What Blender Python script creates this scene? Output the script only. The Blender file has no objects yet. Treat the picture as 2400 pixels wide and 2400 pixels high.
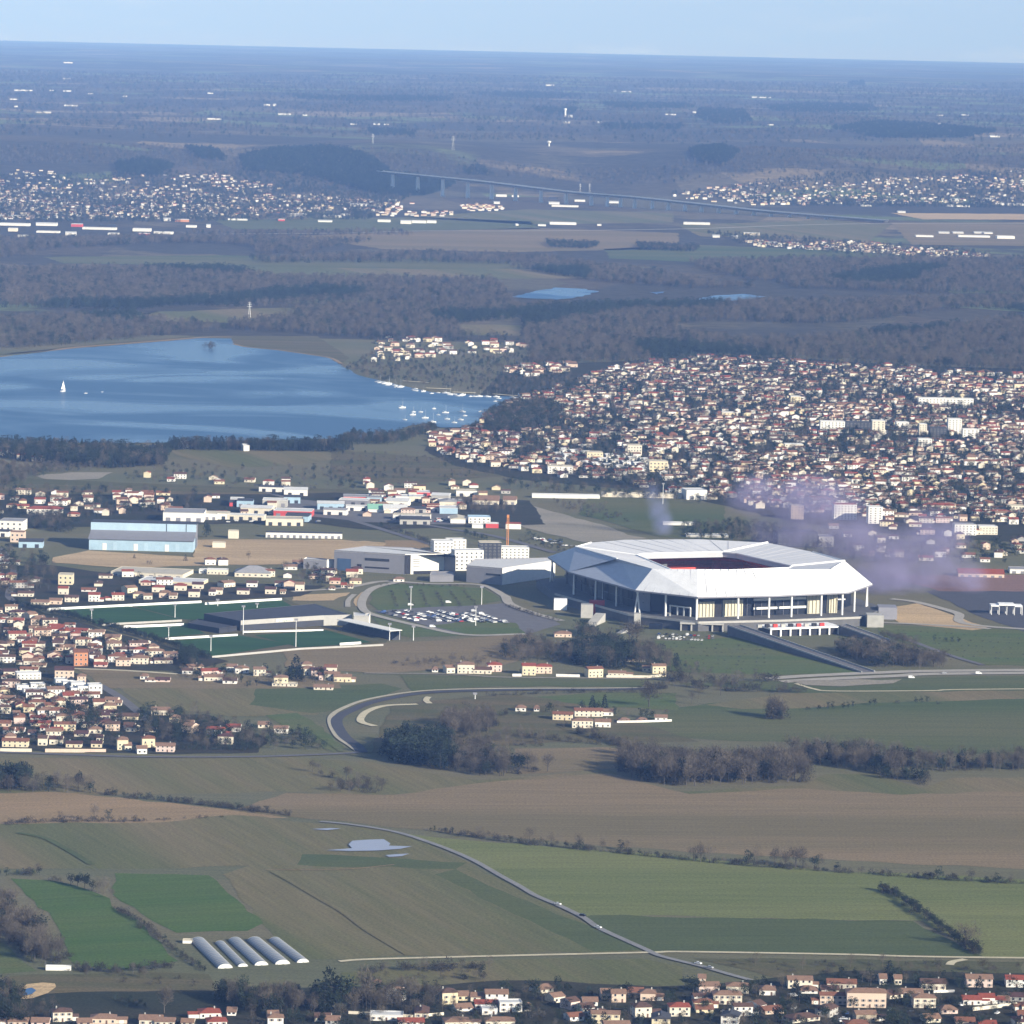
import bpy, bmesh, math, random
import numpy as np
from mathutils import Vector, Matrix

# ------------------------------------------------------------------ scene, camera, light
scene = bpy.context.scene
FPX, CAMH, ROLL, CY = 10800.0, 555.0, math.radians(1.265), 1.0     # focal in photo pixels (2400 wide), camera height
PITCH = math.atan((1200 - CY) / FPX)
cam_data = bpy.data.cameras.new('camera'); cam = bpy.data.objects.new('camera', cam_data)
scene.collection.objects.link(cam)
cam_data.sensor_width = 36.0; cam_data.lens = 36.0 * FPX / 2400.0
cam_data.clip_start = 5.0; cam_data.clip_end = 300000.0
CROT = Matrix.Rotation(math.pi / 2 - PITCH, 3, 'X') @ Matrix.Rotation(ROLL, 3, 'Z')
cam.matrix_world = Matrix.Translation((0, 0, CAMH)) @ CROT.to_4x4()
scene.camera = cam

SUN_EL, SUN_AZ = math.radians(21.0), math.atan2(0.75, -0.66)        # direction towards the sun: x = sin, y = cos
sun_dir = Vector((math.sin(SUN_AZ) * math.cos(SUN_EL), math.cos(SUN_AZ) * math.cos(SUN_EL), math.sin(SUN_EL)))
world = bpy.data.worlds.new('World'); scene.world = world; world.use_nodes = True
wn, wl = world.node_tree.nodes, world.node_tree.links
for n in list(wn): wn.remove(n)
w_out = wn.new('ShaderNodeOutputWorld'); w_bg = wn.new('ShaderNodeBackground'); w_sky = wn.new('ShaderNodeTexSky')
w_sky.sky_type = 'NISHITA'; w_sky.sun_disc = False; w_sky.sun_elevation = SUN_EL; w_sky.sun_rotation = SUN_AZ
w_sky.altitude = 200; w_sky.air_density = 1.0; w_sky.dust_density = 0.0; w_sky.ozone_density = 5.0
w_bg.inputs['Strength'].default_value = 0.066
# thin clouds all over the sky
w_tc = wn.new('ShaderNodeTexCoord'); w_map = wn.new('ShaderNodeMapping'); w_map.inputs['Scale'].default_value = (1, 1, 6)
w_ns = wn.new('ShaderNodeTexNoise'); w_ns.inputs['Scale'].default_value = 30; w_ns.inputs['Detail'].default_value = 7; w_ns.inputs['Roughness'].default_value = 0.6
w_rp = wn.new('ShaderNodeValToRGB'); w_rp.color_ramp.elements[0].position = 0.52; w_rp.color_ramp.elements[1].position = 0.72
w_rp.color_ramp.elements[1].color = (0.75, 0.75, 0.75, 1)
w_mx = wn.new('ShaderNodeMix'); w_mx.data_type = 'RGBA'; w_mx.inputs[7].default_value = (12.0, 13.0, 15.5, 1)
wl.new(w_tc.outputs['Generated'], w_map.inputs['Vector']); wl.new(w_map.outputs[0], w_ns.inputs['Vector'])
wl.new(w_ns.outputs['Fac'], w_rp.inputs['Fac']); wl.new(w_rp.outputs['Color'], w_mx.inputs[0])
wl.new(w_sky.outputs['Color'], w_mx.inputs[6]); wl.new(w_mx.outputs[2], w_bg.inputs['Color']); wl.new(w_bg.outputs[0], w_out.inputs[0])

sun_data = bpy.data.lights.new('sun', 'SUN'); sun_data.energy = 5.0; sun_data.angle = math.radians(0.5); sun_data.color = (1.0, 0.93, 0.80)
sun = bpy.data.objects.new('sun', sun_data); scene.collection.objects.link(sun)
sun.rotation_euler = sun_dir.to_track_quat('Z', 'Y').to_euler(); sun.location = (0, 0, 2000)

vs = scene.view_settings
vs.view_transform = 'Standard'; vs.look = 'None'; vs.exposure = 0.62; vs.gamma = 1.0; vs.use_curve_mapping = False
scene.cycles.max_bounces = 5; scene.cycles.diffuse_bounces = 2; scene.cycles.glossy_bounces = 2
scene.cycles.transmission_bounces = 3; scene.cycles.transparent_max_bounces = 8; scene.cycles.volume_bounces = 0

rng = random.Random(7); nrng = np.random.default_rng(11)

# ------------------------------------------------------------------ pixels of the photograph -> directions -> places
def frame(ox, oy, s): return lambda x, y: (ox + x / s, oy + y / s)
f_ = frame(0, 0, 1932 / 2400.)
a1, a2, a3 = frame(0, 0, 2.415), frame(800, 0, 2.415), frame(1600, 0, 2.415)
a4, a5, a6 = frame(0, 600, 2.415), frame(800, 600, 2.415), frame(1600, 600, 2.415)
c1, c2, c3, c4 = frame(0, 1100, 2.415), frame(700, 1150, 3.22), frame(1200, 1200, 3.22), frame(1600, 1100, 2.415)
c5, c6, c7, c8 = frame(0, 1700, 2.415), frame(800, 1500, 2.415), frame(1600, 1600, 2.415), frame(800, 2000, 1.2075)
d1, d3, d4 = frame(1400, 1240, 2.76), frame(0, 1420, 4.2933), frame(0, 1130, 3.864)
d5, d6, d7, d8 = frame(800, 2230, 2.415), frame(1600, 2230, 2.415), frame(0, 2230, 2.415), frame(900, 1130, 2.415)

def smooth(a, b, t):
    t = min(1.0, max(0.0, (t - a) / (b - a))); return t * t * (3 - 2 * t)
Y0 = 12950.0
def terrain(x, y):
    """flat plain, then the long wooded scarp, then the plateau falling away with the earth's curve"""
    if y < Y0 - 500: return 0.0
    foot = Y0 + 260 * math.sin(x / 640.0 + 0.6) + 150 * math.sin(x / 250.0 + 2)
    z = 92 * smooth(foot, foot + 1500, y) + 14 * math.sin(x / 230.0 + 1.1 * math.sin(x / 610.0) + y / 900.0) * smooth(foot + 150, foot + 700, y) * (1 - smooth(foot + 1500, foot + 2600, y)) + 9 * math.sin(x / 900.0 + y / 1500.0) * smooth(foot + 900, foot + 3000, y)
    return z - max(0.0, (y * y - 13300.0 ** 2)) / 1.46e7
def ray(x, y): return CROT @ Vector(((x - 1200) / FPX, (1200 - y) / FPX, -1.0))
def G(x, y, z=None):
    """the place on the ground (or at height z) that the photograph shows at pixel x, y"""
    d = ray(x, y)
    if z is None:
        t = -CAMH / d.z
        if t * d.y > Y0 - 600 or d.z >= 0:
            t = (Y0 - 650) / d.y; step = 40.0
            while t * d.y < 80000:
                if CAMH + d.z * t <= terrain(d.x * t, d.y * t): break
                t += step; step = max(40.0, t * 0.004)
            return Vector((d.x * t, d.y * t, terrain(d.x * t, d.y * t)))
        return Vector((d.x * t, d.y * t, 0.0))
    t = (z - CAMH) / d.z
    return Vector((d.x * t, d.y * t, z))
def GP(p, z=None): return G(p[0], p[1], z)
def ppm(p): return FPX / p.y                    # photo pixels per metre at a place

# ------------------------------------------------------------------ materials
def lin(c):
    if isinstance(c, (int, float)): c = (c, c, c)
    return tuple(((v / 255.) / 12.92 if v <= 10 else ((v / 255. + 0.055) / 1.055) ** 2.4) for v in c)
MATS = {}
def mat(name, col, rough=0.85, var=0.12, scale=0.5, col2=None, scale2=None, metal=0.0, spec=0.25, rnd=0.0, stretch=None, fine=None, bump=0.0):
    """procedural paint: a base colour broken up by noise in world space, optionally mixed with a second colour in large patches"""
    if name in MATS: return MATS[name]
    m = bpy.data.materials.new(name); m.use_nodes = True; N, L = m.node_tree.nodes, m.node_tree.links
    b = N['Principled BSDF']; b.inputs['Roughness'].default_value = rough; b.inputs['Metallic'].default_value = metal
    b.inputs['Specular IOR Level'].default_value = spec
    geo = N.new('ShaderNodeNewGeometry'); mp = N.new('ShaderNodeMapping'); L.new(geo.outputs['Position'], mp.inputs['Vector'])
    if stretch: mp.vector_type = 'TEXTURE'; mp.inputs['Rotation'].default_value = (0, 0, stretch[0]); mp.inputs['Scale'].default_value = (1 / stretch[1], 1 / stretch[2], 1)
    cur = None
    if col2 is not None:
        n2 = N.new('ShaderNodeTexNoise'); n2.inputs['Scale'].default_value = scale2 or scale * 0.1; n2.inputs['Detail'].default_value = 5
        n2.inputs['Roughness'].default_value = 0.6
        L.new(mp.outputs[0], n2.inputs['Vector'])
        rp = N.new('ShaderNodeValToRGB'); rp.color_ramp.elements[0].position = 0.38; rp.color_ramp.elements[1].position = 0.62
        L.new(n2.outputs['Fac'], rp.inputs['Fac'])
        rp.color_ramp.elements[0].color = (*col, 1); rp.color_ramp.elements[1].color = (*col2, 1); cur = rp.outputs['Color']
    def modulate(cur, facout, lo, hi):
        mr = N.new('ShaderNodeMapRange'); mr.inputs[1].default_value = 0.3; mr.inputs[2].default_value = 0.7
        mr.inputs[3].default_value = lo; mr.inputs[4].default_value = hi; L.new(facout, mr.inputs[0])
        mx = N.new('ShaderNodeMix'); mx.data_type = 'RGBA'; mx.blend_type = 'MULTIPLY'; mx.inputs[0].default_value = 1.0
        if cur is None: mx.inputs[6].default_value = (*col, 1)
        else: L.new(cur, mx.inputs[6])
        L.new(mr.outputs[0], mx.inputs[7]); return mx.outputs[2]
    if var:
        n1 = N.new('ShaderNodeTexNoise'); n1.inputs['Scale'].default_value = scale; n1.inputs['Detail'].default_value = 4
        n1.inputs['Roughness'].default_value = 0.65
        L.new(mp.outputs[0], n1.inputs['Vector']); cur = modulate(cur, n1.outputs['Fac'], 1 - var, 1 + var)
    if fine:
        n3 = N.new('ShaderNodeTexNoise'); n3.inputs['Scale'].default_value = fine[0]; n3.inputs['Detail'].default_value = 2
        L.new(geo.outputs['Position'], n3.inputs['Vector']); cur = modulate(cur, n3.outputs['Fac'], 1 - fine[1], 1 + fine[1])
    if rnd:
        oi = N.new('ShaderNodeObjectInfo'); mr = N.new('ShaderNodeMapRange'); mr.inputs[3].default_value = 1 - rnd; mr.inputs[4].default_value = 1 + rnd
        L.new(oi.outputs['Random'], mr.inputs[0]); mx = N.new('ShaderNodeMix'); mx.data_type = 'RGBA'; mx.blend_type = 'MULTIPLY'; mx.inputs[0].default_value = 1
        if cur is None: mx.inputs[6].default_value = (*col, 1)
        else: L.new(cur, mx.inputs[6])
        L.new(mr.outputs[0], mx.inputs[7]); cur = mx.outputs[2]
    if cur is None: b.inputs['Base Color'].default_value = (*col, 1)
    else: L.new(cur, b.inputs['Base Color'])
    if bump:
        nb = N.new('ShaderNodeTexNoise'); nb.inputs['Scale'].default_value = bump; nb.inputs['Detail'].default_value = 3
        bp = N.new('ShaderNodeBump'); bp.inputs['Strength'].default_value = 0.5; bp.inputs['Distance'].default_value = 0.3
        L.new(geo.outputs['Position'], nb.inputs['Vector']); L.new(nb.outputs['Fac'], bp.inputs['Height']); L.new(bp.outputs[0], b.inputs['Normal'])
    MATS[name] = m; return m
def glass(name, col=(0.03, 0.05, 0.07), rough=0.12):
    return mat(name, col, rough=rough, var=0.1, scale=0.3, spec=0.5)

# ------------------------------------------------------------------ mesh helpers
class MB:
    def __init__(s): s.v = []; s.f = []; s.m = []
    def add(s, vs, fs, m=0):
        o = len(s.v); s.v += [tuple(v) for v in vs]; s.f += [tuple(o + i for i in f) for f in fs]; s.m += [m] * len(fs); return s
    def box(s, x0, x1, y0, y1, z0, z1, m=0, bottom=True):
        v = [(x0, y0, z0), (x1, y0, z0), (x1, y1, z0), (x0, y1, z0), (x0, y0, z1), (x1, y0, z1), (x1, y1, z1), (x0, y1, z1)]
        f = [(4, 5, 6, 7), (0, 1, 5, 4), (1, 2, 6, 5), (2, 3, 7, 6), (3, 0, 4, 7)] + ([(3, 2, 1, 0)] if bottom else [])
        return s.add(v, f, m)
    def prism(s, poly, z0, z1, m=0, mside=None):
        n = len(poly); v = [(p[0], p[1], z0) for p in poly] + [(p[0], p[1], z1) for p in poly]
        s.add(v, [tuple(range(n, 2 * n)), tuple(reversed(range(n)))], m)
        o = len(s.v) - 2 * n
        for i in range(n):
            j = (i + 1) % n; s.f.append((o + i, o + j, o + n + j, o + n + i)); s.m.append(m if mside is None else mside)
        return s
    def tube(s, pts, rad, n=6, m=0, cap=True):
        pts = [Vector(p) for p in pts]; rings = []
        for i, p in enumerate(pts):
            t = (pts[min(i + 1, len(pts) - 1)] - pts[max(i - 1, 0)]).normalized()
            u = t.cross(Vector((0.31, 0.9, 0.17))).normalized(); w = t.cross(u)
            r = rad[i] if isinstance(rad, (list, tuple)) else rad
            rings.append([p + (u * math.cos(a) + w * math.sin(a)) * r for a in [2 * math.pi * k / n for k in range(n)]])
        o = len(s.v); s.v += [tuple(v) for r in rings for v in r]
        for i in range(len(pts) - 1):
            for k in range(n):
                k2 = (k + 1) % n; s.f.append((o + i * n + k, o + i * n + k2, o + (i + 1) * n + k2, o + (i + 1) * n + k)); s.m.append(m)
        if cap: s.f.append(tuple(o + (len(pts) - 1) * n + k for k in range(n))); s.m.append(m)
        return s
    def mesh(s, name, mats):
        me = bpy.data.meshes.new(name); me.from_pydata(s.v, [], s.f)
        for m in (mats if isinstance(mats, (list, tuple)) else [mats]): me.materials.append(m)
        if any(s.m): me.polygons.foreach_set('material_index', s.m)
        me.update(); return me
    def build(s, name, mats, parent=None, loc=(0, 0, 0), rz=0): return link(name, s.mesh(name, mats), parent, loc, rz)
def link(name, me, parent=None, loc=(0, 0, 0), rz=0):
    o = bpy.data.objects.new(name, me); scene.collection.objects.link(o)
    if parent: o.parent = parent
    o.location = loc; o.rotation_euler = (0, 0, rz); return o
def tag(o, label=None, cat=None, group=None, kind=None):
    if label: o['label'] = label
    if cat: o['category'] = cat
    if group: o['group'] = group
    if kind: o['kind'] = kind
    return o
def thing(name, label, cat, loc=(0, 0, 0), rz=0, group=None):
    return tag(link(name, None, None, loc, rz), label, cat, group)
def mesh_np(name, verts, faces, mats, midx=None):
    """fast mesh from arrays; faces all of one length"""
    verts = np.asarray(verts, np.float32); faces = np.asarray(faces, np.int32); k = faces.shape[1]
    me = bpy.data.meshes.new(name); me.vertices.add(len(verts)); me.vertices.foreach_set('co', verts.ravel())
    me.loops.add(faces.size); me.loops.foreach_set('vertex_index', faces.ravel())
    me.polygons.add(len(faces)); me.polygons.foreach_set('loop_start', np.arange(0, faces.size, k, dtype=np.int32))
    for m in (mats if isinstance(mats, (list, tuple)) else [mats]): me.materials.append(m)
    if midx is not None: me.polygons.foreach_set('material_index', np.asarray(midx, np.int32))
    me.update(calc_edges=True); return me

# ------------------------------------------------------------------ ground sheets
def rough_outline(pts, step=18.0, jit=1.2):
    out = []
    for i, p in enumerate(pts):
        q = pts[(i + 1) % len(pts)]; d = (q - p).length; n = max(1, min(60, int(d / step)))
        for k in range(n):
            w = p.lerp(q, k / n); j = jit if k else 0
            out.append(Vector((w.x + rng.uniform(-j, j), w.y + rng.uniform(-j, j) * 2, w.z)))
    return out
LAYER = [0]
def sheet(name, pix, m, z=None, jit=2.0):
    """a flat patch of ground (field, lawn, car park) given by its outline in the photograph"""
    LAYER[0] += 1
    if z is None: z = 0.10 + 0.004 * LAYER[0]
    pix = [(p[0] + 620 if p[0] > 2440 else (p[0] - 620 if p[0] < -30 else p[0]), p[1]) for p in pix]      # land goes on beyond the frame
    pts = [GP(p, 0.0) for p in pix]
    pts = rough_outline(pts, jit=jit)
    if sum(a.x * b.y - b.x * a.y for a, b in zip(pts, pts[1:] + pts[:1])) < 0: pts.reverse()
    mb = MB(); mb.add([(p.x, p.y, z) for p in pts], [tuple(range(len(pts)))])
    return tag(mb.build(name, m), kind='structure')
def catmull(pts, n=8):
    P = [pts[0] * 2 - pts[1]] + list(pts) + [pts[-1] * 2 - pts[-2]]; out = []
    for i in range(1, len(P) - 2):
        for k in range(n):
            t = k / n; a, b, c, d = P[i - 1], P[i], P[i + 1], P[i + 2]
            out.append(0.5 * ((2 * b) + (c - a) * t + (2 * a - 5 * b + 4 * c - d) * t * t + (3 * b - a - 3 * c + d) * t ** 3))
    out.append(P[-2]); return out
def ribbon(name, pix, width, m, z=0.6, n=8, z1=None, kind='structure'):
    pix = [(p[0] + 620 if p[0] > 2440 else (p[0] - 620 if p[0] < -30 else p[0]), p[1]) for p in pix]
    pts = catmull([GP(p, 0.0) for p in pix], n); mb = MB(); v = []; f = []
    for i, p in enumerate(pts):
        t = (pts[min(i + 1, len(pts) - 1)] - pts[max(i - 1, 0)]); t.z = 0; t.normalize(); nn = Vector((-t.y, t.x, 0))
        zz = z if z1 is None else z + (z1 - z) * i / (len(pts) - 1)
        v += [(p.x + nn.x * width / 2, p.y + nn.y * width / 2, zz), (p.x - nn.x * width / 2, p.y - nn.y * width / 2, zz)]
        if i: f.append((2 * i - 2, 2 * i - 1, 2 * i + 1, 2 * i))
    mb.add(v, f); return tag(mb.build(name, m), kind=kind), pts
def in_poly(px, py, poly):
    ins = np.zeros(len(px), bool); n = len(poly)
    for i in range(n):
        x1, y1 = poly[i]; x2, y2 = poly[(i + 1) % n]
        c = ((y1 > py) != (y2 > py)) & (px < (x2 - x1) * (py - y1) / (y2 - y1 + 1e-12) + x1); ins ^= c
    return ins
def fill(pix, sx, sy=None, ang=0.0, jit=0.35, keep=1.0):
    """jittered grid of places inside an outline of the photograph"""
    sy = sy or sx; poly = np.array([GP(p)[:2] for p in pix]); ca, sa = math.cos(ang), math.sin(ang)
    R = np.array([[ca, sa], [-sa, ca]]); q = poly @ R.T
    gx, gy = np.meshgrid(np.arange(q[:, 0].min(), q[:, 0].max(), sx), np.arange(q[:, 1].min(), q[:, 1].max(), sy))
    p = np.stack([gx.ravel(), gy.ravel()], 1); p += nrng.uniform(-jit, jit, p.shape) * [sx, sy]; p = p @ R
    p = p[in_poly(p[:, 0], p[:, 1], poly)]
    return p[nrng.random(len(p)) < keep]
# ------------------------------------------------------------------ materials of the land
def field_mat(name, c, c2=None, ang=0.0, var=0.13, patch=0.012, fine=0.2):
    return mat(name, lin(c), rough=0.95, var=var, scale=0.22, col2=lin(c2) if c2 else None, scale2=patch, spec=0.1,
               stretch=(ang, 0.05, 1.0), fine=(0.55, fine))
M_base = field_mat('rough_grass', (112, 106, 82), (98, 100, 74), patch=0.006)
M_brown = field_mat('bare_soil', (131, 115, 89), (114, 104, 77), ang=0.1, patch=0.008)
M_tan = field_mat('stubble', (148, 126, 96), (136, 118, 88), ang=0.3)
M_olive = field_mat('olive_meadow', (122, 110, 82), (96, 99, 64), ang=-1.2)
M_light = field_mat('young_crop', (117, 120, 75), (102, 110, 65), ang=0.1)
M_dark = field_mat('winter_wheat', (80, 90, 56), (88, 94, 58), ang=0.1)
M_green = field_mat('bright_pasture', (72, 96, 44), (88, 102, 54), ang=0.4)
M_deep = field_mat('deep_green_crop', (78, 90, 54), (102, 100, 68), ang=0.1, patch=0.004)
M_lawn = field_mat('mown_lawn', (84, 98, 56), (96, 100, 62), ang=0.1, patch=0.02)
M_turf = field_mat('sports_turf', (46, 76, 42), (54, 86, 46), ang=0.0, patch=0.03, fine=0.08)
M_sand = field_mat('sandy_earth', (190, 164, 126), (170, 148, 116))
M_earth = field_mat('building_earth', (166, 144, 112), (186, 162, 128), patch=0.02)
M_scrub = field_mat('scrub_floor', (104, 94, 70), (84, 86, 58), patch=0.02)
M_pale = field_mat('pale_gravel', (150, 142, 128), (140, 134, 120), patch=0.02)
M_asph = mat('asphalt', lin((104, 102, 104)), 0.9, 0.12, 0.1, fine=(0.6, 0.1))
M_asphd = mat('new_asphalt', lin((74, 74, 80)), 0.9, 0.1, 0.1, fine=(0.6, 0.1))
M_conc = mat('road_concrete', lin((164, 158, 148)), 0.9, 0.1, 0.08, fine=(0.4, 0.08))
M_track = mat('limestone_track', lin((196, 186, 158)), 0.95, 0.12, 0.08, fine=(0.5, 0.1))
M_verge = mat('verge_gravel', lin((176, 168, 148)), 0.95, 0.12, 0.08, fine=(0.5, 0.1))
M_town = field_mat('garden_ground', (62, 58, 48), (50, 54, 40), patch=0.03, fine=0.3)
M_wood = field_mat('wood_floor', (84, 72, 64), (74, 68, 60), patch=0.01)

# the plain, the scarp and the plateau in one sheet
def ground_material():
    m = bpy.data.materials.new('countryside'); m.use_nodes = True; N, L = m.node_tree.nodes, m.node_tree.links
    b = N['Principled BSDF']; b.inputs['Roughness'].default_value = 0.95; b.inputs['Specular IOR Level'].default_value = 0.1
    geo = N.new('ShaderNodeNewGeometry')
    def vor(scale, ang, sx, sy):
        mp = N.new('ShaderNodeMapping'); mp.inputs['Rotation'].default_value = (0, 0, ang); mp.inputs['Scale'].default_value = (sx, sy, 0)
        L.new(geo.outputs['Position'], mp.inputs['Vector'])
        v = N.new('ShaderNodeTexVoronoi'); v.inputs['Scale'].default_value = scale; v.inputs['Randomness'].default_value = 0.9
        L.new(mp.outputs[0], v.inputs['Vector']); return v
    v = vor(0.0028, 0.25, 1.0, 0.55)
    sp = N.new('ShaderNodeSeparateColor'); L.new(v.outputs['Color'], sp.inputs[0])
    rp = N.new('ShaderNodeValToRGB'); rp.color_ramp.interpolation = 'CONSTANT'
    cols = [(0.0, (106, 100, 80)), (0.16, (98, 88, 72)), (0.34, (112, 122, 80)), (0.46, (116, 106, 84)), (0.6, (86, 80, 66)), (0.7, (116, 124, 82)), (0.8, (94, 86, 70)), (0.9, (146, 130, 100))]
    el = rp.color_ramp.elements
    while len(el) < len(cols): el.new(0.5)
    for e, (p, c) in zip(el, cols): e.position = p; e.color = (*lin(c), 1)
    L.new(sp.outputs[0], rp.inputs['Fac'])
    # broad woods and heaths laid over the fields
    n = N.new('ShaderNodeTexNoise'); n.inputs['Scale'].default_value = 0.0009; n.inputs['Detail'].default_value = 8; n.inputs['Roughness'].default_value = 0.62
    L.new(geo.outputs['Position'], n.inputs['Vector'])
    r2 = N.new('ShaderNodeValToRGB'); r2.color_ramp.elements[0].position = 0.47; r2.color_ramp.elements[1].position = 0.53
    L.new(n.outputs['Fac'], r2.inputs['Fac'])
    mx = N.new('ShaderNodeMix'); mx.data_type = 'RGBA'; mx.inputs[7].default_value = (*lin((78, 74, 64)), 1)
    L.new(r2.outputs['Color'], mx.inputs[0]); L.new(rp.outputs['Color'], mx.inputs[6])
    n3 = N.new('ShaderNodeTexNoise'); n3.inputs['Scale'].default_value = 0.03; n3.inputs['Detail'].default_value = 5; n3.inputs['Roughness'].default_value = 0.7
    L.new(geo.outputs['Position'], n3.inputs['Vector'])
    mr = N.new('ShaderNodeMapRange'); mr.inputs[1].default_value = 0.3; mr.inputs[2].default_value = 0.7; mr.inputs[3].default_value = 0.52; mr.inputs[4].default_value = 1.08
    L.new(n3.outputs['Fac'], mr.inputs[0])
    m2 = N.new('ShaderNodeMix'); m2.data_type = 'RGBA'; m2.blend_type = 'MULTIPLY'; m2.inputs[0].default_value = 1
    L.new(mx.outputs[2], m2.inputs[6]); L.new(mr.outputs[0], m2.inputs[7]); L.new(m2.outputs[2], b.inputs['Base Color'])
    return m
M_country = ground_material()
ys = [-600, 600] + list(np.arange(1500, 12001, 1500)) + list(np.arange(12300, 15601, 75)) + list(np.geomspace(15900, 96000, 90))
NX = 71; gv = []; gf = []
for r, y in enumerate(ys):
    hw = 1500 + 0.42 * max(0, y)
    for k in range(NX):
        x = hw * (2 * k / (NX - 1) - 1); gv.append((x, y, terrain(x, y)))
        if r and k: a = r * NX + k; gf.append((a - NX - 1, a - NX, a, a - 1))
gme = mesh_np('ground', gv, gf, [M_country, M_base])
mi = np.array([1 if f[2] < NX * 7 else 0 for f in gf], np.int32); gme.polygons.foreach_set('material_index', mi)
tag(link('ground', gme), kind='structure')

# ------------------------------------------------------------------ the haze
hz = MB(); hz.box(-60000, 60000, -700, 170000, -700, 900)
hm = bpy.data.materials.new('haze_air'); hm.use_nodes = True
for n in list(hm.node_tree.nodes): hm.node_tree.nodes.remove(n)
ho = hm.node_tree.nodes.new('ShaderNodeOutputMaterial'); hv = hm.node_tree.nodes.new('ShaderNodeVolumePrincipled')
hv.inputs['Color'].default_value = (0.23, 0.43, 1.0, 1); hv.inputs['Absorption Color'].default_value = (0.5, 0.5, 0.5, 1); hv.inputs['Density'].default_value = 3.1e-5; hv.inputs['Anisotropy'].default_value = -0.25
hm.node_tree.links.new(hv.outputs[0], ho.inputs['Volume'])
tag(hz.build('haze', hm), kind='stuff')

ROAD = [c6(*q) for q in [(-120, 1030), (60, 1048), (300, 1088), (480, 1142), (640, 1202), (770, 1262), (900, 1337), (1010, 1397), (1100, 1450)]] + [c8(*q) for q in [(613, 148), (683, 182), (727, 212), (800, 246), (860, 273), (905, 293), (1010, 319), (1090, 342), (1160, 361)]]
# ------------------------------------------------------------------ fields of the foreground
def P(fr, *pts): return [fr(*p) for p in pts]
sheet('field', P(f_, (-60, 1426), (300, 1432), (560, 1428), (700, 1438), (760, 1452), (900, 1472), (1000, 1466), (1150, 1452), (1190, 1480), (1280, 1494), (1520, 1482), (1560, 1460), (1650, 1462), (1740, 1486), (1800, 1468), (2000, 1460), (2000, 1500), (1500, 1500), (1100, 1500), (740, 1502), (540, 1494), (200, 1500), (-60, 1490)), M_olive)
sheet('field', P(f_, (740, 1500), (900, 1478), (1150, 1460), (1300, 1498), (1520, 1488), (1700, 1500), (2000, 1475), (2000, 1668), (1600, 1624), (1300, 1608), (1100, 1592), (850, 1572), (640, 1548), (420, 1534), (540, 1496)), M_brown)
sheet('field', P(c5, (-60, 385), (250, 376), (560, 402), (1250, 472), (1640, 525), (1300, 535), (800, 558), (-60, 562)), M_tan)
sheet('field', P(f_, (-60, 1556), (300, 1552), (440, 1538), (700, 1562), (780, 1578), (900, 1636), (560, 1632), (220, 1640), (-60, 1640)), M_olive)
sheet('field', P(f_, (820, 1580), (1100, 1602), (1300, 1618), (1600, 1646), (2000, 1680), (2000, 1745), (1740, 1738), (1115, 1727)) + ROAD[10:1:-1], M_light)
sheet('field', P(f_, (1115, 1727), (1722, 1738), (1855, 1804), (1240, 1797)) + ROAD[13:9:-1], M_dark)
sheet('field', P(f_, (1680, 1670), (2000, 1690), (2000, 1812), (1858, 1806), (1740, 1738)), M_light)
sheet('field', P(f_, (470, 1634), (880, 1628), (960, 1668), (1060, 1720), (1215, 1794), (700, 1806), (585, 1810), (520, 1772), (420, 1650)), M_olive)
sheet('field', P(f_, (860, 1640), (950, 1682), (1215, 1792), (1120, 1796), (950, 1715), (820, 1650)), M_dark)
sheet('field', P(f_, (570, 1612), (880, 1628), (860, 1640), (560, 1632)), M_dark)
sheet('field', P(c5, (60, 868), (300, 880), (560, 955), (830, 1150), (1010, 1335), (650, 1388), (420, 1350), (300, 1100)), M_green)
sheet('field', P(c5, (650, 838), (1180, 850), (1490, 1120), (1400, 1165), (1000, 1175), (870, 1112), (640, 960)), M_green)
sheet('field', P(c5, (-40, 1205), (60, 1260), (210, 1392), (-40, 1410)), M_lawn)
sheet('field', P(d7, (-40, 150), (200, 130), (700, 120), (1180, 130), (1250, 260), (900, 330), (400, 330), (-40, 330)), M_scrub)
sheet('field', P(d7, (420, 300), (920, 260), (1250, 230), (1380, 320), (1100, 350), (500, 380), (380, 340)), M_lawn)
sheet('field', P(d5, (0, 120), (870, 50), (1700, 40), (1932, 90), (1932, 200), (1300, 190), (700, 240), (0, 240)), M_olive)
sheet('field', P(d6, (60, 40), (500, 40), (1932, 60), (1932, 140), (1200, 150), (520, 150)), M_scrub)
sheet('garden_ground', P(f_, (-60, 1890), (700, 1862), (1000, 1850), (1240, 1862), (1420, 1850), (1600, 1832), (2000, 1842), (2000, 2000), (-60, 2000)), M_town)
# fields of the middle distance
sheet('field', P(f_, (1280, 1335), (1500, 1310), (1932, 1296), (2000, 1296), (2000, 1440), (1700, 1420), (1500, 1400), (1340, 1396), (1150, 1378)), M_deep)
sheet('field', P(f_, (1330, 1330), (1500, 1306), (2000, 1288), (2000, 1306), (1640, 1326), (1560, 1334), (1400, 1338)), M_olive)
sheet('field', P(c6, (980, 615), (1500, 608), (1720, 640), (1530, 730), (1300, 745), (1000, 760)), M_brown)
sheet('field', P(c6, (820, 345), (1400, 300), (1900, 300), (1900, 400), (1500, 380), (880, 390)), M_lawn)
sheet('field', P(c6, (330, 200), (1750, 225), (1700, 268), (900, 262), (400, 290)), M_deep)
sheet('field', P(f_, (740, 1330), (960, 1308), (1100, 1330), (1320, 1400), (1080, 1400), (700, 1420)), M_scrub)
sheet('field', P(c1, (680, 1240), (1932, 1230), (1800, 1390), (1300, 1400), (800, 1330)), M_olive)
sheet('field', P(f_, (490, 1296), (720, 1290), (760, 1300), (640, 1340), (590, 1346), (470, 1330)), M_deep)
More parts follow.
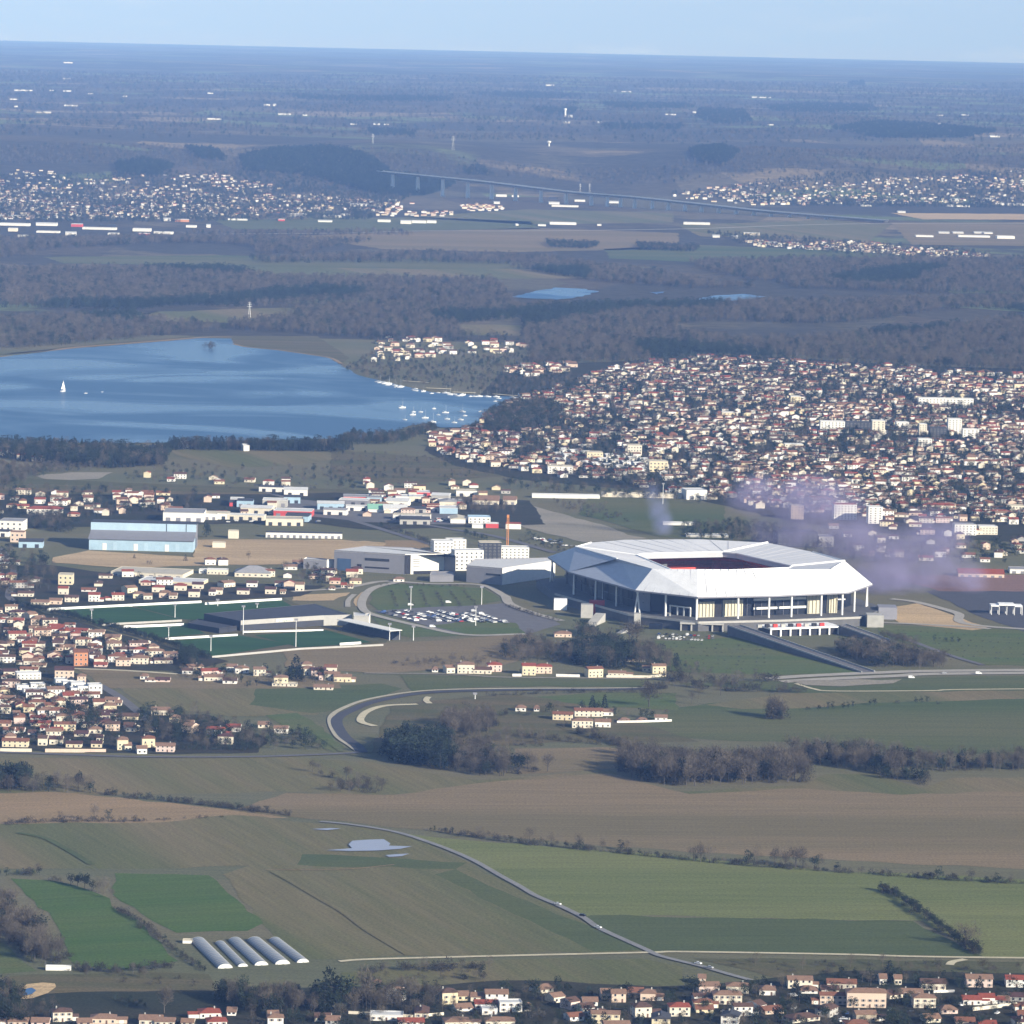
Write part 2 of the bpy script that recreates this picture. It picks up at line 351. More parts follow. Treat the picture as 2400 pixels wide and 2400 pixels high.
sheet('field', P(c2, (-100, 1200), (1200, 1120), (1720, 1070), (1900, 1200), (1500, 1330), (600, 1380), (-100, 1330)), M_brown)
sheet('field', P(c1, (420, 1120), (1000, 1160), (1300, 1170), (1932, 1190), (1932, 1240), (600, 1240)), M_brown)
sheet('field', P(f_, (560, 1345), (590, 1360), (650, 1412), (630, 1420), (500, 1350)), M_lawn)
# right of the stadium
sheet('lawn', P(c4, (-500, 1000), (-160, 970), (0, 972), (300, 950), (430, 960), (640, 1060), (1060, 1150), (560, 1166), (0, 1150), (-250, 1120)), M_lawn)
sheet('lawn', P(c4, (1100, 880), (1730, 905), (2050, 980), (2050, 1115), (1700, 1110), (1480, 1050), (1130, 940)), M_lawn)
sheet('sand_lot', P(c4, (1120, 790), (1330, 758), (1730, 900), (1640, 912), (1230, 872)), M_sand)
sheet('field', P(c4, (1380, 690), (1932, 610), (2050, 620), (2050, 940), (1932, 920), (1700, 840)), M_asphd)
sheet('field', P(c4, (1150, 600), (2050, 600), (2050, 700), (1450, 690)), field_mat('ploughed_red', (130, 104, 96)))
sheet('field', P(f_, (1280, 1290), (2000, 1262), (2000, 1296), (1500, 1308)), M_deep)
# around the car park
sheet('car_park', P(c2, (560, 905), (900, 885), (1300, 870), (1560, 850), (1900, 960), (1980, 1010), (1720, 1085), (1300, 1095), (1000, 1030)), M_asph)
sheet('lawn', P(c2, (980, 1020), (1330, 985), (1640, 1000), (1720, 1085), (1300, 1095)), M_lawn)
sheet('lawn', P(c2, (530, 850), (560, 760), (720, 705), (1000, 712), (1400, 740), (1540, 830), (1300, 868), (900, 885), (600, 905)), M_lawn)
sheet('field', P(c2, (-50, 790), (390, 770), (260, 830), (-50, 830)), M_sand)
sheet('field', P(c2, (420, 820), (470, 770), (560, 740), (500, 830), (480, 900), (430, 870)), M_sand)
sheet('lawn', P(c2, (540, 950), (960, 1040), (1280, 1090), (840, 1110), (700, 1080)), M_lawn)
# training pitches
for q in [((300, 785), (700, 770), (1030, 850), (560, 880)), ((735, 772), (1590, 740), (1700, 800), (1250, 860), (1040, 850)),
          ((700, 895), (1050, 872), (1160, 930), (900, 955)), ((960, 975), (1340, 940), (1650, 990), (1210, 1060)), ((1440, 940), (1850, 912), (2100, 980), (1700, 1010))]:
    sheet('training_pitch', P(c1, *q), M_turf, jit=0)
sheet('turf_margin', P(c1, (240, 790), (700, 765), (1600, 728), (1780, 800), (2200, 960), (2170, 1000), (1200, 1070), (960, 985), (600, 885)), M_scrub, z=0.08, jit=0)
# building ground, yards
sheet('yard', P(c1, (300, 500), (500, 460), (1100, 500), (1100, 400), (1932, 400), (2350, 430), (2350, 520), (1900, 540), (1300, 540), (760, 560), (300, 530)), M_earth)
sheet('field', P(c2, (260, 400), (500, 380), (1000, 440), (1000, 480), (260, 480)), M_earth)
sheet('field', P(d8, (700, 140), (860, 140), (960, 170), (1230, 240), (1380, 300), (1500, 320), (1130, 340), (880, 280), (620, 200)), M_pale)
sheet('field', P(d8, (0, 330), (260, 330), (260, 370), (0, 380)), M_tan)
sheet('yard', P(f_, (-60, 930), (520, 925), (1000, 945), (1030, 990), (700, 1000), (560, 985), (-60, 1010)), M_town)
sheet('field', P(d8, (1150, 90), (1450, 90), (1932, 130), (1932, 330), (1560, 310), (1100, 180)), M_deep)
sheet('field', P(a4, (960, 1092), (1932, 1100), (2300, 1110), (1900, 1150), (1650, 1190), (1300, 1200), (1000, 1130)), M_olive)
sheet('field', P(a4, (200, 1245), (400, 1225), (640, 1225), (560, 1262), (300, 1272)), M_pale)
sheet('field', P(a4, (-60, 1250), (500, 1275), (1400, 1310), (2300, 1330), (1500, 1350), (-60, 1350)), M_scrub)
sheet('yard', P(c2, (-100, 60), (700, 120), (1300, 200), (1250, 260), (500, 240), (-100, 180)), M_asph)
sheet('field', P(a5, (-60, 1100), (700, 1150), (1000, 1240), (400, 1290), (-60, 1260)), M_scrub)
sheet('garden_ground', P(f_, (800, 850), (960, 690), (1180, 682), (1330, 668), (1500, 676), (1700, 690), (2010, 712), (2010, 1060), (1700, 1010), (1500, 985), (1260, 930), (980, 905), (860, 880)), M_town)
sheet('garden_ground', P(d3, (-80, 0), (300, 20), (1000, 230), (1750, 430), (2300, 560), (1900, 660), (700, 640), (1000, 820), (1500, 1100), (2100, 1100), (2700, 1350), (2600, 1480), (1500, 1490), (-80, 1450)), M_town)
sheet('garden_ground', P(c1, (-40, 560), (250, 540), (700, 600), (1150, 640), (1850, 660), (1700, 720), (1100, 745), (250, 790), (-40, 780)), M_town)
# far fields of the plain
far = [((80, 485), (420, 482), (800, 487), (1250, 505), (800, 508), (300, 500), (120, 497), M_deep), ((300, 500), (800, 508), (1240, 508), (1180, 525), (600, 528), (500, 520), M_olive),
       ((-60, 600), (140, 600), (300, 588), (140, 632), (-60, 650), M_deep), ((260, 590), (560, 580), (660, 590), (430, 610), (300, 606), M_olive),
       ((400, 415), (800, 410), (1000, 418), (1020, 432), (700, 436), (440, 432), M_deep), ((560, 445), (1000, 430), (1280, 440), (1280, 470), (950, 476), (720, 470), M_brown),
       ((1140, 470), (1310, 462), (1640, 475), (1800, 492), (1450, 500), (1150, 488), M_deep), ((1280, 425), (1560, 415), (1680, 425), (1640, 455), (1320, 446), M_olive),
       ((1680, 402), (2000, 408), (2000, 416), (1740, 414), M_sand), ((1680, 420), (2000, 418), (2000, 470), (1720, 462), M_brown),
       ((860, 612), (985, 614), (980, 634), (870, 632), M_olive), ((420, 655), (560, 640), (580, 652), (500, 660), M_scrub),
       ((760, 410), (1000, 395), (1270, 402), (1270, 420), (1000, 424), M_olive), ((1750, 540), (2000, 545), (2000, 556), (1800, 554), M_deep)]
for fl in far: sheet('field', P(f_, *fl[:-1]), fl[-1], z=0.35, jit=4)

# ------------------------------------------------------------------ water
def water_mat(name, col, r0=0.24, r1=0.5):
    m = bpy.data.materials.new(name); m.use_nodes = True; N, L = m.node_tree.nodes, m.node_tree.links; b = N['Principled BSDF']
    b.inputs['Base Color'].default_value = (*col, 1); b.inputs['IOR'].default_value = 1.33
    geo = N.new('ShaderNodeNewGeometry'); mp = N.new('ShaderNodeMapping'); mp.inputs['Rotation'].default_value = (0, 0, 0.35); mp.inputs['Scale'].default_value = (0.6, 0.8, 1)
    L.new(geo.outputs['Position'], mp.inputs['Vector'])
    n = N.new('ShaderNodeTexNoise'); n.inputs['Scale'].default_value = 0.004; n.inputs['Detail'].default_value = 4; n.inputs['Distortion'].default_value = 1.2
    L.new(mp.outputs[0], n.inputs['Vector'])
    rp = N.new('ShaderNodeMapRange'); rp.inputs[1].default_value = 0.42; rp.inputs[2].default_value = 0.58; rp.inputs[3].default_value = r0; rp.inputs[4].default_value = r1; b.inputs['Specular IOR Level'].default_value = 0.3
    L.new(n.outputs['Fac'], rp.inputs[0]); L.new(rp.outputs[0], b.inputs['Roughness'])
    w = N.new('ShaderNodeTexNoise'); w.inputs['Scale'].default_value = 0.25; w.inputs['Detail'].default_value = 5
    bp = N.new('ShaderNodeBump'); bp.inputs['Strength'].default_value = 0.25; bp.inputs['Distance'].default_value = 0.4
    L.new(geo.outputs['Position'], w.inputs['Vector']); L.new(w.outputs['Fac'], bp.inputs['Height']); L.new(bp.outputs[0], b.inputs['Normal'])
    return m
M_lake = water_mat('lake_water', (0.06, 0.135, 0.25)); M_pond = water_mat('pond_water', (0.05, 0.13, 0.28))
shore = P(a4, (-120, 592), (0, 575), (400, 528), (900, 487), (1150, 467), (1310, 470), (1325, 500), (1400, 520), (1560, 535), (1750, 562), (1870, 582)) + \
    P(a5, (0, 622), (100, 678), (300, 727), (500, 772), (800, 792), (1030, 802), (950, 832), (860, 868), (800, 930), (700, 972), (560, 974), (520, 948), (390, 962), (290, 1002), (190, 1035)) + \
    P(a4, (1932, 1035), (1000, 1060), (0, 1060), (-120, 1050))
sheet('lake_shore', P(a4, (-120, 575), (0, 562), (400, 512), (900, 470), (1150, 452), (1800, 455), (1980, 580), (1932, 612), (1750, 580), (1310, 520), (900, 520), (-120, 620)), M_scrub, z=0.3)
ribbon('lake_beach', P(a4, (-120, 586), (0, 570), (400, 522), (900, 482), (1150, 462), (1310, 460)), 14, M_tan, z=0.5)
ribbon('lake_beach', P(a4, (1320, 500), (1400, 518), (1560, 533), (1750, 560), (1870, 580), (1932, 612)), 7, M_tan, z=0.9)
lake = sheet('lake', shore, M_lake, z=0.8)
for q in [((962, 561), (1000, 552), (1050, 543), (1095, 545), (1130, 550), (1100, 560), (1050, 566)), ((1310, 566), (1350, 558), (1400, 555), (1445, 560), (1400, 568)), ((1225, 552), (1262, 550), (1240, 556))]:
    sheet('pond', P(f_, *q), M_pond, z=0.7, jit=5)
M_puddle = water_mat('puddle_water', (0.34, 0.34, 0.40), 0.08, 0.14)
for q in [((-90, 1196), (-10, 1190), (60, 1184), (40, 1162), (62, 1142), (150, 1136), (240, 1133), (278, 1158), (268, 1170), (400, 1174), (335, 1188), (200, 1198), (60, 1200)), ((250, 1224), (300, 1219), (385, 1215), (340, 1230), (270, 1234)), ((-170, 930), (-60, 924), (0, 928), (-80, 936))]:
    sheet('flooded_patch', P(c6, *q) if q[0][1] > 1000 else P(c6, *[(x, y + 146) for x, y in q]), M_puddle, z=0.75, jit=.8)
sheet('pond_bank', P(d7, (110, 250), (105, 225), (150, 190), (240, 180), (310, 185), (318, 205), (270, 240), (180, 270), (115, 275)), M_sand, z=0.5, jit=0.6)
sheet('pond', P(d7, (112, 245), (130, 220), (180, 210), (205, 225), (180, 248), (120, 258)), M_pond, z=0.62, jit=0.5)

# ------------------------------------------------------------------ roads and tracks
ribbon('country_road', ROAD, 4.4, mat('worn_asphalt', lin((132, 131, 130)), 0.9, 0.12, 0.1, fine=(0.6, 0.1)))
ribbon('tractor_track', P(c5, (1530, 830), (1640, 890), (1800, 985), (1932, 1062)) + P(f_, (868, 1712), (985, 1790))[:0] + P(f_, (690, 1757), (765, 1802)), 1.6, M_olive, z=0.5)
ribbon('tractor_track', P(c5, (1500, 820), (1932, 818)) + P(c6, (300, 1275)), 1.6, M_tan, z=0.5)
ribbon('tractor_track', P(c5, (100, 610), (250, 640), (370, 700), (520, 790)), 5, M_dark, z=0.5)
ribbon('farm_track', P(f_, (640, 1815), (700, 1811), (930, 1805), (1100, 1801), (1230, 1798), (1300, 1797), (1600, 1802), (1800, 1807), (2000, 1814)), 4.2, M_track, z=0.5)
ribbon('farm_track', P(d6, (1510, 80), (1530, 62), (1600, 48)), 5, M_track, z=0.52)
ribbon('curving_road_verge', P(c6, (1760, 272), (1430, 276), (1000, 277), (500, 288), (200, 328), (40, 375), (-60, 440), (-30, 540), (50, 600), (90, 630)), 4.5, M_verge, z=0.55)
ribbon('curving_road', P(c6, (1760, 279), (1430, 283), (1000, 285), (500, 300), (216, 345), (78, 392), (-25, 452), (10, 540), (85, 600), (118, 640)), 9, M_asphd, z=0.6)
ribbon('gravel_loop', P(c6, (500, 362), (480, 345), (490, 328), (500, 325)), 5, M_track, z=0.55)
ribbon('gravel_loop', P(c6, (190, 490), (120, 470), (110, 445), (150, 405), (250, 375), (430, 366)), 6, M_track, z=0.56)
ribbon('lane', P(c5, (-60, 152), (400, 168), (800, 180), (1400, 180), (1932, 162), (2050, 150)), 6, M_asph, z=0.5)
ribbon('highway', P(c4, (480, 1188), (700, 1172), (1100, 1154), (1600, 1142), (2050, 1130)), 13, M_conc, z=0.55)
ribbon('highway', P(c4, (560, 1205), (800, 1190), (1200, 1172), (1600, 1158), (2050, 1146)), 13, M_conc, z=0.5)
sheet('retained_slope', P(c4, (600, 1200), (760, 1196), (1240, 1192), (1190, 1215), (900, 1232), (700, 1225)), M_pale, z=0.58)
ribbon('cycle_path', P(c4, (640, 1215), (740, 1245), (860, 1258), (1400, 1256), (1700, 1248), (2050, 1236)), 4, M_track, z=0.57)
ribbon('service_road', P(c4, (1060, 865), (1400, 882), (1640, 895), (1740, 905)), 7, M_conc, z=0.5)
ribbon('service_road', P(c4, (1180, 735), (1330, 755), (1550, 815), (1760, 895), (2050, 970)), 9, M_conc, z=0.52)
ribbon('service_road', P(c4, (1260, 960), (1500, 1050), (1700, 1110)), 6, M_asph, z=0.52)
ribbon('avenue', P(c1, (1500, 130), (1800, 210), (1932, 262)) + P(c2, (240, 175), (520, 260), (780, 340), (1010, 410)), 9, M_asph, z=0.5)
ribbon('avenue', P(c2, (400, 230), (860, 250), (1200, 300), (1500, 350), (1932, 470)), 9, M_asph, z=0.52)
ribbon('loop_road', P(c2, (-50, 765), (350, 735), (600, 690), (760, 690), (1000, 705), (1380, 715), (1560, 800)), 8, M_conc, z=0.5)
ribbon('loop_road', P(c2, (760, 690), (560, 740), (480, 830), (500, 910), (640, 960), (960, 1035), (1280, 1092), (1720, 1085)), 8, M_conc, z=0.54)
ribbon('loop_road', P(c2, (370, 880), (375, 830), (420, 785)), 5, M_conc, z=0.5)
ribbon('ring_road', P(c2, (1560, 800), (1600, 860), (1780, 930), (1980, 985)), 9, M_conc, z=0.53)
ribbon('lane', P(c6, (130, 190), (600, 195), (900, 212), (1400, 218), (1800, 222)), 5, M_pale, z=0.5)
ribbon('lane', P(d3, (740, 635), (1250, 655), (1780, 690)), 6, M_track, z=0.5)
ribbon('lane', P(d3, (1000, 800), (1200, 920), (1400, 1080), (1480, 1180)), 8, M_asph, z=0.5)
ribbon('lane', P(d4, (0, 600), (60, 680), (120, 780), (120, 900), (80, 1040), (200, 1110)), 7, M_asph, z=0.5)
ribbon('lane', P(c5, (1700, 10), (1800, 60), (1932, 150)), 4, M_lawn, z=0.5)
ribbon('motorway', P(f_, (420, 442), (640, 440), (800, 436), (1000, 436), (1300, 432), (1680, 422), (2000, 424)), 16, M_conc, z=0.6)
# ------------------------------------------------------------------ the stadium
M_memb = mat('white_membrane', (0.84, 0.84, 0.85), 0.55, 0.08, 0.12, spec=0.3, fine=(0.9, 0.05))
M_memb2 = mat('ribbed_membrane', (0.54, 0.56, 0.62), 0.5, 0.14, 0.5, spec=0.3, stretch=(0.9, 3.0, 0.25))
M_rooftop = mat('roof_sheet', (0.70, 0.70, 0.72), 0.6, 0.05, 0.1, spec=0.3, stretch=(0.39, 0.15, 2.0))
M_fascia = mat('white_fascia', (0.88, 0.88, 0.88), 0.6, 0.03, 0.2)
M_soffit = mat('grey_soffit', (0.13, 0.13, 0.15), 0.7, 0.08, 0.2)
M_steel = mat('white_steel', (0.80, 0.80, 0.80), 0.5, 0.03, 0.3)
M_crt = mat('pale_concrete', (0.42, 0.41, 0.39), 0.9, 0.12, 0.2)
M_crtd = mat('grey_concrete', (0.12, 0.12, 0.125), 0.9, 0.14, 0.15)
M_glassd = mat('dark_glazing', (0.012, 0.016, 0.028), 0.35, 0.2, 0.2, spec=0.25)
M_fin = mat('cream_fins', (0.62, 0.58, 0.46), 0.7, 0.05, 0.3)
M_wallg = mat('grey_panels', (0.26, 0.26, 0.30), 0.7, 0.08, 0.2)
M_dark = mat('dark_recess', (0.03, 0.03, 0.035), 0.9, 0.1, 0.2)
M_seatr = mat('red_seats', (0.75, 0.10, 0.06), 0.7, 0.2, 0.6); M_seatd = mat('maroon_seats', (0.50, 0.13, 0.10), 0.7, 0.25, 0.6)
M_seatw = mat('white_seats', (0.6, 0.58, 0.56), 0.7, 0.15, 0.6)
M_red = mat('red_paint', (0.55, 0.05, 0.04), 0.6, 0.1, 0.4)

E1 = G(1635, 1399, 29.0); SA = math.radians(22.266)
st = thing('stadium', 'large white folded-roof football stadium with open centre on a concrete terrace', 'stadium', (E1.x, E1.y, 0), SA)
se1 = Vector((math.cos(SA), math.sin(SA), 0)); se2 = Vector((-se1.y, se1.x, 0))
def SL(p):                                       # world -> stadium coordinates
    q = p - Vector((E1.x, E1.y, 0)); return Vector((q.dot(se1), q.dot(se2), p.z))
def SP(x, y, z): return SL(G(x, y, z))
# eave (low outer edge), ridge, and the edge of the opening, anticlockwise from the front left corner
eave = [SP(1489, 1383, 29), Vector((0, 0, 29)), Vector((75, -3, 28.5)), SP(1989, 1388, 29), SP(2045, 1369, 29), Vector((203, 150, 30)), Vector((200, 235, 30)), Vector((160, 292, 30)),
        Vector((75, 304, 30)), Vector((14, 300, 31)), SP(1284, 1305, 31), SP(1333, 1340, 29)]
ridge = [SP(1529, 1333, 47), SP(1635, 1334, 49.5), SP(1780, 1335, 50), SP(1948, 1334, 47.5), SP(1980, 1315, 47), Vector((186, 150, 47)), SP(1799, 1272, 47), Vector((120, 262, 47.5)),
         SP(1464, 1265, 47), Vector((8, 262, 47)), SP(1349, 1282, 46), SP(1349, 1282, 46).lerp(SP(1529, 1333, 47), 0.55)]
fold = SP(1458, 1320, 43.2)
oz = 42.5
o_bl, o_br, o_fr, o_fl = SP(1485, 1299, oz), SP(1710, 1294, oz), SP(1872, 1331, oz), SP(1588, 1342, oz)
opening = [o_fl.lerp(o_bl, 0.10), o_fl.lerp(o_fr, 0.10), o_fl.lerp(o_fr, 0.5), o_fl.lerp(o_fr, 0.92), o_fr.lerp(o_br, 0.10), o_fr.lerp(o_br, 0.5), o_fr.lerp(o_br, 0.9), o_br.lerp(o_bl, 0.07),
           o_br.lerp(o_bl, 0.5), o_br.lerp(o_bl, 0.9), o_bl.lerp(o_fl, 0.07), o_bl.lerp(o_fl, 0.5)]
n = 12
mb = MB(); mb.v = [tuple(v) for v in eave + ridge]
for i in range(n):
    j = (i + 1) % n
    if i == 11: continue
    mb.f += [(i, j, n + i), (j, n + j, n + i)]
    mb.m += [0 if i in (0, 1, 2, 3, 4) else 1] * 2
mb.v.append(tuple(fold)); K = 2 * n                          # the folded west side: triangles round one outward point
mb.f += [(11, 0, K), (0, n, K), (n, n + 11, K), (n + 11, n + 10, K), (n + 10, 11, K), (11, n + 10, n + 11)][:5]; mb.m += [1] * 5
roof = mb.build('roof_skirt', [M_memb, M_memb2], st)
rt = MB(); rt.v = [tuple(v) for v in ridge + opening]
for i in range(n): j = (i + 1) % n; rt.f.append((i, j, n + j, n + i)); rt.m.append(0)
rt.build('roof_top', M_rooftop, st)
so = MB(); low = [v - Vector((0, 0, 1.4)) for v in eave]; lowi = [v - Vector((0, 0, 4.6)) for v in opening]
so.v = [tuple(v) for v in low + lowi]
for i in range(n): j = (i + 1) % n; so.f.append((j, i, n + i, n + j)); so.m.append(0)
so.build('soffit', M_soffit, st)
ed = MB()
for i in range(n):
    j = (i + 1) % n
    ed.add([eave[i], eave[j], low[j], low[i]], [(3, 2, 1, 0)])
ed.build('eave_edge', M_wallg, st)
fa = MB()
for i in range(n):
    j = (i + 1) % n
    fa.add([opening[i], opening[j], lowi[j], lowi[i]], [(0, 1, 2, 3)])
fa.build('opening_fascia', mat('inner_fascia', (0.5, 0.5, 0.54), 0.7, 0.06, 0.3), st)
def seam(a, b, r=0.9): MB().tube([a, b], r, 5).build('roof_seam', M_fascia, st)
up = Vector((0, 0, 0.5))
for a, b in [(ridge[6], opening[7]), (ridge[10], opening[10]), (ridge[4], opening[4])]: seam(a + up, b + up)
for i in range(n): seam(opening[i] + up * 0.6, opening[(i + 1) % n] + up * 0.6, 0.8)
for i in (3, 4, 9, 10): seam(ridge[i] + up * 0.4, ridge[(i + 1) % n] + up * 0.4, 0.6)
M_joint = mat('panel_joint_grey', (0.52, 0.52, 0.55), 0.7, 0.05, 0.3)
for i in range(n):                               # joints between the membrane panels, a finger proud of the sheet
    j = (i + 1) % n
    if i == 11: continue
    k = max(2, int((eave[j] - eave[i]).length / 9))
    for q in range(1, k):
        a, b = eave[i].lerp(eave[j], q / k), ridge[i].lerp(ridge[j], q / k); MB().tube([a + up * .3, b + up * .3], .22, 3, cap=False).build('panel_joint', M_joint, st)
        if q % 2 == 0: MB().tube([b + up * .2, opening[i].lerp(opening[j], q / k) + up * .2], .2, 3, cap=False).build('panel_joint', M_joint, st)
# bowl of seats
cx, cy = 78.0, 148.0
def ring(k, z):                                  # rounded rectangle around the pitch
    hx, hy, c = 42 + k, 62 + k, 14 + k * 0.35
    return [Vector((cx + sx * x, cy + sy * y, z)) for sx, sy, x, y in [(-1, -1, hx, hy - c), (-1, -1, hx - c, hy), (1, -1, hx - c, hy), (1, -1, hx, hy - c), (1, 1, hx, hy - c), (1, 1, hx - c, hy), (-1, 1, hx - c, hy), (-1, 1, hx, hy - c)]]
for nm, k0, z0, k1, z1, nr in (('lower_tier', 0, 2.0, 9, 8.0, 5), ('upper_tier', 5, 12.0, 32, 38.0, 14)):
    t = MB()
    for r in range(nr):
        ka = k0 + (k1 - k0) * r / nr; kb = k0 + (k1 - k0) * (r + 1) / nr; za = z0 + (z1 - z0) * r / nr; zb = z0 + (z1 - z0) * (r + 1) / nr
        A, B, C = ring(ka, za), ring(kb, za), ring(kb, zb)
        for i in range(8):
            j = (i + 1) % 8; mm = 0 if r % 5 else 1
            if i in (6, 7) and 6 < r < 10: mm = 2
            if i in (5, 6) and 3 < r < 7: mm = 1
            t.add([A[i], A[j], B[j], B[i]], [(0, 1, 2, 3)], mm); t.add([B[i], B[j], C[j], C[i]], [(0, 1, 2, 3)], mm)
    t.build(nm, [M_seatd, M_seatr, M_seatw], st)
MB().prism([v for v in ring(0, 0)], 0.3, 1.2).build('pitch', M_turf, st)
scr = MB(); scr.box(-8, 8, -0.4, 0.4, 0, 6); scr.build('video_screen', M_crtd, st, (52, 196, 27), 0.5)
# facade under the eave
def inset(poly, d):
    c = Vector((78, 150, 0)); out = []
    for p in poly:
        q = Vector((p.x, p.y, 0)) - c; out.append(c + q * (1 - d / q.length))
    return out
fw = inset(eave, 20)
wall = MB()
for i in range(n):
    a, b = fw[i], fw[(i + 1) % n]
    wall.add([(a.x, a.y, 8), (b.x, b.y, 8), (b.x, b.y, 34), (a.x, a.y, 34)], [(0, 1, 2, 3)], 0)
wall.build('facade', [M_glassd], st)
def facade_pt(px, seg):                          # where the facade segment is seen at photo column px
    a, b = fw[seg], fw[(seg + 1) % n]; lo, hi = -0.2, 1.2
    for _ in range(40):
        m = (lo + hi) / 2; p = a.lerp(b, m); w = Vector((E1.x, E1.y, 0)) + se1 * p.x + se2 * p.y; w.z = 15
        q = CROT.transposed() @ (w - Vector((0, 0, CAMH))); x = 1200 + FPX * q.x / -q.z
        if x < px: lo = m
        else: hi = m
    return a.lerp(b, lo), (b - a).normalized()
def panel(px0, px1, seg, z0, z1, m, name, proud=0.5, th=0.4, par=None):
    p0, d = facade_pt(px0, seg); p1, _ = facade_pt(px1, seg); w = (p1 - p0).length; nrm = Vector((d.y, -d.x, 0))
    o = p0 + nrm * proud; b = MB(); b.box(0, w, -th, 0, z0, z1)
    return b.build(name, m, par or st, (o.x, o.y, 0), math.atan2(d.y, d.x)), w, d, o
def fins(px0, px1, seg, z0, z1):
    o, w, d, p = panel(px0, px1, seg, z0, z1, M_fin, 'fin_wall', 0.6)
    k = max(4, int(w / 3.2)); me = MB(); me.box(-0.25, 0.25, -0.9, 0, z0 + 0.6, z1 - 0.2); mm = me.mesh('fin', M_fin)
    for i in range(k): link('fin', mm, o, ((i + 0.5) * w / k, -0.5, 0), 0.5)
def seg_of(px): return 0 if px < 1625 else (1 if px < 1800 else (2 if px < 1975 else 3))
for x0, x1, z0, z1 in [(1633, 1673, 8, 22), (1693, 1740, 8, 23), (1890, 1924, 8, 25), (1937, 1961, 8, 26)]: fins(x0, x1, seg_of((x0 + x1) / 2), z0, z1)
for x0, x1, z0, z1, m in [(1495, 1524, 8, 33, M_wallg), (1625, 1780, 25, 33.5, M_wallg), (1886, 1990, 27, 33.5, M_wallg), (1790, 1886, 30, 33.5, M_dark), (1673, 1692, 8, 25, M_dark)]:
    panel(x0, x1, seg_of((x0 + x1) / 2), z0, z1, m, 'wall_panel', 0.3, 0.25)
for x0, x1, z0, z1 in [(1743, 1886, 21.8, 24.0), (1743, 1886, 13.8, 15.8), (1573, 1622, 15.5, 16.6), (1960, 1988, 20, 21)]:
    panel(x0, x1, seg_of((x0 + x1) / 2), z0, z1, M_steel, 'floor_slab', 1.6, 1.4)
for x in (1573, 1590, 1605, 1620): panel(x, x + 2.5, 0, 8, 15.5, M_steel, 'portal_post', 1.6, 1.0)
for x in range(1750, 1886, 17): panel(x, x + 0.6, seg_of(x), 8, 30, M_wallg, 'mullion', 0.5, 0.3)
for i, m in ((11, M_wallg), (10, M_dark)):       # west side: panels and openings, its shade put into darker materials
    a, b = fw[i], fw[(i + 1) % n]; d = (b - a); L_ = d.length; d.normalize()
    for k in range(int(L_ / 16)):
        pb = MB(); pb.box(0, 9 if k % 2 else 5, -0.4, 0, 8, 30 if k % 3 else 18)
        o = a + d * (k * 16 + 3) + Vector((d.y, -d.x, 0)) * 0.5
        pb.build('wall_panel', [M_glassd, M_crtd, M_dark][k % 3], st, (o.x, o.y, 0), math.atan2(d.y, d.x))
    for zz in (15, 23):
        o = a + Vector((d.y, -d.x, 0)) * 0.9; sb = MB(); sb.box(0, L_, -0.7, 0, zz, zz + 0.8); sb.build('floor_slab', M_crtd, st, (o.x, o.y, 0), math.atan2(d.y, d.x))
# columns
def column(a, b, r=0.95): MB().tube([a, b], r, 8).build('column', M_steel, st)
def along(px, i):                                # place on eave segment i seen at photo column px
    a, b = eave[i], eave[(i + 1) % n]; lo, hi = 0.0, 1.0
    for _ in range(40):
        m = (lo + hi) / 2; p = a.lerp(b, m); w = Vector((E1.x, E1.y, 0)) + se1 * p.x + se2 * p.y; w.z = p.z
        q = CROT.transposed() @ (w - Vector((0, 0, CAMH))); x = 1200 + FPX * q.x / -q.z
        if x < px: lo = m
        else: hi = m
    return a.lerp(b, lo)
for px, i in [(1559, 0), (1633, 0), (1732, 1), (1806, 1), (1860, 2), (1931, 2), (1981, 2), (2010, 3)]:
    p = along(px, i); c = Vector((78, 150, p.z)); p = p + (c - p).normalized() * 3; column(Vector((p.x, p.y, 8)), Vector((p.x, p.y, 29)))
for p, s in [(eave[0], 1), (eave[4], 1), (eave[11], 1), (eave[10], 1)]:
    c = Vector((78, 150, p.z)); q = p + (c - p).normalized() * 5; t = Vector((-(c - p).y, (c - p).x, 0)).normalized()
    for k in (-1, 1): column(Vector((q.x + t.x * 2.5 * k, q.y + t.y * 2.5 * k, 8)), Vector((q.x - t.x * 0.8 * k, q.y - t.y * 0.8 * k, 29.5)), 0.8)
for k in (0.33, 0.66):
    p = eave[0].lerp(eave[11], k); c = Vector((78, 150, p.z)); q = p + (c - p).normalized() * 5; column(Vector((q.x, q.y, 8)), Vector((q.x, q.y, 29)), 0.8)

# terrace the stadium stands on
outp = [Vector((p.x, p.y, 0)) + (Vector((p.x, p.y, 0)) - Vector((78, 150, 0))).normalized() * 12 for p in eave]
outp[1] += Vector((0, -4, 0)); outp[2] += Vector((0, -5, 0)); outp[3] += Vector((0, -6, 0))
ter = thing('terrace', 'grey concrete stadium terrace with pillared white basement front', 'terrace', (E1.x, E1.y, 0), SA)
tb = MB(); tb.prism(outp, 0.0, 7.9); tb.build('deck', [M_crtd], ter)
def seg_local(a, b): d = b - a; return d.length, math.atan2(d.y, d.x), d.normalized()
for i in (0, 1, 2, 11):
    a, b = outp[i], outp[(i + 1) % n]; L_, an, d = seg_local(a, b)
    pb = MB(); pb.box(0, L_, -0.5, 0.0, 7.0, 9.0); o = a + Vector((d.y, -d.x, 0)) * 0.2
    pb.build('parapet', M_crt, ter, (o.x, o.y, 0), an)
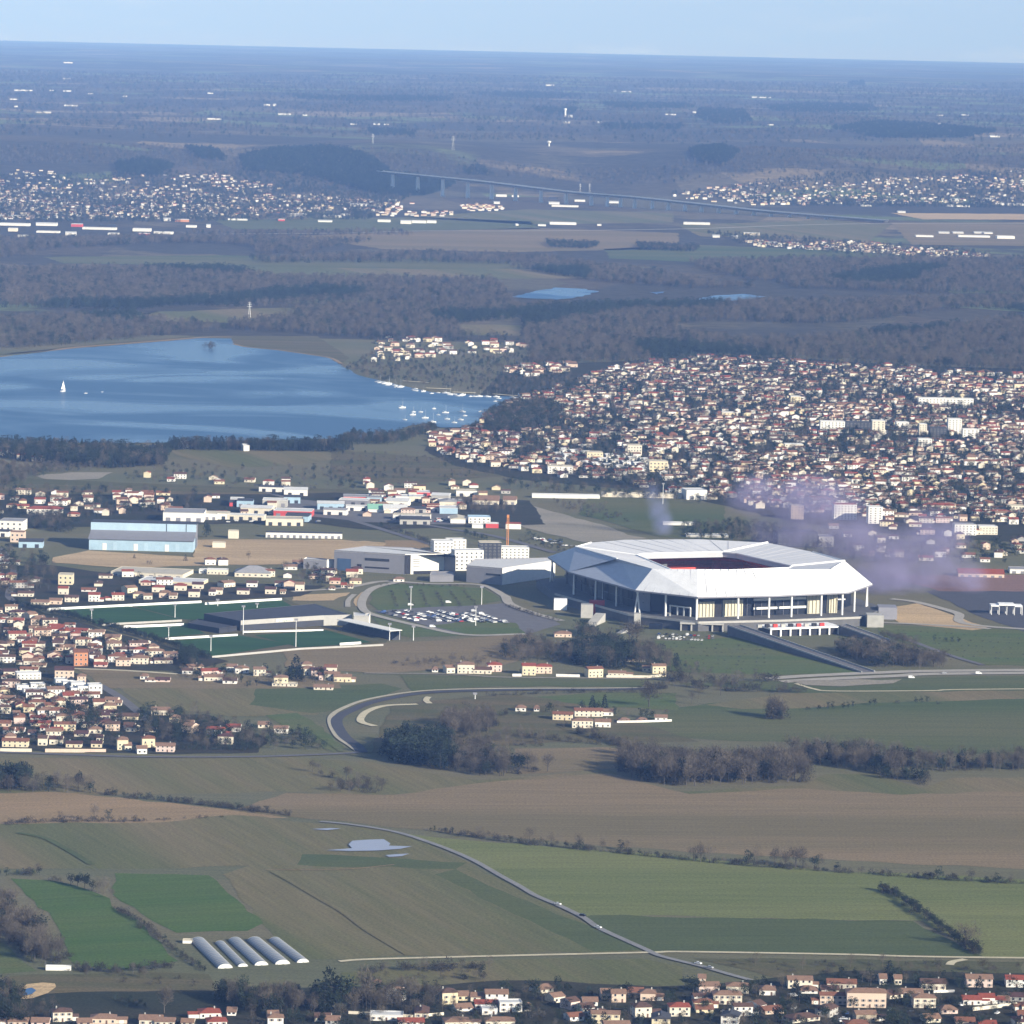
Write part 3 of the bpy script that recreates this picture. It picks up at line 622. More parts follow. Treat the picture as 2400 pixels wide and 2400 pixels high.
def basement(p0, p1, wd, zt, npil, mbody):
    a, b = SL(GP(p0, 0.0)), SL(GP(p1, 0.0)); L_, an, d = seg_local(a, b); an0 = an
    body = MB(); body.box(0, L_, 2.2, wd, 0, zt - 0.4); body.build('basement_wall', M_dark, ter, (a.x, a.y, 0), an0)
    lid = MB(); lid.box(-1, L_ + 1, -0.8, wd, zt - 0.4, zt + 1.0); lid.build('basement_roof_slab', mbody, ter, (a.x, a.y, 0), an0)
    pm = MB(); pm.box(-0.7, 0.7, 0, 1.4, 0, zt - 0.4); pmm = pm.mesh('pillar', mbody)
    for k in range(npil + 1): link('pillar', pmm, ter, (a.x + d.x * L_ * k / npil, a.y + d.y * L_ * k / npil, 0), an0)
basement(c4(500, 948), c4(885, 934), 26, 6.6, 7, M_fascia)
basement(c3(1275, 896), c3(1590, 905), 16, 6.5, 4, M_crt)
tk = MB()
for k in range(9): tk.box(2 + k * 7.5, 2 + k * 7.5 + 4, 0, 3, 0, 2.6, k % 3)
q = SL(GP(d1(1050, 655), 6.5)); tk.build('kiosk_row', [M_crt, M_dark, M_red], ter, (q.x, q.y + 8, 7.7), -0.05)
# stairs and corner towers in front
def corner_block(fr, x, y, w, d, h, m, name, rz=0.0):
    p = SL(GP(fr(x, y), 0.0)); b = MB(); b.box(-w / 2, w / 2, 0, d, 0, h); b.build(name, m, ter, (p.x, p.y, 0), rz)
corner_block(c3, 945, 868, 6, 8, 12, M_crt, 'stair_tower', -SA); corner_block(c3, 1180, 850, 4, 7, 10, M_crt, 'stair_tower', -SA)
corner_block(c3, 1085, 885, 12, 6, 5, M_glassd, 'glazed_entrance', -SA); corner_block(c4, 1090, 895, 15, 18, 11, M_crt, 'stair_tower', -SA); corner_block(c4, 1160, 850, 17, 22, 11, M_wallg, 'stair_tower', -SA)
corner_block(c3, 565, 800, 11, 10, 12, M_crt, 'stair_tower', -SA); corner_block(c3, 640, 770, 14, 8, 12, M_red, 'red_box', -SA); corner_block(c3, 365, 740, 12, 9, 10, M_fascia, 'kiosk', -SA)
def stair(pa, za, pb_, zb, w, name='stair'):
    a, b = SL(GP(pa, za)), SL(GP(pb_, zb)); mbs = MB(); d = (b - a); L_ = math.hypot(d.x, d.y); u = Vector((d.x / L_, d.y / L_, 0)); nn = Vector((-u.y, u.x, 0)); K = 14
    for k in range(K):
        p = a + u * L_ * k / K; q = a + u * L_ * (k + 1) / K; z = za + (zb - za) * (k + 0.5) / K
        mbs.prism([p - nn * w / 2, q - nn * w / 2, q + nn * w / 2, p + nn * w / 2], 0.05, max(0.3, z))
    mbs.build(name, M_crt, ter)
stair(c3(670, 760), 8.0, c3(585, 862), 0.2, 9); stair(c3(905, 850), 6.0, c3(805, 915), 0.2, 5)
# ramps down from the terrace to the highway
def ramp(name, label, pa, za, pb_, zb, w):
    a, b = GP(pa, za), GP(pb_, zb); d = b - a; d.z = 0; u = d.normalized(); nn = Vector((-u.y, u.x, 0))
    r = MB(); v = [a - nn * w / 2, b - nn * w / 2, b + nn * w / 2, a + nn * w / 2]
    r.add([(p.x, p.y, z) for p, z in zip(v, (za, zb, zb, za))] + [(p.x, p.y, -0.2) for p in v], [(0, 1, 2, 3), (4, 5, 1, 0), (5, 6, 2, 1), (6, 7, 3, 2), (7, 4, 0, 3)])
    t = thing(name, label, 'ramp', tuple((a.x, a.y, 0)))
    o = r.build('roadway', M_asph, t); o.location = (-a.x, -a.y, 0)
    for s in (-1, 1):
        k = MB(); p, q = a + nn * s * (w / 2 - 0.3), b + nn * s * (w / 2 - 0.3)
        k.add([(p.x - nn.x * .3, p.y - nn.y * .3, za), (q.x - nn.x * .3, q.y - nn.y * .3, zb), (q.x + nn.x * .3, q.y + nn.y * .3, zb), (p.x + nn.x * .3, p.y + nn.y * .3, za)] +
              [(p.x - nn.x * .3, p.y - nn.y * .3, za + 1.1), (q.x - nn.x * .3, q.y - nn.y * .3, zb + 1.1), (q.x + nn.x * .3, q.y + nn.y * .3, zb + 1.1), (p.x + nn.x * .3, p.y + nn.y * .3, za + 1.1)],
              [(4, 5, 6, 7), (0, 1, 5, 4), (1, 2, 6, 5), (2, 3, 7, 6), (3, 0, 4, 7)])
        o = k.build('parapet', M_crt, t); o.location = (-a.x, -a.y, 0)
ramp('access_ramp', 'long straight grey ramp from the stadium terrace down to the highway', c4(290, 885), 8.0, c4(1050, 1148), 0.7, 13)
ramp('access_ramp', 'short ramp beside the bare trees right of the pillared terrace front', c4(900, 880), 8.0, c4(1150, 970), 2.0, 10)
# lit letters and smoke come later
# ------------------------------------------------------------------ named buildings of the middle distance
def wmat(n, c, var=0.07): return mat(n, lin(c), 0.85, var, 0.25, fine=(1.2, 0.05))
W = {'white': mat('white_render', (0.78, 0.76, 0.72), 0.85, 0.06, 0.3), 'cream': mat('cream_render', (0.70, 0.64, 0.53), 0.85, 0.07, 0.3), 'peach': mat('peach_render', (0.66, 0.52, 0.42), 0.85, 0.07, 0.3),
     'yellow': mat('yellow_render', (0.70, 0.61, 0.43), 0.85, 0.07, 0.3), 'pink': mat('pink_render', (0.66, 0.52, 0.47), 0.85, 0.07, 0.3), 'grey': mat('grey_render', (0.42, 0.41, 0.39), 0.85, 0.07, 0.3),
     'stone': mat('stone_wall', (0.40, 0.34, 0.26), 0.9, 0.14, 0.5), 'orange': mat('orange_render', (0.52, 0.24, 0.13), 0.85, 0.08, 0.3), 'clad': mat('grey_cladding', (0.22, 0.22, 0.25), 0.6, 0.06, 0.15),
     'blue': mat('pale_blue_cladding', (0.36, 0.50, 0.62), 0.6, 0.10, 0.1), 'dark': M_dark, 'red': mat('red_fascia', (0.55, 0.08, 0.08), 0.6, 0.08, 0.3), 'black': mat('charcoal_cladding', (0.045, 0.048, 0.06), 0.6, 0.1, 0.1)}
R_ = {'terra': mat('terracotta_tiles', (0.215, 0.095, 0.060), 0.9, 0.18, 0.6, fine=(1.5, 0.12)), 'tan': mat('tan_tiles', (0.245, 0.150, 0.105), 0.9, 0.16, 0.6, fine=(1.5, 0.12)), 'brown': mat('brown_tiles', (0.115, 0.067, 0.052), 0.9, 0.2, 0.6, fine=(1.5, 0.12)),
      'red': mat('red_tiles', (0.27, 0.070, 0.045), 0.9, 0.14, 0.6, fine=(1.5, 0.1)), 'maroon': mat('maroon_tiles', (0.090, 0.046, 0.044), 0.9, 0.2, 0.6), 'grey': mat('grey_roofing', (0.30, 0.30, 0.32), 0.8, 0.1, 0.2), 'dark': mat('dark_roofing', (0.06, 0.062, 0.075), 0.75, 0.12, 0.15),
      'white': mat('white_roofing', (0.62, 0.62, 0.62), 0.7, 0.08, 0.2), 'green': mat('green_roofing', (0.26, 0.50, 0.38), 0.7, 0.08, 0.2), 'beige': mat('beige_roofing', (0.50, 0.46, 0.38), 0.8, 0.1, 0.2), 'blue': mat('blue_sheet_roof', (0.42, 0.56, 0.68), 0.6, 0.08, 0.1)}
M_pane = glass('window_glass', (0.03, 0.035, 0.045), 0.2); M_frame = mat('window_frame_paint', (0.70, 0.69, 0.66), 0.7, 0.03, 0.5); M_shut = mat('shutter_paint', (0.30, 0.24, 0.20), 0.8, 0.1, 0.5)
M_door = mat('door_paint', (0.14, 0.09, 0.07), 0.7, 0.1, 0.5)
WIN = {}
def window_mesh(w, h, shutters=False):
    k = (round(w, 1), round(h, 1), shutters)
    if k not in WIN:
        b = MB(); b.box(-w / 2, w / 2, -0.06, 0.02, 0, h, 0); t = 0.09
        b.box(-w / 2 - t, w / 2 + t, -0.11, 0.01, h, h + t, 1); b.box(-w / 2 - t, w / 2 + t, -0.16, 0.01, -t, 0, 1)
        b.box(-w / 2 - t, -w / 2, -0.10, 0.01, 0, h, 1); b.box(w / 2, w / 2 + t, -0.10, 0.01, 0, h, 1)
        if shutters:
            for s in (-1, 1): x = s * (w / 2 + t + w * 0.26); b.box(x - w * 0.25, x + w * 0.25, -0.09, 0.01, 0, h, 2)
        WIN[k] = b.mesh('window', [M_pane, M_frame, M_shut])
    return WIN[k]
def roof_mesh(kind, w, d, h, m, pitch=0.32, over=0.5, th=0.22):
    """roof over a w x d plan whose walls are h high; local x along the ridge"""
    b = MB(); x0, x1, y0, y1 = -w / 2 - over, w / 2 + over, -over, d + over; r = (d / 2 + over) * pitch; ze = h - over * pitch; ym = d / 2
    if kind == 'flat':
        b.box(-w / 2 - 0.02, w / 2 + 0.02, -0.02, d + 0.02, h, h + 0.12)
        for q in ((-w / 2 - .1, w / 2 + .1, -.1, .25), (-w / 2 - .1, w / 2 + .1, d - .25, d + .1), (-w / 2 - .1, -w / 2 + .25, .25, d - .25), (w / 2 - .25, w / 2 + .1, .25, d - .25)): b.box(*q, h + 0.12 - 0.12, h + 0.55)
        return b.mesh('roof', m)
    if kind == 'gable': top = [(x0, ym, ze + r), (x1, ym, ze + r)]
    else: top = [(x0 + min(w * 0.45, d / 2 + over), ym, ze + r), (x1 - min(w * 0.45, d / 2 + over), ym, ze + r)]
    A = [(x0, y0, ze), (x1, y0, ze), (x1, y1, ze), (x0, y1, ze)]; B = [(p[0], p[1], p[2] + th) for p in A]; T = [(p[0], p[1], p[2] + th) for p in top]
    b.add(A + B + T + top, [(4, 5, 9, 8), (6, 7, 8, 9), (5, 6, 9), (7, 4, 8), (0, 1, 5, 4), (1, 2, 6, 5), (2, 3, 7, 6), (3, 0, 4, 7), (3, 2, 1, 0)]); return b.mesh('roof', m)
def wall_mesh(kind, w, d, h, m, pitch=0.32, ch=0.0):
    b = MB(); v = [(-w / 2, 0, 0), (w / 2, 0, 0), (w / 2, d, 0), (-w / 2, d, 0), (-w / 2, 0, h), (w / 2, 0, h), (w / 2, d, h), (-w / 2, d, h)]
    f = [(0, 1, 5, 4), (2, 3, 7, 6)]
    if kind == 'gable':
        z = h + d / 2 * pitch - 0.02; v += [(-w / 2, d / 2, z), (w / 2, d / 2, z)]; f += [(1, 2, 6, 9, 5), (3, 0, 4, 8, 7), (4, 5, 9, 8), (6, 7, 8, 9)]
    else: f += [(1, 2, 6, 5), (3, 0, 4, 7), (4, 5, 6, 7)]
    b.add(v, f); return b.mesh('wall', m)
def windows_on(t, face, n_, rows, w, d, z0, dz, ww=1.2, wh=1.3, shut=False, skip=None):
    me = window_mesh(ww, wh, shut); L_ = w if face in 'fb' else d
    for r in range(rows):
        for k in range(n_):
            u = (k + 0.5) / n_ * L_
            if face == 'f': loc, rz = (u - w / 2, -0.0, z0 + r * dz), 0
            elif face == 'r': loc, rz = (w / 2, u, z0 + r * dz), math.pi / 2
            elif face == 'l': loc, rz = (-w / 2, d - u, z0 + r * dz), -math.pi / 2
            else: loc, rz = (w / 2 - u, d, z0 + r * dz), math.pi
            if skip and (face, r, k) in skip: continue
            link('window', me, t, loc, rz)
def block(name, label, cat, pt, wpx, hpx, depth, rot=0.0, wall='white', roof='grey', kind='flat', win=None, group=None, pitch=0.32, doors=0, sidewin=True):
    p = GP(pt); s = ppm(p); w, h = wpx / s, hpx / s; r = math.radians(rot)
    t = thing(name, label, cat, tuple(p), r, group)
    link('wall', wall_mesh(kind, w, depth, h, W[wall], pitch), t); link('roof', roof_mesh(kind, w, depth, h, R_[roof], pitch), t)
    if win:
        rows, cols = win; dz = h / (rows + 0.25); ww = min(w / cols * 0.34, 1.8)
        windows_on(t, 'f', cols, rows, w, depth, dz * 0.4, dz, ww, dz * 0.38)
        if sidewin:
            c2_ = max(1, int(depth / (w / cols) * 0.7)); windows_on(t, 'r', c2_, rows, w, depth, dz * 0.4, dz, ww, dz * 0.38); windows_on(t, 'l', c2_, rows, w, depth, dz * 0.4, dz, ww, dz * 0.38)
    if doors:
        b = MB(); dw = min(w / doors * 0.45, 5); b.box(-dw / 2, dw / 2, -0.12, 0.02, 0, min(h * 0.55, 4.5)); me = b.mesh('loading_door', W['clad'] if wall != 'clad' else W['grey'])
        for k in range(doors): link('loading_door', me, t, ((k + 0.5) / doors * w - w / 2, 0, 0.05))
    return t, w, h
def polyb(name, label, cat, pts, h, walls, roofm, group=None, parapet=0.8, z0=0.0):
    """building on any outline (places on the ground, anticlockwise from the front left)"""
    o = pts[0].copy(); o.z = 0; q = [p - o for p in pts]
    if sum(a.x * b.y - b.x * a.y for a, b in zip(q, q[1:] + q[:1])) < 0: q = [q[0]] + q[:0:-1]
    t = thing(name, label, cat, tuple(o), 0, group); nn = len(q)
    for i in range(nn):
        a, b = q[i], q[(i + 1) % nn]; m = MB(); m.add([(a.x, a.y, z0), (b.x, b.y, z0), (b.x, b.y, h + parapet), (a.x, a.y, h + parapet)], [(0, 1, 2, 3), (3, 2, 1, 0)][:1])
        m.build('wall', walls[i % len(walls)], t)
    r = MB(); r.prism([(p.x, p.y) for p in q], h - 0.5, h); r.build('roof', roofm, t); return t, q
def strip_window(t, a, b, u0, u1, z0, z1, m=None, name='window', proud=0.15):
    d = (b - a); L_ = d.length; d.normalize(); nrm = Vector((d.y, -d.x, 0)); o = a + d * (L_ * u0) + nrm * proud
    bx = MB(); bx.box(0, L_ * (u1 - u0), -0.2, 0.1, z0, z1); bx.build(name, m or M_pane, t, (o.x, o.y, 0), math.atan2(d.y, d.x))

# the halls and blocks left of the stadium
A, B, C = GP(c2(266, 600), 0.0), GP(c2(800, 632), 0.0), GP(c2(1128, 626), 0.0)
t, q = polyb('exhibition_hall', 'large grey-clad hall with sloping pale roof and white end wall', 'hall', [A, B, C, GP(c2(1185, 497), 19.0), GP(c2(870, 428), 20.0), GP(c2(510, 414), 20.0)], 19.0, [W['clad'], W['white'], W['clad'], W['clad'], W['clad'], W['clad']], R_['white'])
strip_window(t, q[0], q[1], 0.44, 0.78, 11.5, 14.0); strip_window(t, q[0], q[1], 0.44, 0.78, 4.2, 5.6, W['dark']); strip_window(t, q[0], q[1], 0.05, 0.24, 0.2, 12, mat('steel_blue_panel', (0.06, 0.10, 0.18), 0.6, 0.1, 0.2), 'cladding_panel'); strip_window(t, q[0], q[1], 0.33, 0.39, 0.2, 7.5, W['dark'], 'gate')
strip_window(t, q[1], q[2], 0.0, 0.13, 0.2, 19, W['dark'], 'cladding_panel'); strip_window(t, q[1], q[2], 0.2, 1.0, 0.1, 3.2, W['dark'], 'undercroft')
for k in range(4): strip_window(t, q[1], q[2], 0.19, 0.34, 7.5 + 2.3 * k, 8.2 + 2.3 * k, W['clad'], 'sign_line')
t, q = polyb('exhibition_hall', 'grey hall with white side partly in the stadium shadow', 'hall', [GP(c2(1265, 690), 0.0), GP(c2(1535, 712), 0.0), GP(c2(1935, 650), 0.0), GP(c2(1935, 510), 15.5), GP(c2(1330, 522), 15.5)], 15.5, [W['clad'], W['white'], W['clad'], W['clad'], W['clad']], R_['white'])
strip_window(t, q[0], q[1], 0.55, 0.95, 8.5, 10.2)
polyb('annex', 'low grey annex with white end in front of the bare earth yard', 'building', [GP(c2(35, 588), 0.0), GP(c2(212, 596), 0.0), GP(c2(280, 590), 0.0), GP(c2(278, 520), 9.5), GP(c2(60, 503), 9.5)], 9.0, [W['clad'], W['white'], W['clad']], R_['white'])
polyb('annex', 'small grey entrance block below the white hall end', 'building', [GP(c2(990, 688), 0.0), GP(c2(1168, 688), 0.0), GP(c2(1170, 615), 6.0), GP(c2(1000, 615), 6.0)], 6.0, [W['clad'], W['grey']], R_['grey'])
block('apartment_block', 'taller white apartment block with stepped roof behind the grey hall', 'apartment block', c2(1095, 490), 48, 34, 15, 14, 'white', 'white', win=(4, 5))
block('apartment_block', 'white apartment block on the higher rear terrace beside the grey hall', 'apartment block', c2(1195, 470), 44, 31, 14, 14, 'white', 'white', win=(4, 4))
block('apartment_block', 'cream apartment block with window grid between the two grey halls', 'apartment block', c2(1285, 603), 70, 47, 16, 14, 'white', 'white', win=(5, 6))
block('office_building', 'white office block with dark window bands under the crane', 'office', c2(1630, 520), 68, 28, 15, 6, 'white', 'white', win=(4, 7))
block('office_building', 'dark glass office wing behind the white banded block', 'office', c2(1445, 520), 52, 40, 14, 6, 'black', 'beige', win=(5, 5))
block('office_building', 'low pale office with blue end by the roundabout', 'office', d8(540, 235), 52, 15, 18, 4, 'white', 'blue', win=(2, 5))
# orange mast (crane) above the office
p = GP(c2(1575, 440)); t = thing('tower_crane', 'slim orange crane mast above the white office block', 'crane', tuple(p)); M_orange = mat('crane_paint', (0.6, 0.25, 0.08), 0.6, 0.05, 0.5)
for i, (x, y) in enumerate(((-.8, -.8), (.8, -.8), (.8, .8), (-.8, .8))): MB().tube([(x, y, 0), (x, y, 34)], 0.35, 4).build('mast_chord', M_orange, t)
br = MB()
for k in range(16): br.tube([(-.8 if k % 2 else .8, -.8, k * 2.1), (.8 if k % 2 else -.8, -.8, k * 2.1 + 2.1)], 0.16, 3); br.tube([(.8, -.8 if k % 2 else .8, k * 2.1), (.8, .8 if k % 2 else -.8, k * 2.1 + 2.1)], 0.16, 3)
br.build('bracing', M_orange, t); cb = MB(); cb.box(-1.2, 1.2, -1.2, 1.2, 32, 35); cb.build('cab', M_orange, t)

# long blue shed
p = GP(d4(805, 612)); L_ = 950 / 3.864 / ppm(p); t = thing('long_shed', 'long pale blue metal shed with grey and blue striped roof', 'shed', tuple(p), -0.02)
sh = MB(); sh.box(0, L_, 0, 40, 0, 11); sh.build('wall', W['blue'], t)
rf = MB(); zr = 11; rf.add([(-1, -1, zr), (L_ + 1, -1, zr), (L_ + 1, 24, zr + 6.5), (-1, 24, zr + 6.5)], [(0, 1, 2, 3)]); rf.add([(-1, -1, zr - .4), (L_ + 1, -1, zr - .4), (L_ + 1, 24, zr + 6.1), (-1, 24, zr + 6.1)], [(3, 2, 1, 0)]); rf.build('lower_roof', W['clad'], t)
cl = MB(); cl.box(-1, L_ + 1, 24, 25, zr + 6, zr + 14); cl.build('blue_clerestory', R_['blue'], t); r2 = MB(); r2.box(-1.2, L_ + 1.2, 25, 52, zr + 13.4, zr + 14); r2.build('upper_roof', R_['dark'], t); r3 = MB(); r3.box(0, L_, 25, 51, 0, zr + 13.4); r3.build('rear_wall', W['clad'], t)
for x in (0.72, 0.91): jb = MB(); jb.box(L_ * x, L_ * x + .6, 23.7, 24.02, zr + 6, zr + 14); jb.build('roof_joint', R_['dark'], t)
for k in range(10): jb = MB(); jb.box(L_ * (k + .5) / 10 - 2, L_ * (k + .5) / 10 + 2, -.15, .02, 0.1, 6 + (k % 3)); jb.build('cladding_panel', [W['blue'], W['white'], R_['blue']][k % 3], t)

# training centre
t, q = polyb('training_hall', 'low dark-roofed indoor training hall with grey sign band between the pitches', 'hall', [GP(c1(1360, 915), 0.0), GP(c1(1830, 885), 0.0), GP(c1(1990, 880), 0.0), GP(c1(1780, 760), 9.0), GP(c1(1155, 815), 9.0), ], 8.5, [W['black'], W['black'], W['grey'], W['black'], W['black']], R_['dark'], parapet=0.4)
strip_window(t, q[0], q[1], 0.0, 1.0, 5.4, 9.4, W['grey'], 'sign_band', 0.5); strip_window(t, q[1], q[2], 0.0, 1.0, 0.1, 9.3, W['grey'], 'end_wall', 0.4); strip_window(t, q[0], q[1], 0.42, 0.62, 6.0, 8.6, W['white'], 'sign_board', 0.85)
txt = bpy.data.curves.new('sign_letters', 'FONT'); txt.body = 'Groupama'; txt.size = 3.0; txt.extrude = 0.05; txt.align_x = 'CENTER'; txt.align_y = 'CENTER'
tmp = bpy.data.objects.new('sign_letters', txt); scene.collection.objects.link(tmp); bpy.context.view_layer.update()
tme = bpy.data.meshes.new_from_object(tmp.evaluated_get(bpy.context.evaluated_depsgraph_get())); bpy.data.objects.remove(tmp)
to = link('sign_letters', tme, t); tme.materials.clear(); tme.materials.append(mat('sign_green', (0.02, 0.16, 0.10), 0.6, 0.05, 0.5))
d = (q[1] - q[0]); dn = d.normalized(); oo = q[0] + d * 0.52 + Vector((dn.y, -dn.x, 0)) * 1.05; to.location = (oo.x, oo.y, 7.2); to.rotation_euler = (math.pi / 2, 0, math.atan2(d.y, d.x))
t, q = polyb('changing_block', 'white cube at the end of the training hall', 'building', [GP(c2(412, 1005), 0.0), GP(c2(500, 1020), 0.0), GP(c2(540, 1010), 0.0), GP(c2(530, 950), 10.0), GP(c2(415, 950), 10.0)], 10.0, [W['white'], W['grey']], R_['white'])
# small covered stand
a, b = GP(c2(300, 1045), 0.0), GP(c2(690, 1130), 0.0); d = b - a; L_ = d.length; t = thing('grandstand', 'small covered training stand with white roof edge and dark seating', 'grandstand', tuple(a), math.atan2(d.y, d.x))
for r in range(6): sb = MB(); sb.box(0, L_, 2 + r * 1.4, 3.4 + r * 1.4, 0, 1 + r * .7); sb.build('seat_row', W['black'], t)
sb = MB(); sb.box(0, L_, 10.4, 11, 0, 8); sb.build('rear_wall', W['black'], t); sb = MB(); sb.box(-1, L_ + 1, -1, 12, 8.05, 8.6); sb.build('canopy', W['white'], t)
for k in range(7): MB().tube([(L_ * k / 6, 9.9, 0), (L_ * k / 6, 9.9, 8.04)], 0.2, 6).build('post', M_steel, t)
# perimeter boards
def boards(fr, pts, h, label, m=None, gap=0):
    P_ = [GP(fr(*p), 0.0) for p in pts]; t = thing('perimeter_wall', label, 'wall', tuple(P_[0]))
    for a, b in zip(P_, P_[1:]):
        d = b - a; L_ = d.length; k = max(1, int(L_ / 9))
        bb = MB(); bb.box(0.03, L_ / k - 0.03, -0.15, 0.15, 0, h); me = bb.mesh('panel', m or M_fascia)
        for i in range(k): o = a + d * (i / k) - P_[0]; link('panel', me, t, (o.x, o.y, 0), math.atan2(d.y, d.x))
boards(c1, [(265, 800), (700, 778), (1140, 757)], 2.3, 'long white board fence behind the two rear training pitches')
boards(c1, [(1160, 768), (1595, 742)], 2.3, 'white board fence behind the right rear training pitch')
boards(c1, [(575, 885), (1030, 862)], 1.9, 'pale board fence between the left training pitches', W['grey'])
boards(c1, [(700, 900), (1040, 886)], 2.4, 'white board fence beside the dark clubhouse terrace')
boards(c1, [(935, 966), (1345, 944)], 2.0, 'white board fence along the front training pitch')
boards(c1, [(1375, 925), (1830, 915)], 1.6, 'low white board fence before the dark hall front')
boards(c2, [(310, 1168), (470, 1158)], 2.2, 'short white board at the corner of the front pitch')
boards(c1, [(1200, 1068), (1700, 1022), (2170, 1000)], 1.8, 'see-through grey fence along the near edge of the pitches', W['grey'])
boards(c5, [(0, 148), (180, 150)], 2.4, 'cream garden wall at the left edge of the estate', W['cream']); boards(c5, [(255, 152), (600, 154)], 2.6, 'peach garden wall below the terraced estate roofs', W['peach'])
boards(c6, [(1215, 207), (1350, 210)], 2.2, 'white garden wall beside the orange house', W['white']); boards(c6, [(968, 206), (1020, 206)], 2.2, 'short white garden wall beside the tall cream house', W['white']); boards(c6, [(1500, 212), (1740, 214), (1840, 205)], 2.0, 'cream garden wall right of the orange house', W['cream'])
boards(c6, [(1560, 470), (1700, 468), (1870, 462)], 1.8, 'low white wall of the farm garden', W['white']); boards(d6, [(1640, 338), (1932, 305)], 2.2, 'long cream garden wall by the red-roofed house', W['cream'])
boards(d6, [(1420, 236), (1540, 232)], 1.6, 'short pale wall behind the peach villa', W['white']); boards(d5, [(390, 378), (580, 362)], 1.8, 'low cream wall in front of the leafless garden trees', W['cream'])
boards(c8, [(20, 455), (125, 460), (200, 466)], 1.8, 'pale wall at the edge of the bottom wood', W['cream'])
# clubhouse terrace beside the hall
polyb('clubhouse', 'dark low clubhouse terrace with white rail beside the training hall', 'building', [GP(c1(1065, 900), 0.0), GP(c1(1240, 930), 0.0), GP(c1(1340, 915), 0.0), GP(c1(1120, 850), 4.0)], 4.0, [W['black']], R_['dark'])
# floodlight masts
def mast(fr, x, y, top, label, group):
    p = GP(fr(x, y)); h = (y - top) / (fr(0, 1)[1] - fr(0, 0)[1]) ** -1 / ppm(p); t = thing('floodlight_mast', label, 'mast', tuple(p), 0, group)
    MB().tube([(0, 0, 0), (0, 0, h)], [0.42, 0.22], 8).build('pole', M_steel, t); b = MB(); b.box(-1.6, 1.6, -.25, .25, h - 1.2, h + .4); b.build('lamp_head', M_wallg, t)
for x, y, tp in [(518, 860, 790), (990, 840, 760), (1232, 775, 735), (1455, 785, 757), (954, 960, 885), (1193, 1030, 940), (1376, 935, 770), (1674, 1005, 845)]: mast(c1, x, y, tp, 'white floodlight mast beside a training pitch', 'floodlight masts of the training pitches')
for x, y, tp in [(685, 1130, 1000), (865, 1130, 1020), (1335, 1020, 870), (1380, 860, 720), (845, 900, 720)]: mast(c2, x, y, tp, 'slim lighting mast around the car park', 'lighting masts of the car park')
mast(c3, 680, 720, 500, 'slim flag mast before the shaded stadium side', None); mast(d8, 1578, 125, 5, 'tall thin mast in the grass behind the stadium', None); mast(c6, 757, 335, 300, 'white lamp post beside the curving road', None)

# industrial quarter and row of works left of the stadium
def bl(name, label, cat, *a, **k): return block(name, label, cat, *a, **k)
bl('warehouse', 'bright white warehouse front with grey low roof behind the blue shed', 'warehouse', d4(1660, 362), 96, 22, 40, 0, 'white', 'grey', doors=4)
bl('warehouse', 'small white rounded-front works beside the bright warehouse', 'warehouse', d4(1905, 345), 32, 14, 20, 0, 'white', 'white', doors=2)
bl('public_building', 'white school block with long red roof', 'school', d4(405, 300), 84, 15, 14, 3, 'white', 'red', 'hip', win=(2, 8))
bl('public_building', 'pale block with green-grey flat roof near the left edge', 'building', d4(100, 445), 56, 24, 26, -4, 'white', 'grey', win=(2, 4))
bl('public_building', 'peach cube in front of the pale flat-roofed block', 'building', d4(155, 545), 33, 24, 12, -2, 'peach', 'tan', win=(2, 3))
bl('warehouse', 'white and grey shop shed with red canopy front', 'shop', c1(1655, 270), 90, 14, 26, -4, 'red', 'white', doors=4)
bl('warehouse', 'pale blue-grey warehouse behind the red canopy shop', 'warehouse', c1(1555, 215), 58, 17, 20, 0, 'grey', 'white', doors=3); bl('warehouse', 'blue-grey warehouse with dark roof among the works', 'warehouse', c1(1385, 215), 38, 15, 22, 0, 'blue', 'dark', doors=2)
bl('warehouse', 'row of low white sheds along the earth yard', 'shed', c1(1720, 390), 180, 12, 10, 1, 'white', 'dark', doors=12); bl('warehouse', 'small cream block on the earth yard', 'shed', c1(1320, 392), 24, 18, 8, 0, 'cream', 'beige'); bl('warehouse', 'low cream hut by the round dark tree', 'shed', c1(1238, 445), 30, 12, 8, 0, 'cream', 'beige')
bl('works_building', 'long cream works with pale yellow roof', 'factory', c1(830, 610), 175, 9, 42, -10, 'cream', 'beige', doors=8); bl('works_building', 'long cream works front below the pale roof', 'factory', c1(960, 655), 150, 8, 30, -10, 'yellow', 'white', doors=6)
bl('works_building', 'cream building with faceted blue-grey roof', 'hall', c1(1430, 610), 85, 10, 26, 0, 'cream', 'grey', 'hip', pitch=0.42, win=(1, 6)); bl('works_building', 'yellow two-storey block among the houses near the earth yard', 'building', c1(370, 655), 34, 24, 14, 0, 'yellow', 'beige', win=(2, 3))
bl('works_building', 'green-roofed shed beside the avenue', 'shed', c2(620, 165), 60, 8, 26, 4, 'white', 'green', 'gable'); bl('warehouse', 'long white shed front with red rear roof', 'warehouse', c2(1035, 158), 64, 10, 18, 2, 'white', 'red', doors=5); bl('warehouse', 'white pitched works left of the long white shed', 'warehouse', c2(730, 172), 56, 12, 20, 4, 'white', 'white', 'gable', doors=3)
bl('warehouse', 'red-fronted shop shed behind the avenue', 'shop', c2(1150, 110), 58, 9, 24, 2, 'red', 'white', doors=3); bl('warehouse', 'cream and brown works at the edge of the gravel field', 'warehouse', c2(1410, 108), 62, 11, 26, -2, 'cream', 'tan', 'gable', doors=4); bl('warehouse', 'small cream works with tan gable beside the gravel field', 'warehouse', c2(1590, 108), 30, 12, 20, -4, 'cream', 'tan', 'gable', doors=2)
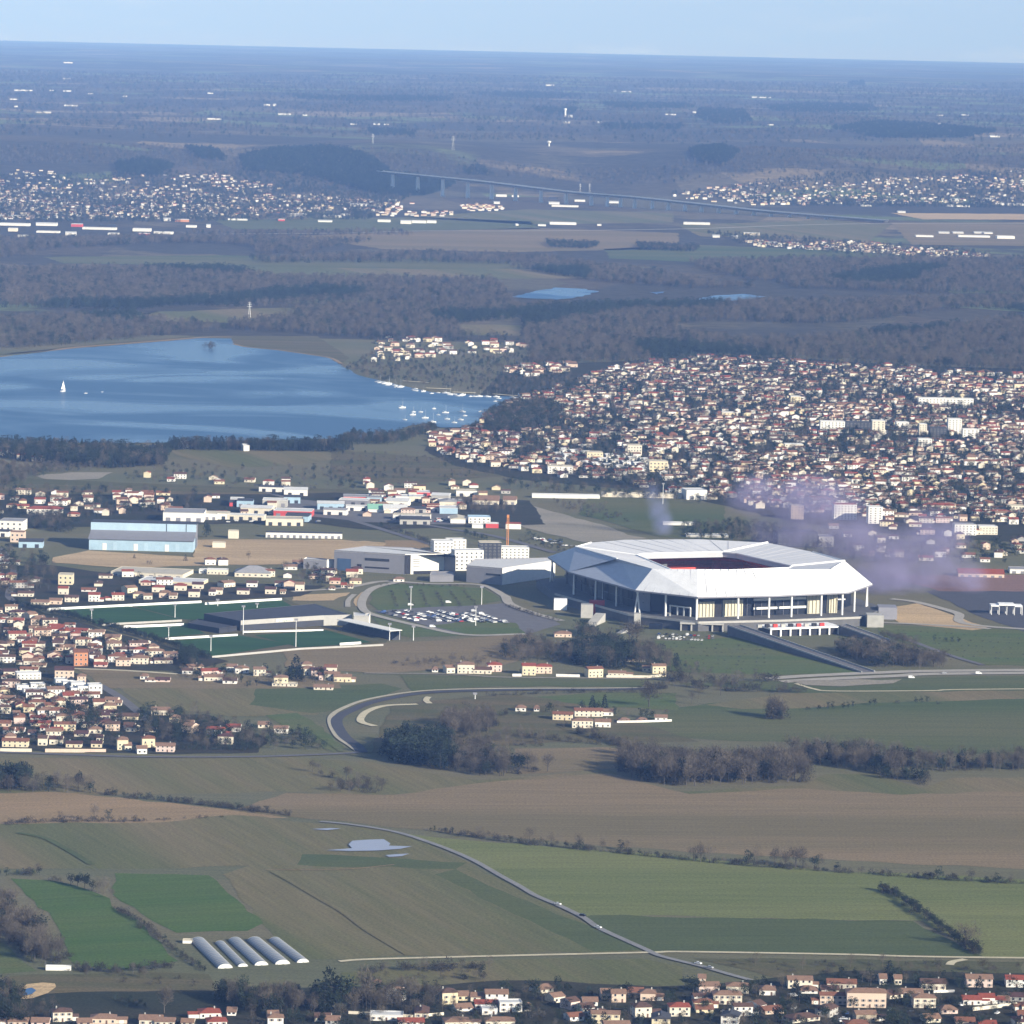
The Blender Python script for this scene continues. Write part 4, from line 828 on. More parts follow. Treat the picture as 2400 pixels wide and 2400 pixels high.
bl('warehouse', 'little red and white shop by the car lots', 'shop', c2(1460, 282), 30, 10, 12, 0, 'red', 'white'); bl('warehouse', 'white shop with red corners by the gravel field', 'shop', c2(1620, 290), 36, 12, 14, 0, 'white', 'red'); bl('warehouse', 'low white shop left of the red shop', 'shop', c2(1350, 284), 26, 8, 12, 0, 'white', 'white'); bl('warehouse', 'pink-fronted shop among parked cars', 'shop', c2(850, 235), 50, 12, 16, 0, 'pink', 'white', doors=3)
bl('viaduct_platform', 'long white station platform canopy behind the gravel fields', 'station', d8(1030, 92), 160, 8, 10, 2, 'white', 'white'); bl('viaduct_platform', 'long cream wall building beyond the grass', 'station', d8(1460, 88), 190, 9, 12, 1, 'cream', 'beige'); bl('hangar', 'white sloping hangar with dark open side', 'hangar', d8(1770, 100), 50, 22, 24, 12, 'white', 'white', doors=2)
bl('hangar', 'white flat canopy building behind the stadium', 'station', d8(1670, 246), 76, 6, 10, 1, 'white', 'white'); bl('hangar', 'low pale long roof just behind the stadium', 'station', d8(1830, 315), 100, 5, 18, 3, 'grey', 'white')
bl('apartment_block', 'pink apartment block seen through the violet smoke', 'apartment block', c4(648, 285), 30, 33, 13, 8, 'peach', 'beige', win=(5, 4)); bl('apartment_block', 'white apartment block with regular windows right of the pink one', 'apartment block', c4(920, 288), 54, 37, 13, 6, 'white', 'red', win=(6, 7)); bl('apartment_block', 'narrow white apartment tower at the edge of the smoke', 'apartment block', c4(1090, 310), 34, 40, 13, 6, 'white', 'white', win=(7, 3)); bl('apartment_block', 'dark grey block behind the stadium roof', 'office', c4(650, 440), 96, 34, 26, 8, 'black', 'dark', win=(3, 8)); bl('apartment_block', 'pale corner of the dark block behind the stadium', 'office', c4(812, 440), 36, 24, 20, 8, 'grey', 'grey', win=(3, 3))
bl('apartment_block', 'row of white and cream flats veiled by the smoke', 'apartment block', c4(1600, 375), 52, 26, 13, 6, 'white', 'grey', win=(4, 6)); bl('apartment_block', 'cream flats right of the veiled white row', 'apartment block', c4(1730, 372), 44, 20, 13, 6, 'cream', 'white', win=(3, 6)); bl('apartment_block', 'long cream terrace with red roof above the smoke', 'apartment block', c4(1450, 232), 76, 12, 12, 2, 'cream', 'red', 'hip', win=(2, 10)); bl('apartment_block', 'cream terrace with red roof right of the violet smoke', 'apartment block', c4(1790, 270), 60, 12, 12, 2, 'cream', 'red', 'hip', win=(2, 8)); bl('apartment_block', 'cream block at the right edge beside the red terraces', 'apartment block', c4(1890, 245), 40, 16, 12, 2, 'cream', 'beige', win=(2, 5)); bl('works_building', 'peach shed with red roof at the ploughed red field', 'shed', c4(1690, 612), 108, 9, 22, -1, 'peach', 'red', 'gable', doors=6); bl('works_building', 'low white shed right of the peach shed', 'shed', c4(1900, 590), 40, 10, 20, -1, 'white', 'grey', doors=2)
def sheds(pix, sx, sy, keep, label, group):
    for x, y in fill(pix, sx, sy, .08, .3, keep):
        w, h, d = rng.uniform(16, 40), rng.uniform(4.5, 7.5), rng.uniform(14, 26); wl_ = rng.choice(['white', 'white', 'grey', 'cream', 'blue', 'clad', 'red']); rf = rng.choice(['white', 'grey', 'beige', 'dark', 'white']); kd = rng.choice(['flat', 'gable'])
        t = thing('works_shed', '%s %s with %s %s roof %s' % ({'clad': 'dark grey'}.get(wl_, wl_), 'works shed' if w < 28 else 'long works shed', rf, 'flat' if kd == 'flat' else 'pitched', label), 'shed', (x, y, 0), rng.choice([.05, .05, -.1, 1.62]), group)
        link('wall', wall_mesh(kd, w, d, h, W[wl_], .18), t); link('roof', roof_mesh(kd, w, d, h, R_[rf], .18), t)
        b = MB(); b.box(-2, 2, -.1, .02, 0, 3.6); me = b.mesh('loading_door', W['black'])
        for k in range(int(w / 9)): link('loading_door', me, t, ((k + .5) / int(w / 9) * w - w / 2, 0, .05))
sheds(P(c1, (1150, 150), (1500, 110), (1900, 150), (1932, 250), (1700, 330), (1250, 320)), 46, 60, .7, 'among the works behind the earth yard', 'works sheds behind the earth yard'); sheds(P(c2, (150, 110), (500, 60), (1300, 60), (1320, 240), (1000, 270), (500, 240)), 48, 62, .7, 'between the avenue and the gravel field', 'works sheds by the avenue'); sheds(P(d4, (-40, 480), (500, 420), (700, 480), (650, 560), (-40, 640)), 50, 60, .5, 'left of the blue shed', 'works sheds left of the blue shed'); sheds(P(d8, (-60, 10), (700, 20), (760, 100), (-60, 110)), 52, 70, .55, 'on the far side of the works quarter', 'works sheds on the far side')
# tall flats of the big town
for x, y, w, h, c, lb in [(1490, 860, 130, 22, 'white', 'long white slab of flats at the wooded edge of the town'), (848, 1000, 58, 26, 'white', 'white gridded flats beside the dark slab'), (995, 998, 60, 24, 'black', 'dark slab of flats between two white ones'), (1108, 1015, 30, 34, 'cream', 'tall cream tower of flats right of the dark slab'), (1245, 985, 30, 18, 'white', 'white flats with dark gable in mid town'), (1360, 1015, 18, 26, 'cream', 'slim cream tower beside the dark trees'), (1445, 1035, 40, 26, 'black', 'dark flats left of the tall white tower'), (1540, 1010, 32, 36, 'white', 'tall white tower of flats in the town'), (1630, 1035, 38, 22, 'white', 'white gridded flats right of the tall tower'), (1372, 1085, 32, 20, 'white', 'white cube of flats below the slim tower'), (258, 925, 30, 16, 'yellow', 'cream-yellow flats on the left of the town'), (630, 1105, 44, 16, 'cream', 'pale cream flats near the garden ground'), (640, 835, 24, 16, 'yellow', 'small yellow block at the upper town edge')]:
    bl('apartment_block', lb, 'apartment block', a6(x, y), w, h, 13, 3, c, 'white' if c != 'black' else 'dark', win=(max(2, int(h / 5)), max(3, int(w / 8))), sidewin=False)
for x, y, w, h, c, lb in [(1435, 1165, 38, 22, 'yellow', 'broad cream block beside the rows of white terraces'), (1795, 1225, 44, 26, 'yellow', 'large cream block at the end of the white terraces'), (1240, 1235, 60, 18, 'white', 'white block by the railway line'), (1660, 1130, 34, 24, 'cream', 'cream block behind the white terraces')]:
    bl('apartment_block', lb, 'apartment block', a5(x, y), w, h, 16, 3, c, 'beige', win=(3, 5), sidewin=False)
for k in range(26):                                   # rows of bright modern terraces
    r, i = divmod(k, 9); x, y = 1190 + i * 66 + r * 30, 1108 + r * 32 + i * 8
    bl('terrace_house', 'small bright white terrace in the rows between the cream blocks', 'house', a5(x, y), 20, 9, 10, 25, 'white', 'white', 'gable', group='rows of bright white terraces', win=(1, 2), sidewin=False)
bl('chapel', 'white gabled building at the meadow edge under the pines', 'building', a4(1395, 1105), 14, 13, 12, 20, 'white', 'white', 'gable'); bl('chapel', 'white sloping roof house among the pines by the lake', 'building', a4(1025, 1090), 20, 14, 14, -10, 'white', 'white', 'gable'); bl('orange_shed', 'bright orange roofed barn at the edge of the lakeside town', 'barn', a5(600, 1118), 24, 7, 16, -15, 'orange', 'red', 'gable', pitch=0.5)
# petrol canopy right of the stadium
p = GP(c4(1745, 825)); s = ppm(p); t = thing('fuel_canopy', 'white arched forecourt canopy on posts by the dark car lot', 'canopy', tuple(p), 0.03); Lc = 180 / 2.415 / s
cb = MB()
for k in range(4): cb.box(Lc * k / 4, Lc * (k + 1) / 4 - .2, 0, 12, 8 + (1.0 if k in (1, 2) else 0), 9.4 + (1.2 if k in (1, 2) else 0))
cb.build('canopy_roof', M_fascia, t)
for k in range(5):
    for y in (1.5, 10): MB().tube([(Lc * k / 4.1 + .5, y, 0), (Lc * k / 4.1 + .5, y, 8)], 0.35, 6).build('post', M_steel, t)
# estate blocks
bl('apartment_block', 'red-orange block of flats with rounded gable in the left estate', 'apartment block', d3(815, 610), 33, 34, 12, 10, 'orange', 'terra', 'gable', win=(3, 3)); bl('apartment_block', 'salmon block with purple-brown roof above the white terraces', 'apartment block', d3(645, 740), 44, 22, 14, 4, 'peach', 'maroon', 'gable', win=(2, 4)); bl('apartment_block', 'small apricot block right of the salmon one', 'apartment block', d3(820, 770), 20, 15, 9, 4, 'peach', 'tan', 'hip', win=(2, 2))
for i, (x, y, w, h) in enumerate([(290, 745, 58, 16), (230, 865, 28, 14), (385, 850, 34, 14), (320, 895, 38, 12), (470, 890, 36, 12), (620, 800, 28, 13), (700, 830, 30, 14), (790, 845, 34, 16), (860, 890, 36, 18), (960, 890, 32, 22), (780, 890, 30, 14)]):
    bl('terrace_house', 'white flat-roofed modern terrace block in the left estate', 'house', d3(x, y), w, h, 10, 14, 'white', 'white', group='white modern terraces of the left estate', win=(2, max(2, w // 9)))
# greenhouse tunnels
M_poly = mat('polythene', (0.17, 0.20, 0.25), 0.4, 0.25, 0.4, spec=0.5, stretch=(0, 0.3, 3)); M_polye = mat('polythene_end', (0.62, 0.64, 0.64), 0.5, 0.1, 0.4)
for i, ((xb, yb), (xt, yt), wpx) in enumerate([((1275, 1375), (1120, 1222), 92), ((1375, 1365), (1245, 1235), 62), ((1480, 1358), (1330, 1220), 84), ((1600, 1352), (1440, 1220), 92), ((1715, 1342), (1555, 1218), 76)]):
    a, b = GP(c5(xb, yb), 0.0), GP(c5(xt, yt), 0.0); d = b - a; Lg = d.length; r = wpx / 2.415 / ppm(a) / 2 * 0.95; an = math.atan2(d.y, d.x); hgt = r * 0.6
    t = thing('greenhouse_tunnel', ['wide polythene tunnel beside the ditch and hut', 'narrow polythene tunnel between the wider ones', 'polythene tunnel right of the narrow one', 'second polythene tunnel from the open field', 'polythene tunnel next to the open field'][i], 'greenhouse', tuple(a), an)
    nb = max(6, int(Lg / 4)); arc = [(math.cos(math.pi * k / 10) * r, math.sin(math.pi * k / 10) * hgt) for k in range(11)]
    for s_ in range(nb):                                # one cover sheet per bay between hoops
        m_ = MB(); x0, x1 = Lg * s_ / nb, Lg * (s_ + 1) / nb
        m_.v = [(x0, y, z) for y, z in arc] + [(x1, y, z) for y, z in arc]; m_.f = [(k, k + 1, 12 + k, 11 + k) for k in range(10)]; m_.m = [0] * 10; m_.build('cover_sheet', M_poly, t)
    for s_ in range(0, nb + 1): MB().tube([(Lg * s_ / nb, y * 1.01, z * 1.02) for y, z in arc], 0.09, 4).build('hoop', M_crt, t)
    for x in (0.0, Lg): e = MB(); e.add([(x, y, z) for y, z in arc], [tuple(range(11))]); e.build('end_sheet', M_polye, t)
    for s_ in (-1, 1): e = MB(); e.box(-0.15, -0.05, s_ * r * .4 - 1.1, s_ * r * .4 + 1.1, 0, hgt * .6); e.build('door', M_fascia, t)
bl('hut', 'small pale hut beside the polythene tunnels', 'hut', c5(1060, 1235), 22, 7, 4, 0, 'white', 'beige'); bl('hut', 'long white trailer under the bare hedge trees', 'trailer', c5(330, 1388), 60, 9, 3, 2, 'white', 'white')
# ------------------------------------------------------------------ trees
M_twig = mat('bare_twigs', (0.100, 0.085, 0.066), 0.95, 0.18, 0.3, rnd=0.42, spec=0.1); M_bark = mat('bark', (0.09, 0.08, 0.07), 0.95, 0.2, 1.0, rnd=0.25, spec=0.1)
M_leaf = mat('evergreen_leaves', (0.024, 0.034, 0.021), 0.9, 0.25, 0.4, rnd=0.45, spec=0.15); M_needle = mat('needles', (0.017, 0.026, 0.022), 0.9, 0.2, 0.4, rnd=0.35, spec=0.15)
M_hedge = mat('hedge_twigs', (0.055, 0.050, 0.040), 0.95, 0.25, 0.4, rnd=0.4, spec=0.1)
def tri_cloud(c, d, length, width):
    """thin triangles at c along d"""
    k = len(c); up = nrng.normal(size=(k, 3)); s = np.cross(d, up); s /= np.linalg.norm(s, axis=1)[:, None] + 1e-9
    v = np.stack([c - s * width[:, None] / 2, c + s * width[:, None] / 2, c + d * length[:, None]], 1).reshape(-1, 3)
    return v, np.arange(3 * k).reshape(-1, 3)
def unit(v): return v / (np.linalg.norm(v, axis=1)[:, None] + 1e-9)
def trunk_mb(kind, seed):
    r = random.Random(seed); b = MB(); top = {'bare': 0.72, 'evergreen': 0.6, 'conifer': 0.95, 'bush': 0.4}[kind]; w = {'bare': 0.022, 'evergreen': 0.022, 'conifer': 0.018, 'bush': 0.02}[kind]
    b.tube([(0, 0, -0.02), (r.uniform(-.01, .01), r.uniform(-.01, .01), top * .5), (r.uniform(-.03, .03), r.uniform(-.03, .03), top)], [w, w * .7, w * .2], 5)
    for k in range({'bare': 11, 'evergreen': 5, 'conifer': 0, 'bush': 4}[kind]):
        a = r.uniform(0, 6.28); z = r.uniform(.2, .62) * (1 if kind != 'bush' else .4); l = r.uniform(.2, .32); e = (math.cos(a) * l, math.sin(a) * l, z + r.uniform(.12, .3))
        b.tube([(0, 0, z), (e[0] * .5, e[1] * .5, z + (e[2] - z) * .6), e], [w * .5, w * .35, w * .12], 3, cap=False)
    return b
def crown_np(kind, seed, N):
    global nrng
    g = np.random.default_rng(seed)
    if kind == 'bare':
        lobes = g.normal(size=(9, 3)) * [.13, .13, .12] + [0, 0, .62]; li = g.integers(0, 9, N)
        u = unit(g.normal(size=(N, 3))); rad = g.random(N) ** .45 * g.uniform(.13, .23, 9)[li]
        c = lobes[li] + u * rad[:, None] * [1, 1, 1.25]; c[:, 2] = np.clip(c[:, 2], .22, 1.0)
        d = unit(u * .8 + np.array([0, 0, .75]) + g.normal(size=(N, 3)) * .25); ln = g.uniform(.06, .13, N); wd = g.uniform(.008, .017, N)
    elif kind == 'conifer':
        z = 1 - g.random(N) ** .6 * .92; rmax = (1 - z) * .27 + .015; a = g.uniform(0, 6.28, N); rr = rmax * g.uniform(.5, 1.05, N) * (1 + .25 * np.sin(a * 3 + z * 30))
        c = np.stack([np.cos(a) * rr, np.sin(a) * rr, z], 1); d = unit(np.stack([np.cos(a), np.sin(a), np.full(N, -.35)], 1) + g.normal(size=(N, 3)) * .35); ln = g.uniform(.04, .09, N); wd = g.uniform(.035, .06, N)
    elif kind == 'evergreen':
        lobes = g.normal(size=(10, 3)) * [.15, .15, .15] + [0, 0, .56]; li = g.integers(0, 10, N); u = unit(g.normal(size=(N, 3))); rad = g.random(N) ** .3 * g.uniform(.13, .24, 10)[li]
        c = lobes[li] + u * rad[:, None]; c[:, 2] = np.clip(c[:, 2], .08, 1.0); d = unit(u + g.normal(size=(N, 3)) * .8); ln = g.uniform(.05, .09, N); wd = g.uniform(.045, .075, N)
    else:
        lobes = g.normal(size=(8, 3)) * [.32, .32, .16] + [0, 0, .42]; li = g.integers(0, 8, N); u = unit(g.normal(size=(N, 3))); rad = g.random(N) ** .4 * g.uniform(.2, .36, 8)[li]
        c = lobes[li] + u * rad[:, None]; c[:, 2] = np.clip(c[:, 2], .02, 1.0); d = unit(u + np.array([0, 0, .4]) + g.normal(size=(N, 3)) * .6); ln = g.uniform(.1, .2, N); wd = g.uniform(.03, .07, N)
    old = nrng; nrng = g; r = tri_cloud(c, d, ln, wd); nrng = old; return r
KN = {'bare': (5, 900), 'evergreen': (5, 560), 'conifer': (4, 480), 'bush': (4, 420)}; KM = {'bare': M_twig, 'evergreen': M_leaf, 'conifer': M_needle, 'bush': M_hedge}
PT = {}; PJ = {}
for kind, (nv, N) in KN.items():
    PT[kind] = []; PJ[kind] = []
    for i in range(nv):
        v, f = crown_np(kind, 100 + i, N); cm = mesh_np('crown', v, f, KM[kind]); tm = trunk_mb(kind, i).mesh('trunk', M_bark); PT[kind].append((tm, cm))
        v2, f2 = crown_np(kind, 200 + i, int(N * .6)); b = MB(); b.tube([(0, 0, -.02), (0, 0, .6)], [.02, .008], 4)        # lighter joined version for the mass of a wood
        jm = bpy.data.meshes.new('tree_of_wood'); jm.from_pydata([tuple(x) for x in v2] + b.v, [], [tuple(map(int, x)) for x in f2] + [tuple(len(v2) + k for k in q) for q in b.f])
        jm.materials.append(KM[kind]); PJ[kind].append(jm)
TREES = []       # (kind, x, y, z, height, place)
def plant(kind, x, y, h, place, z=0.0): TREES.append((kind, x, y, z, h, place))
def pick(mix):
    r = rng.random() * sum(m for _, m in mix)
    for k, m in mix:
        r -= m
        if r <= 0: return k
    return mix[-1][0]
def grove(pix, sp, h, mix, place, keep=1.0, jit=.45):
    for x, y in fill(pix, sp, jit=jit, keep=keep):
        k = pick(mix); hh = rng.uniform(*h) * (0.45 if k == 'bush' else 1); plant(k, x, y, hh, place)
def hedge(pix, sp, h, mix, place, wob=1.0):
    pts = [GP(p, 0.0) for p in pix]
    for a, b in zip(pts, pts[1:]):
        L_ = (b - a).length; k = max(1, int(L_ / sp))
        for i in range(k):
            p = a.lerp(b, (i + rng.random()) / k); plant(pick(mix), p.x + rng.uniform(-wob, wob), p.y + rng.uniform(-wob, wob), rng.uniform(*h) * 1.2, place)
def tree_at(fr, x, y, h, kind, place): p = GP(fr(x, y), 0.0); plant(kind, p.x, p.y, h, place)
B_, E_, C_, U_ = [('bare', 1)], [('evergreen', 1)], [('conifer', 1)], [('bush', 1)]
mixw = [('bare', 6), ('bush', 1.5), ('evergreen', .6)]
pl = 'in the wood beside the curving road'
grove(P(c6, (250, 640), (330, 590), (600, 590), (640, 700), (560, 735), (250, 700)), 7, (15, 19), [('evergreen', 5), ('conifer', 2)], pl)
grove(P(c6, (560, 700), (640, 620), (820, 640), (980, 720), (1200, 745), (820, 782), (650, 750)), 7, (11, 15), [('bare', 5), ('bush', 2), ('evergreen', .7)], pl)
grove(P(c6, (520, 520), (600, 450), (860, 450), (880, 500), (760, 560), (600, 560)), 8, (12, 16), [('bare', 5), ('bush', 1)], 'in the clump above the curving road')
grove(P(c6, (760, 580), (960, 520), (1160, 560), (1200, 600), (960, 620)), 9, (8, 11), [('bare', 4), ('bush', 3)], 'in the scrub above the small brown field', keep=.7)
grove(P(f_, (1165, 1452), (1300, 1447), (1515, 1447), (1518, 1476), (1280, 1485), (1190, 1471)), 7.5, (15, 19), [('bare', 6), ('bush', 1), ('evergreen', .5)], 'in the square wood on the brown field')
grove(P(c6, (1560, 640), (1750, 650), (1900, 700), (1850, 760), (1600, 730)), 8, (10, 14), [('bare', 5), ('bush', 2)], 'on the shaded left end of the square wood')
grove(P(f_, (1490, 1425), (1640, 1428), (1720, 1442), (1690, 1462), (1600, 1452), (1530, 1442)), 7.5, (13, 17), mixw, 'in the long wood below the green field')
grove(P(f_, (1690, 1440), (1830, 1440), (2000, 1440), (2000, 1455), (1850, 1456), (1720, 1454)), 7.5, (11, 15), mixw, 'in the long wood below the green field')
grove(P(f_, (1640, 1456), (1700, 1462), (1758, 1474), (1750, 1482), (1660, 1468)), 6, (7, 11), [('evergreen', 2), ('bush', 2), ('bare', 1)], 'on the tip of the wood by the brown field')
grove(P(f_, (-20, 1478), (90, 1482), (178, 1490), (175, 1497), (-20, 1496)), 7, (9, 13), mixw, 'in the copse above the tan field'); grove(P(f_, (-20, 1476), (50, 1478), (50, 1490), (-20, 1490)), 6, (14, 19), [('conifer', 1), ('evergreen', 2)], 'in the copse above the tan field')
grove(P(f_, (560, 1446), (640, 1468), (735, 1488), (732, 1498), (590, 1497), (660, 1484)), 7, (7, 11), [('bare', 4), ('bush', 3)], 'in the thin copse on the field corner')
hedge(P(c5, (590, 392), (900, 425), (1200, 458), (1650, 512)), 3.2, (2.5, 4.5), [('bush', 5), ('evergreen', 1)], 'in the hedge above the tan field'); hedge(P(c5, (20, 560), (400, 548), (790, 547)), 3, (2.2, 4.5), [('bush', 4), ('bare', 1)], 'in the hedge below the tan field')
hedge(P(c5, (800, 545), (1060, 530), (1250, 525)), 6, (1.5, 2.6), U_, 'in the hedge below the tan field'); tree_at(c5, 535, 545, 12, 'bare', 'in the hedge below the tan field'); tree_at(c5, 615, 545, 8, 'evergreen', 'in the hedge below the tan field'); tree_at(c5, 510, 385, 9, 'evergreen', 'in the hedge above the tan field'); tree_at(c5, 345, 545, 7, 'bare', 'in the hedge below the tan field')
hp = 'in the hedge between brown and green field'
hedge(P(c6, (490, 1078), (900, 1140), (1400, 1190), (1932, 1245)) + P(c7, (400, 1042), (1000, 1082), (1500, 1118), (2000, 1145)), 3.6, (2.2, 4.6), [('bush', 5), ('evergreen', 1), ('bare', 1)], hp)
for x, y, h, k in [(100, 1018, 13, 'bare'), (60, 1012, 11, 'bare'), (150, 1020, 12, 'bare'), (370, 1030, 10, 'evergreen'), (420, 1030, 12, 'bare'), (520, 1040, 13, 'bare'), (580, 1045, 14, 'bare'), (640, 1048, 14, 'bare'), (680, 1052, 12, 'bare'), (745, 1060, 10, 'evergreen'), (770, 1055, 11, 'bare'), (870, 1070, 6, 'evergreen'), (1450, 1118, 9, 'evergreen'), (1635, 1122, 8, 'bare'), (1780, 1142, 7, 'evergreen'), (1860, 1140, 6, 'bare')]: tree_at(c7, x, y, h, k, hp)
for x, y, h, k in [(770, 1122, 8, 'bare'), (800, 1125, 6, 'bare'), (960, 1150, 5, 'evergreen'), (1065, 1140, 10, 'bare'), (1190, 1160, 8, 'bare'), (1340, 1192, 12, 'bare'), (1350, 1190, 8, 'evergreen'), (1480, 1192, 8, 'bare'), (1580, 1190, 7, 'evergreen'), (1620, 1195, 8, 'bare')]: tree_at(c6, x, y, h, k, hp)
dp = 'in the dark slanting hedge between the green fields'
hedge(P(c7, (1110, 1180), (1190, 1195), (1290, 1270), (1400, 1345), (1540, 1445)) + P(f_, (1800, 1772), (1850, 1803)), 2.6, (3, 5.5), [('evergreen', 4), ('bush', 2)], dp); tree_at(c8, 1765, 262, 15, 'bare', dp); tree_at(c7, 1150, 1185, 6, 'evergreen', dp); tree_at(c7, 1120, 1180, 6, 'evergreen', dp); tree_at(c8, 1790, 275, 9, 'bush', dp)
dq = 'along the ditch beside the bright pastures'
hedge(P(c5, (640, 1035), (740, 1090), (830, 1140), (1000, 1285), (1160, 1395)), 3.4, (1.6, 3.4), [('bush', 3), ('evergreen', 2)], dq)
for x, y, h, k in [(400, 905, 8, 'evergreen'), (440, 915, 9, 'evergreen'), (480, 925, 10, 'evergreen'), (520, 940, 8, 'evergreen'), (590, 950, 10, 'bare'), (630, 985, 8, 'bare'), (560, 950, 9, 'bare'), (300, 885, 4, 'bush'), (330, 888, 4, 'bush'), (700, 1060, 4, 'bush'), (790, 1145, 4, 'bush')]: tree_at(c5, x, y, h, k, dq)
hedge(P(c5, (-20, 852), (230, 846)), 4, (3, 6), [('bush', 2), ('bare', 1), ('evergreen', 1)], 'in the short hedge at the pasture corner'); tree_at(c5, 212, 846, 8, 'bare', 'in the short hedge at the pasture corner')
grove(P(c5, (-40, 1000), (40, 1030), (190, 1180), (390, 1340), (330, 1385), (150, 1330), (-40, 1210)), 7, (11, 15), [('bare', 5), ('bush', 2), ('evergreen', .5)], 'in the tree belt left of the bright pasture')
hedge(P(c5, (420, 1385), (650, 1400), (800, 1392), (1000, 1370)), 4, (3, 6), [('bush', 3), ('evergreen', 1)], 'along the foot of the bright pasture')
grove(P(d7, (380, 110), (1000, 130), (1180, 200), (900, 220), (480, 160)), 9, (4, 7), [('bush', 4), ('bare', 1)], 'in the scrub below the pasture', keep=.6)
bw = 'in the wood behind the village'
grove(P(d7, (1190, 250), (1400, 270), (1932, 310), (1932, 350), (1400, 370), (1250, 300)) , 6.5, (10, 15), [('bare', 4), ('evergreen', 2), ('bush', 1)], bw); grove(P(d5, (-10, 260), (300, 230), (560, 300), (520, 345), (-10, 340)), 7, (9, 13), [('bare', 4), ('evergreen', 1), ('bush', 2)], bw)
for x, y, h in [(1870, 330, 24), (1840, 340, 18), (1900, 330, 20), (1260, 280, 13)]: tree_at(d7, x, y, h, 'conifer' if h < 20 else 'evergreen', bw)
tree_at(d5, 140, 330, 25, 'bare', bw)
hedge(P(d5, (150, 120), (450, 110), (840, 95)), 5, (4, 7), [('bare', 2), ('bush', 3)], 'in the thicket below the crop field'); grove(P(d5, (250, 150), (850, 100), (880, 190), (600, 160), (260, 190)), 8, (5, 9), [('bush', 3), ('bare', 2), ('evergreen', 1)], 'in the thicket below the crop field', keep=.6)
grove(P(d6, (80, 50), (500, 55), (1932, 75), (1932, 135), (600, 130)), 9, (5, 9), [('bare', 3), ('bush', 3)], 'in the scrub strip behind the village', keep=.55)
grove(P(d7, (-40, 240), (120, 240), (130, 420), (-40, 420)), 6, (8, 12), [('evergreen', 3), ('bare', 1)], 'beside the small pond'); grove(P(d7, (130, 300), (330, 300), (390, 400), (150, 420)), 6, (5, 8), [('bush', 2), ('bare', 1)], 'in the bushes beside the small pond')
grove(P(d7, (640, 270), (760, 280), (860, 330), (700, 320)), 5, (3, 5), [('evergreen', 1), ('bush', 1)], 'in the bushes beside the small pond'); tree_at(d7, 930, 350, 16, 'bare', 'among the village gardens')
fp = 'beside the farm with red roofs'
for x, y, h, k in [(1420, 400, 13, 'conifer'), (1490, 405, 14, 'conifer'), (1450, 410, 9, 'evergreen'), (1360, 395, 8, 'evergreen'), (1700, 440, 7, 'evergreen'), (1730, 442, 7, 'evergreen'), (1760, 442, 7, 'evergreen'), (1550, 430, 7, 'evergreen'), (1620, 440, 6, 'bare'), (1180, 410, 9, 'evergreen'), (1220, 400, 8, 'bare'), (1060, 430, 5, 'bush'), (1000, 420, 5, 'bush'), (920, 430, 6, 'bush'), (1740, 380, 18, 'bare'), (1840, 440, 7, 'bare'), (1340, 520, 6, 'evergreen'), (1430, 520, 6, 'bush'), (1250, 495, 5, 'bush')]: tree_at(c6, x, y, h, k, fp)
hedge(P(c6, (1330, 525), (1600, 600), (1750, 640)), 5, (4, 7), [('bush', 3), ('bare', 2)], 'in the hedge below the farm'); hedge(P(c6, (1000, 545), (1300, 580), (1550, 600)), 6, (3, 5), U_, 'in the hedge below the farm')
hedge(P(c6, (800, 320), (1300, 300), (1750, 300)), 5, (2, 4), [('bush', 3), ('bare', 1)], 'along the straight road below the stadium lawns')
hedge(P(c4, (-250, 1260), (0, 1230), (300, 1260), (700, 1265)), 6, (4, 8), [('bush', 3), ('bare', 2)], 'in the hedge below the highway'); hedge(P(c4, (-100, 1195), (250, 1215), (520, 1205)), 7, (7, 11), [('bare', 2), ('bush', 1)], 'in the row beside the highway')
for x, y, h in [(90, 1300, 14), (215, 1280, 16), (50, 1330, 11), (280, 1230, 9), (550, 1270, 8), (570, 1265, 8)]: tree_at(c4, x, y, h, 'bare', 'in the hedge below the highway')
for dx, dy, h in [(0, 0, 19), (3, 2, 16), (-4, 3, 17), (5, -3, 14), (-6, -2, 13), (1, 6, 15)]:
    p = GP(c4(530, 1412), 0.0); plant('bare', p.x + dx, p.y + dy, h, 'in the round lone clump on the green field'); plant('evergreen' if dx > 0 else 'bush', p.x + dx * .6, p.y + dy, h * .55, 'in the round lone clump on the green field')
for x, y, h in [(770, 160, 5), (820, 152, 6), (850, 150, 6), (910, 146, 5), (935, 144, 5), (965, 140, 5), (1060, 130, 5), (1085, 128, 6), (1215, 120, 4), (1320, 115, 5), (1350, 114, 5), (1385, 112, 5), (1450, 124, 3), (710, 155, 3)]: tree_at(c7, x, y, h, 'evergreen' if h > 4 else 'bush', 'in the loose row of shrubs across the green field')
sp_ = 'in the park copse in front of the stadium'
grove(P(c3, (-60, 1000), (120, 960), (330, 1040), (560, 1060), (700, 1080), (720, 1150), (560, 1170), (300, 1140), (-60, 1130)), 8, (8, 12), [('bare', 4), ('evergreen', 1), ('bush', 1)], sp_)
grove(P(c3, (420, 1060), (700, 1000), (900, 1080), (820, 1190), (600, 1180), (430, 1140)), 7, (11, 16), [('evergreen', 3), ('conifer', 2), ('bare', 1)], sp_); grove(P(c3, (860, 1040), (1060, 1050), (1260, 1190), (1000, 1215), (900, 1160)), 8, (9, 14), [('bare', 3), ('evergreen', 1)], sp_); grove(P(c3, (480, 900), (620, 900), (640, 950), (500, 950)), 6, (8, 11), [('evergreen', 1), ('bare', 1)], sp_)
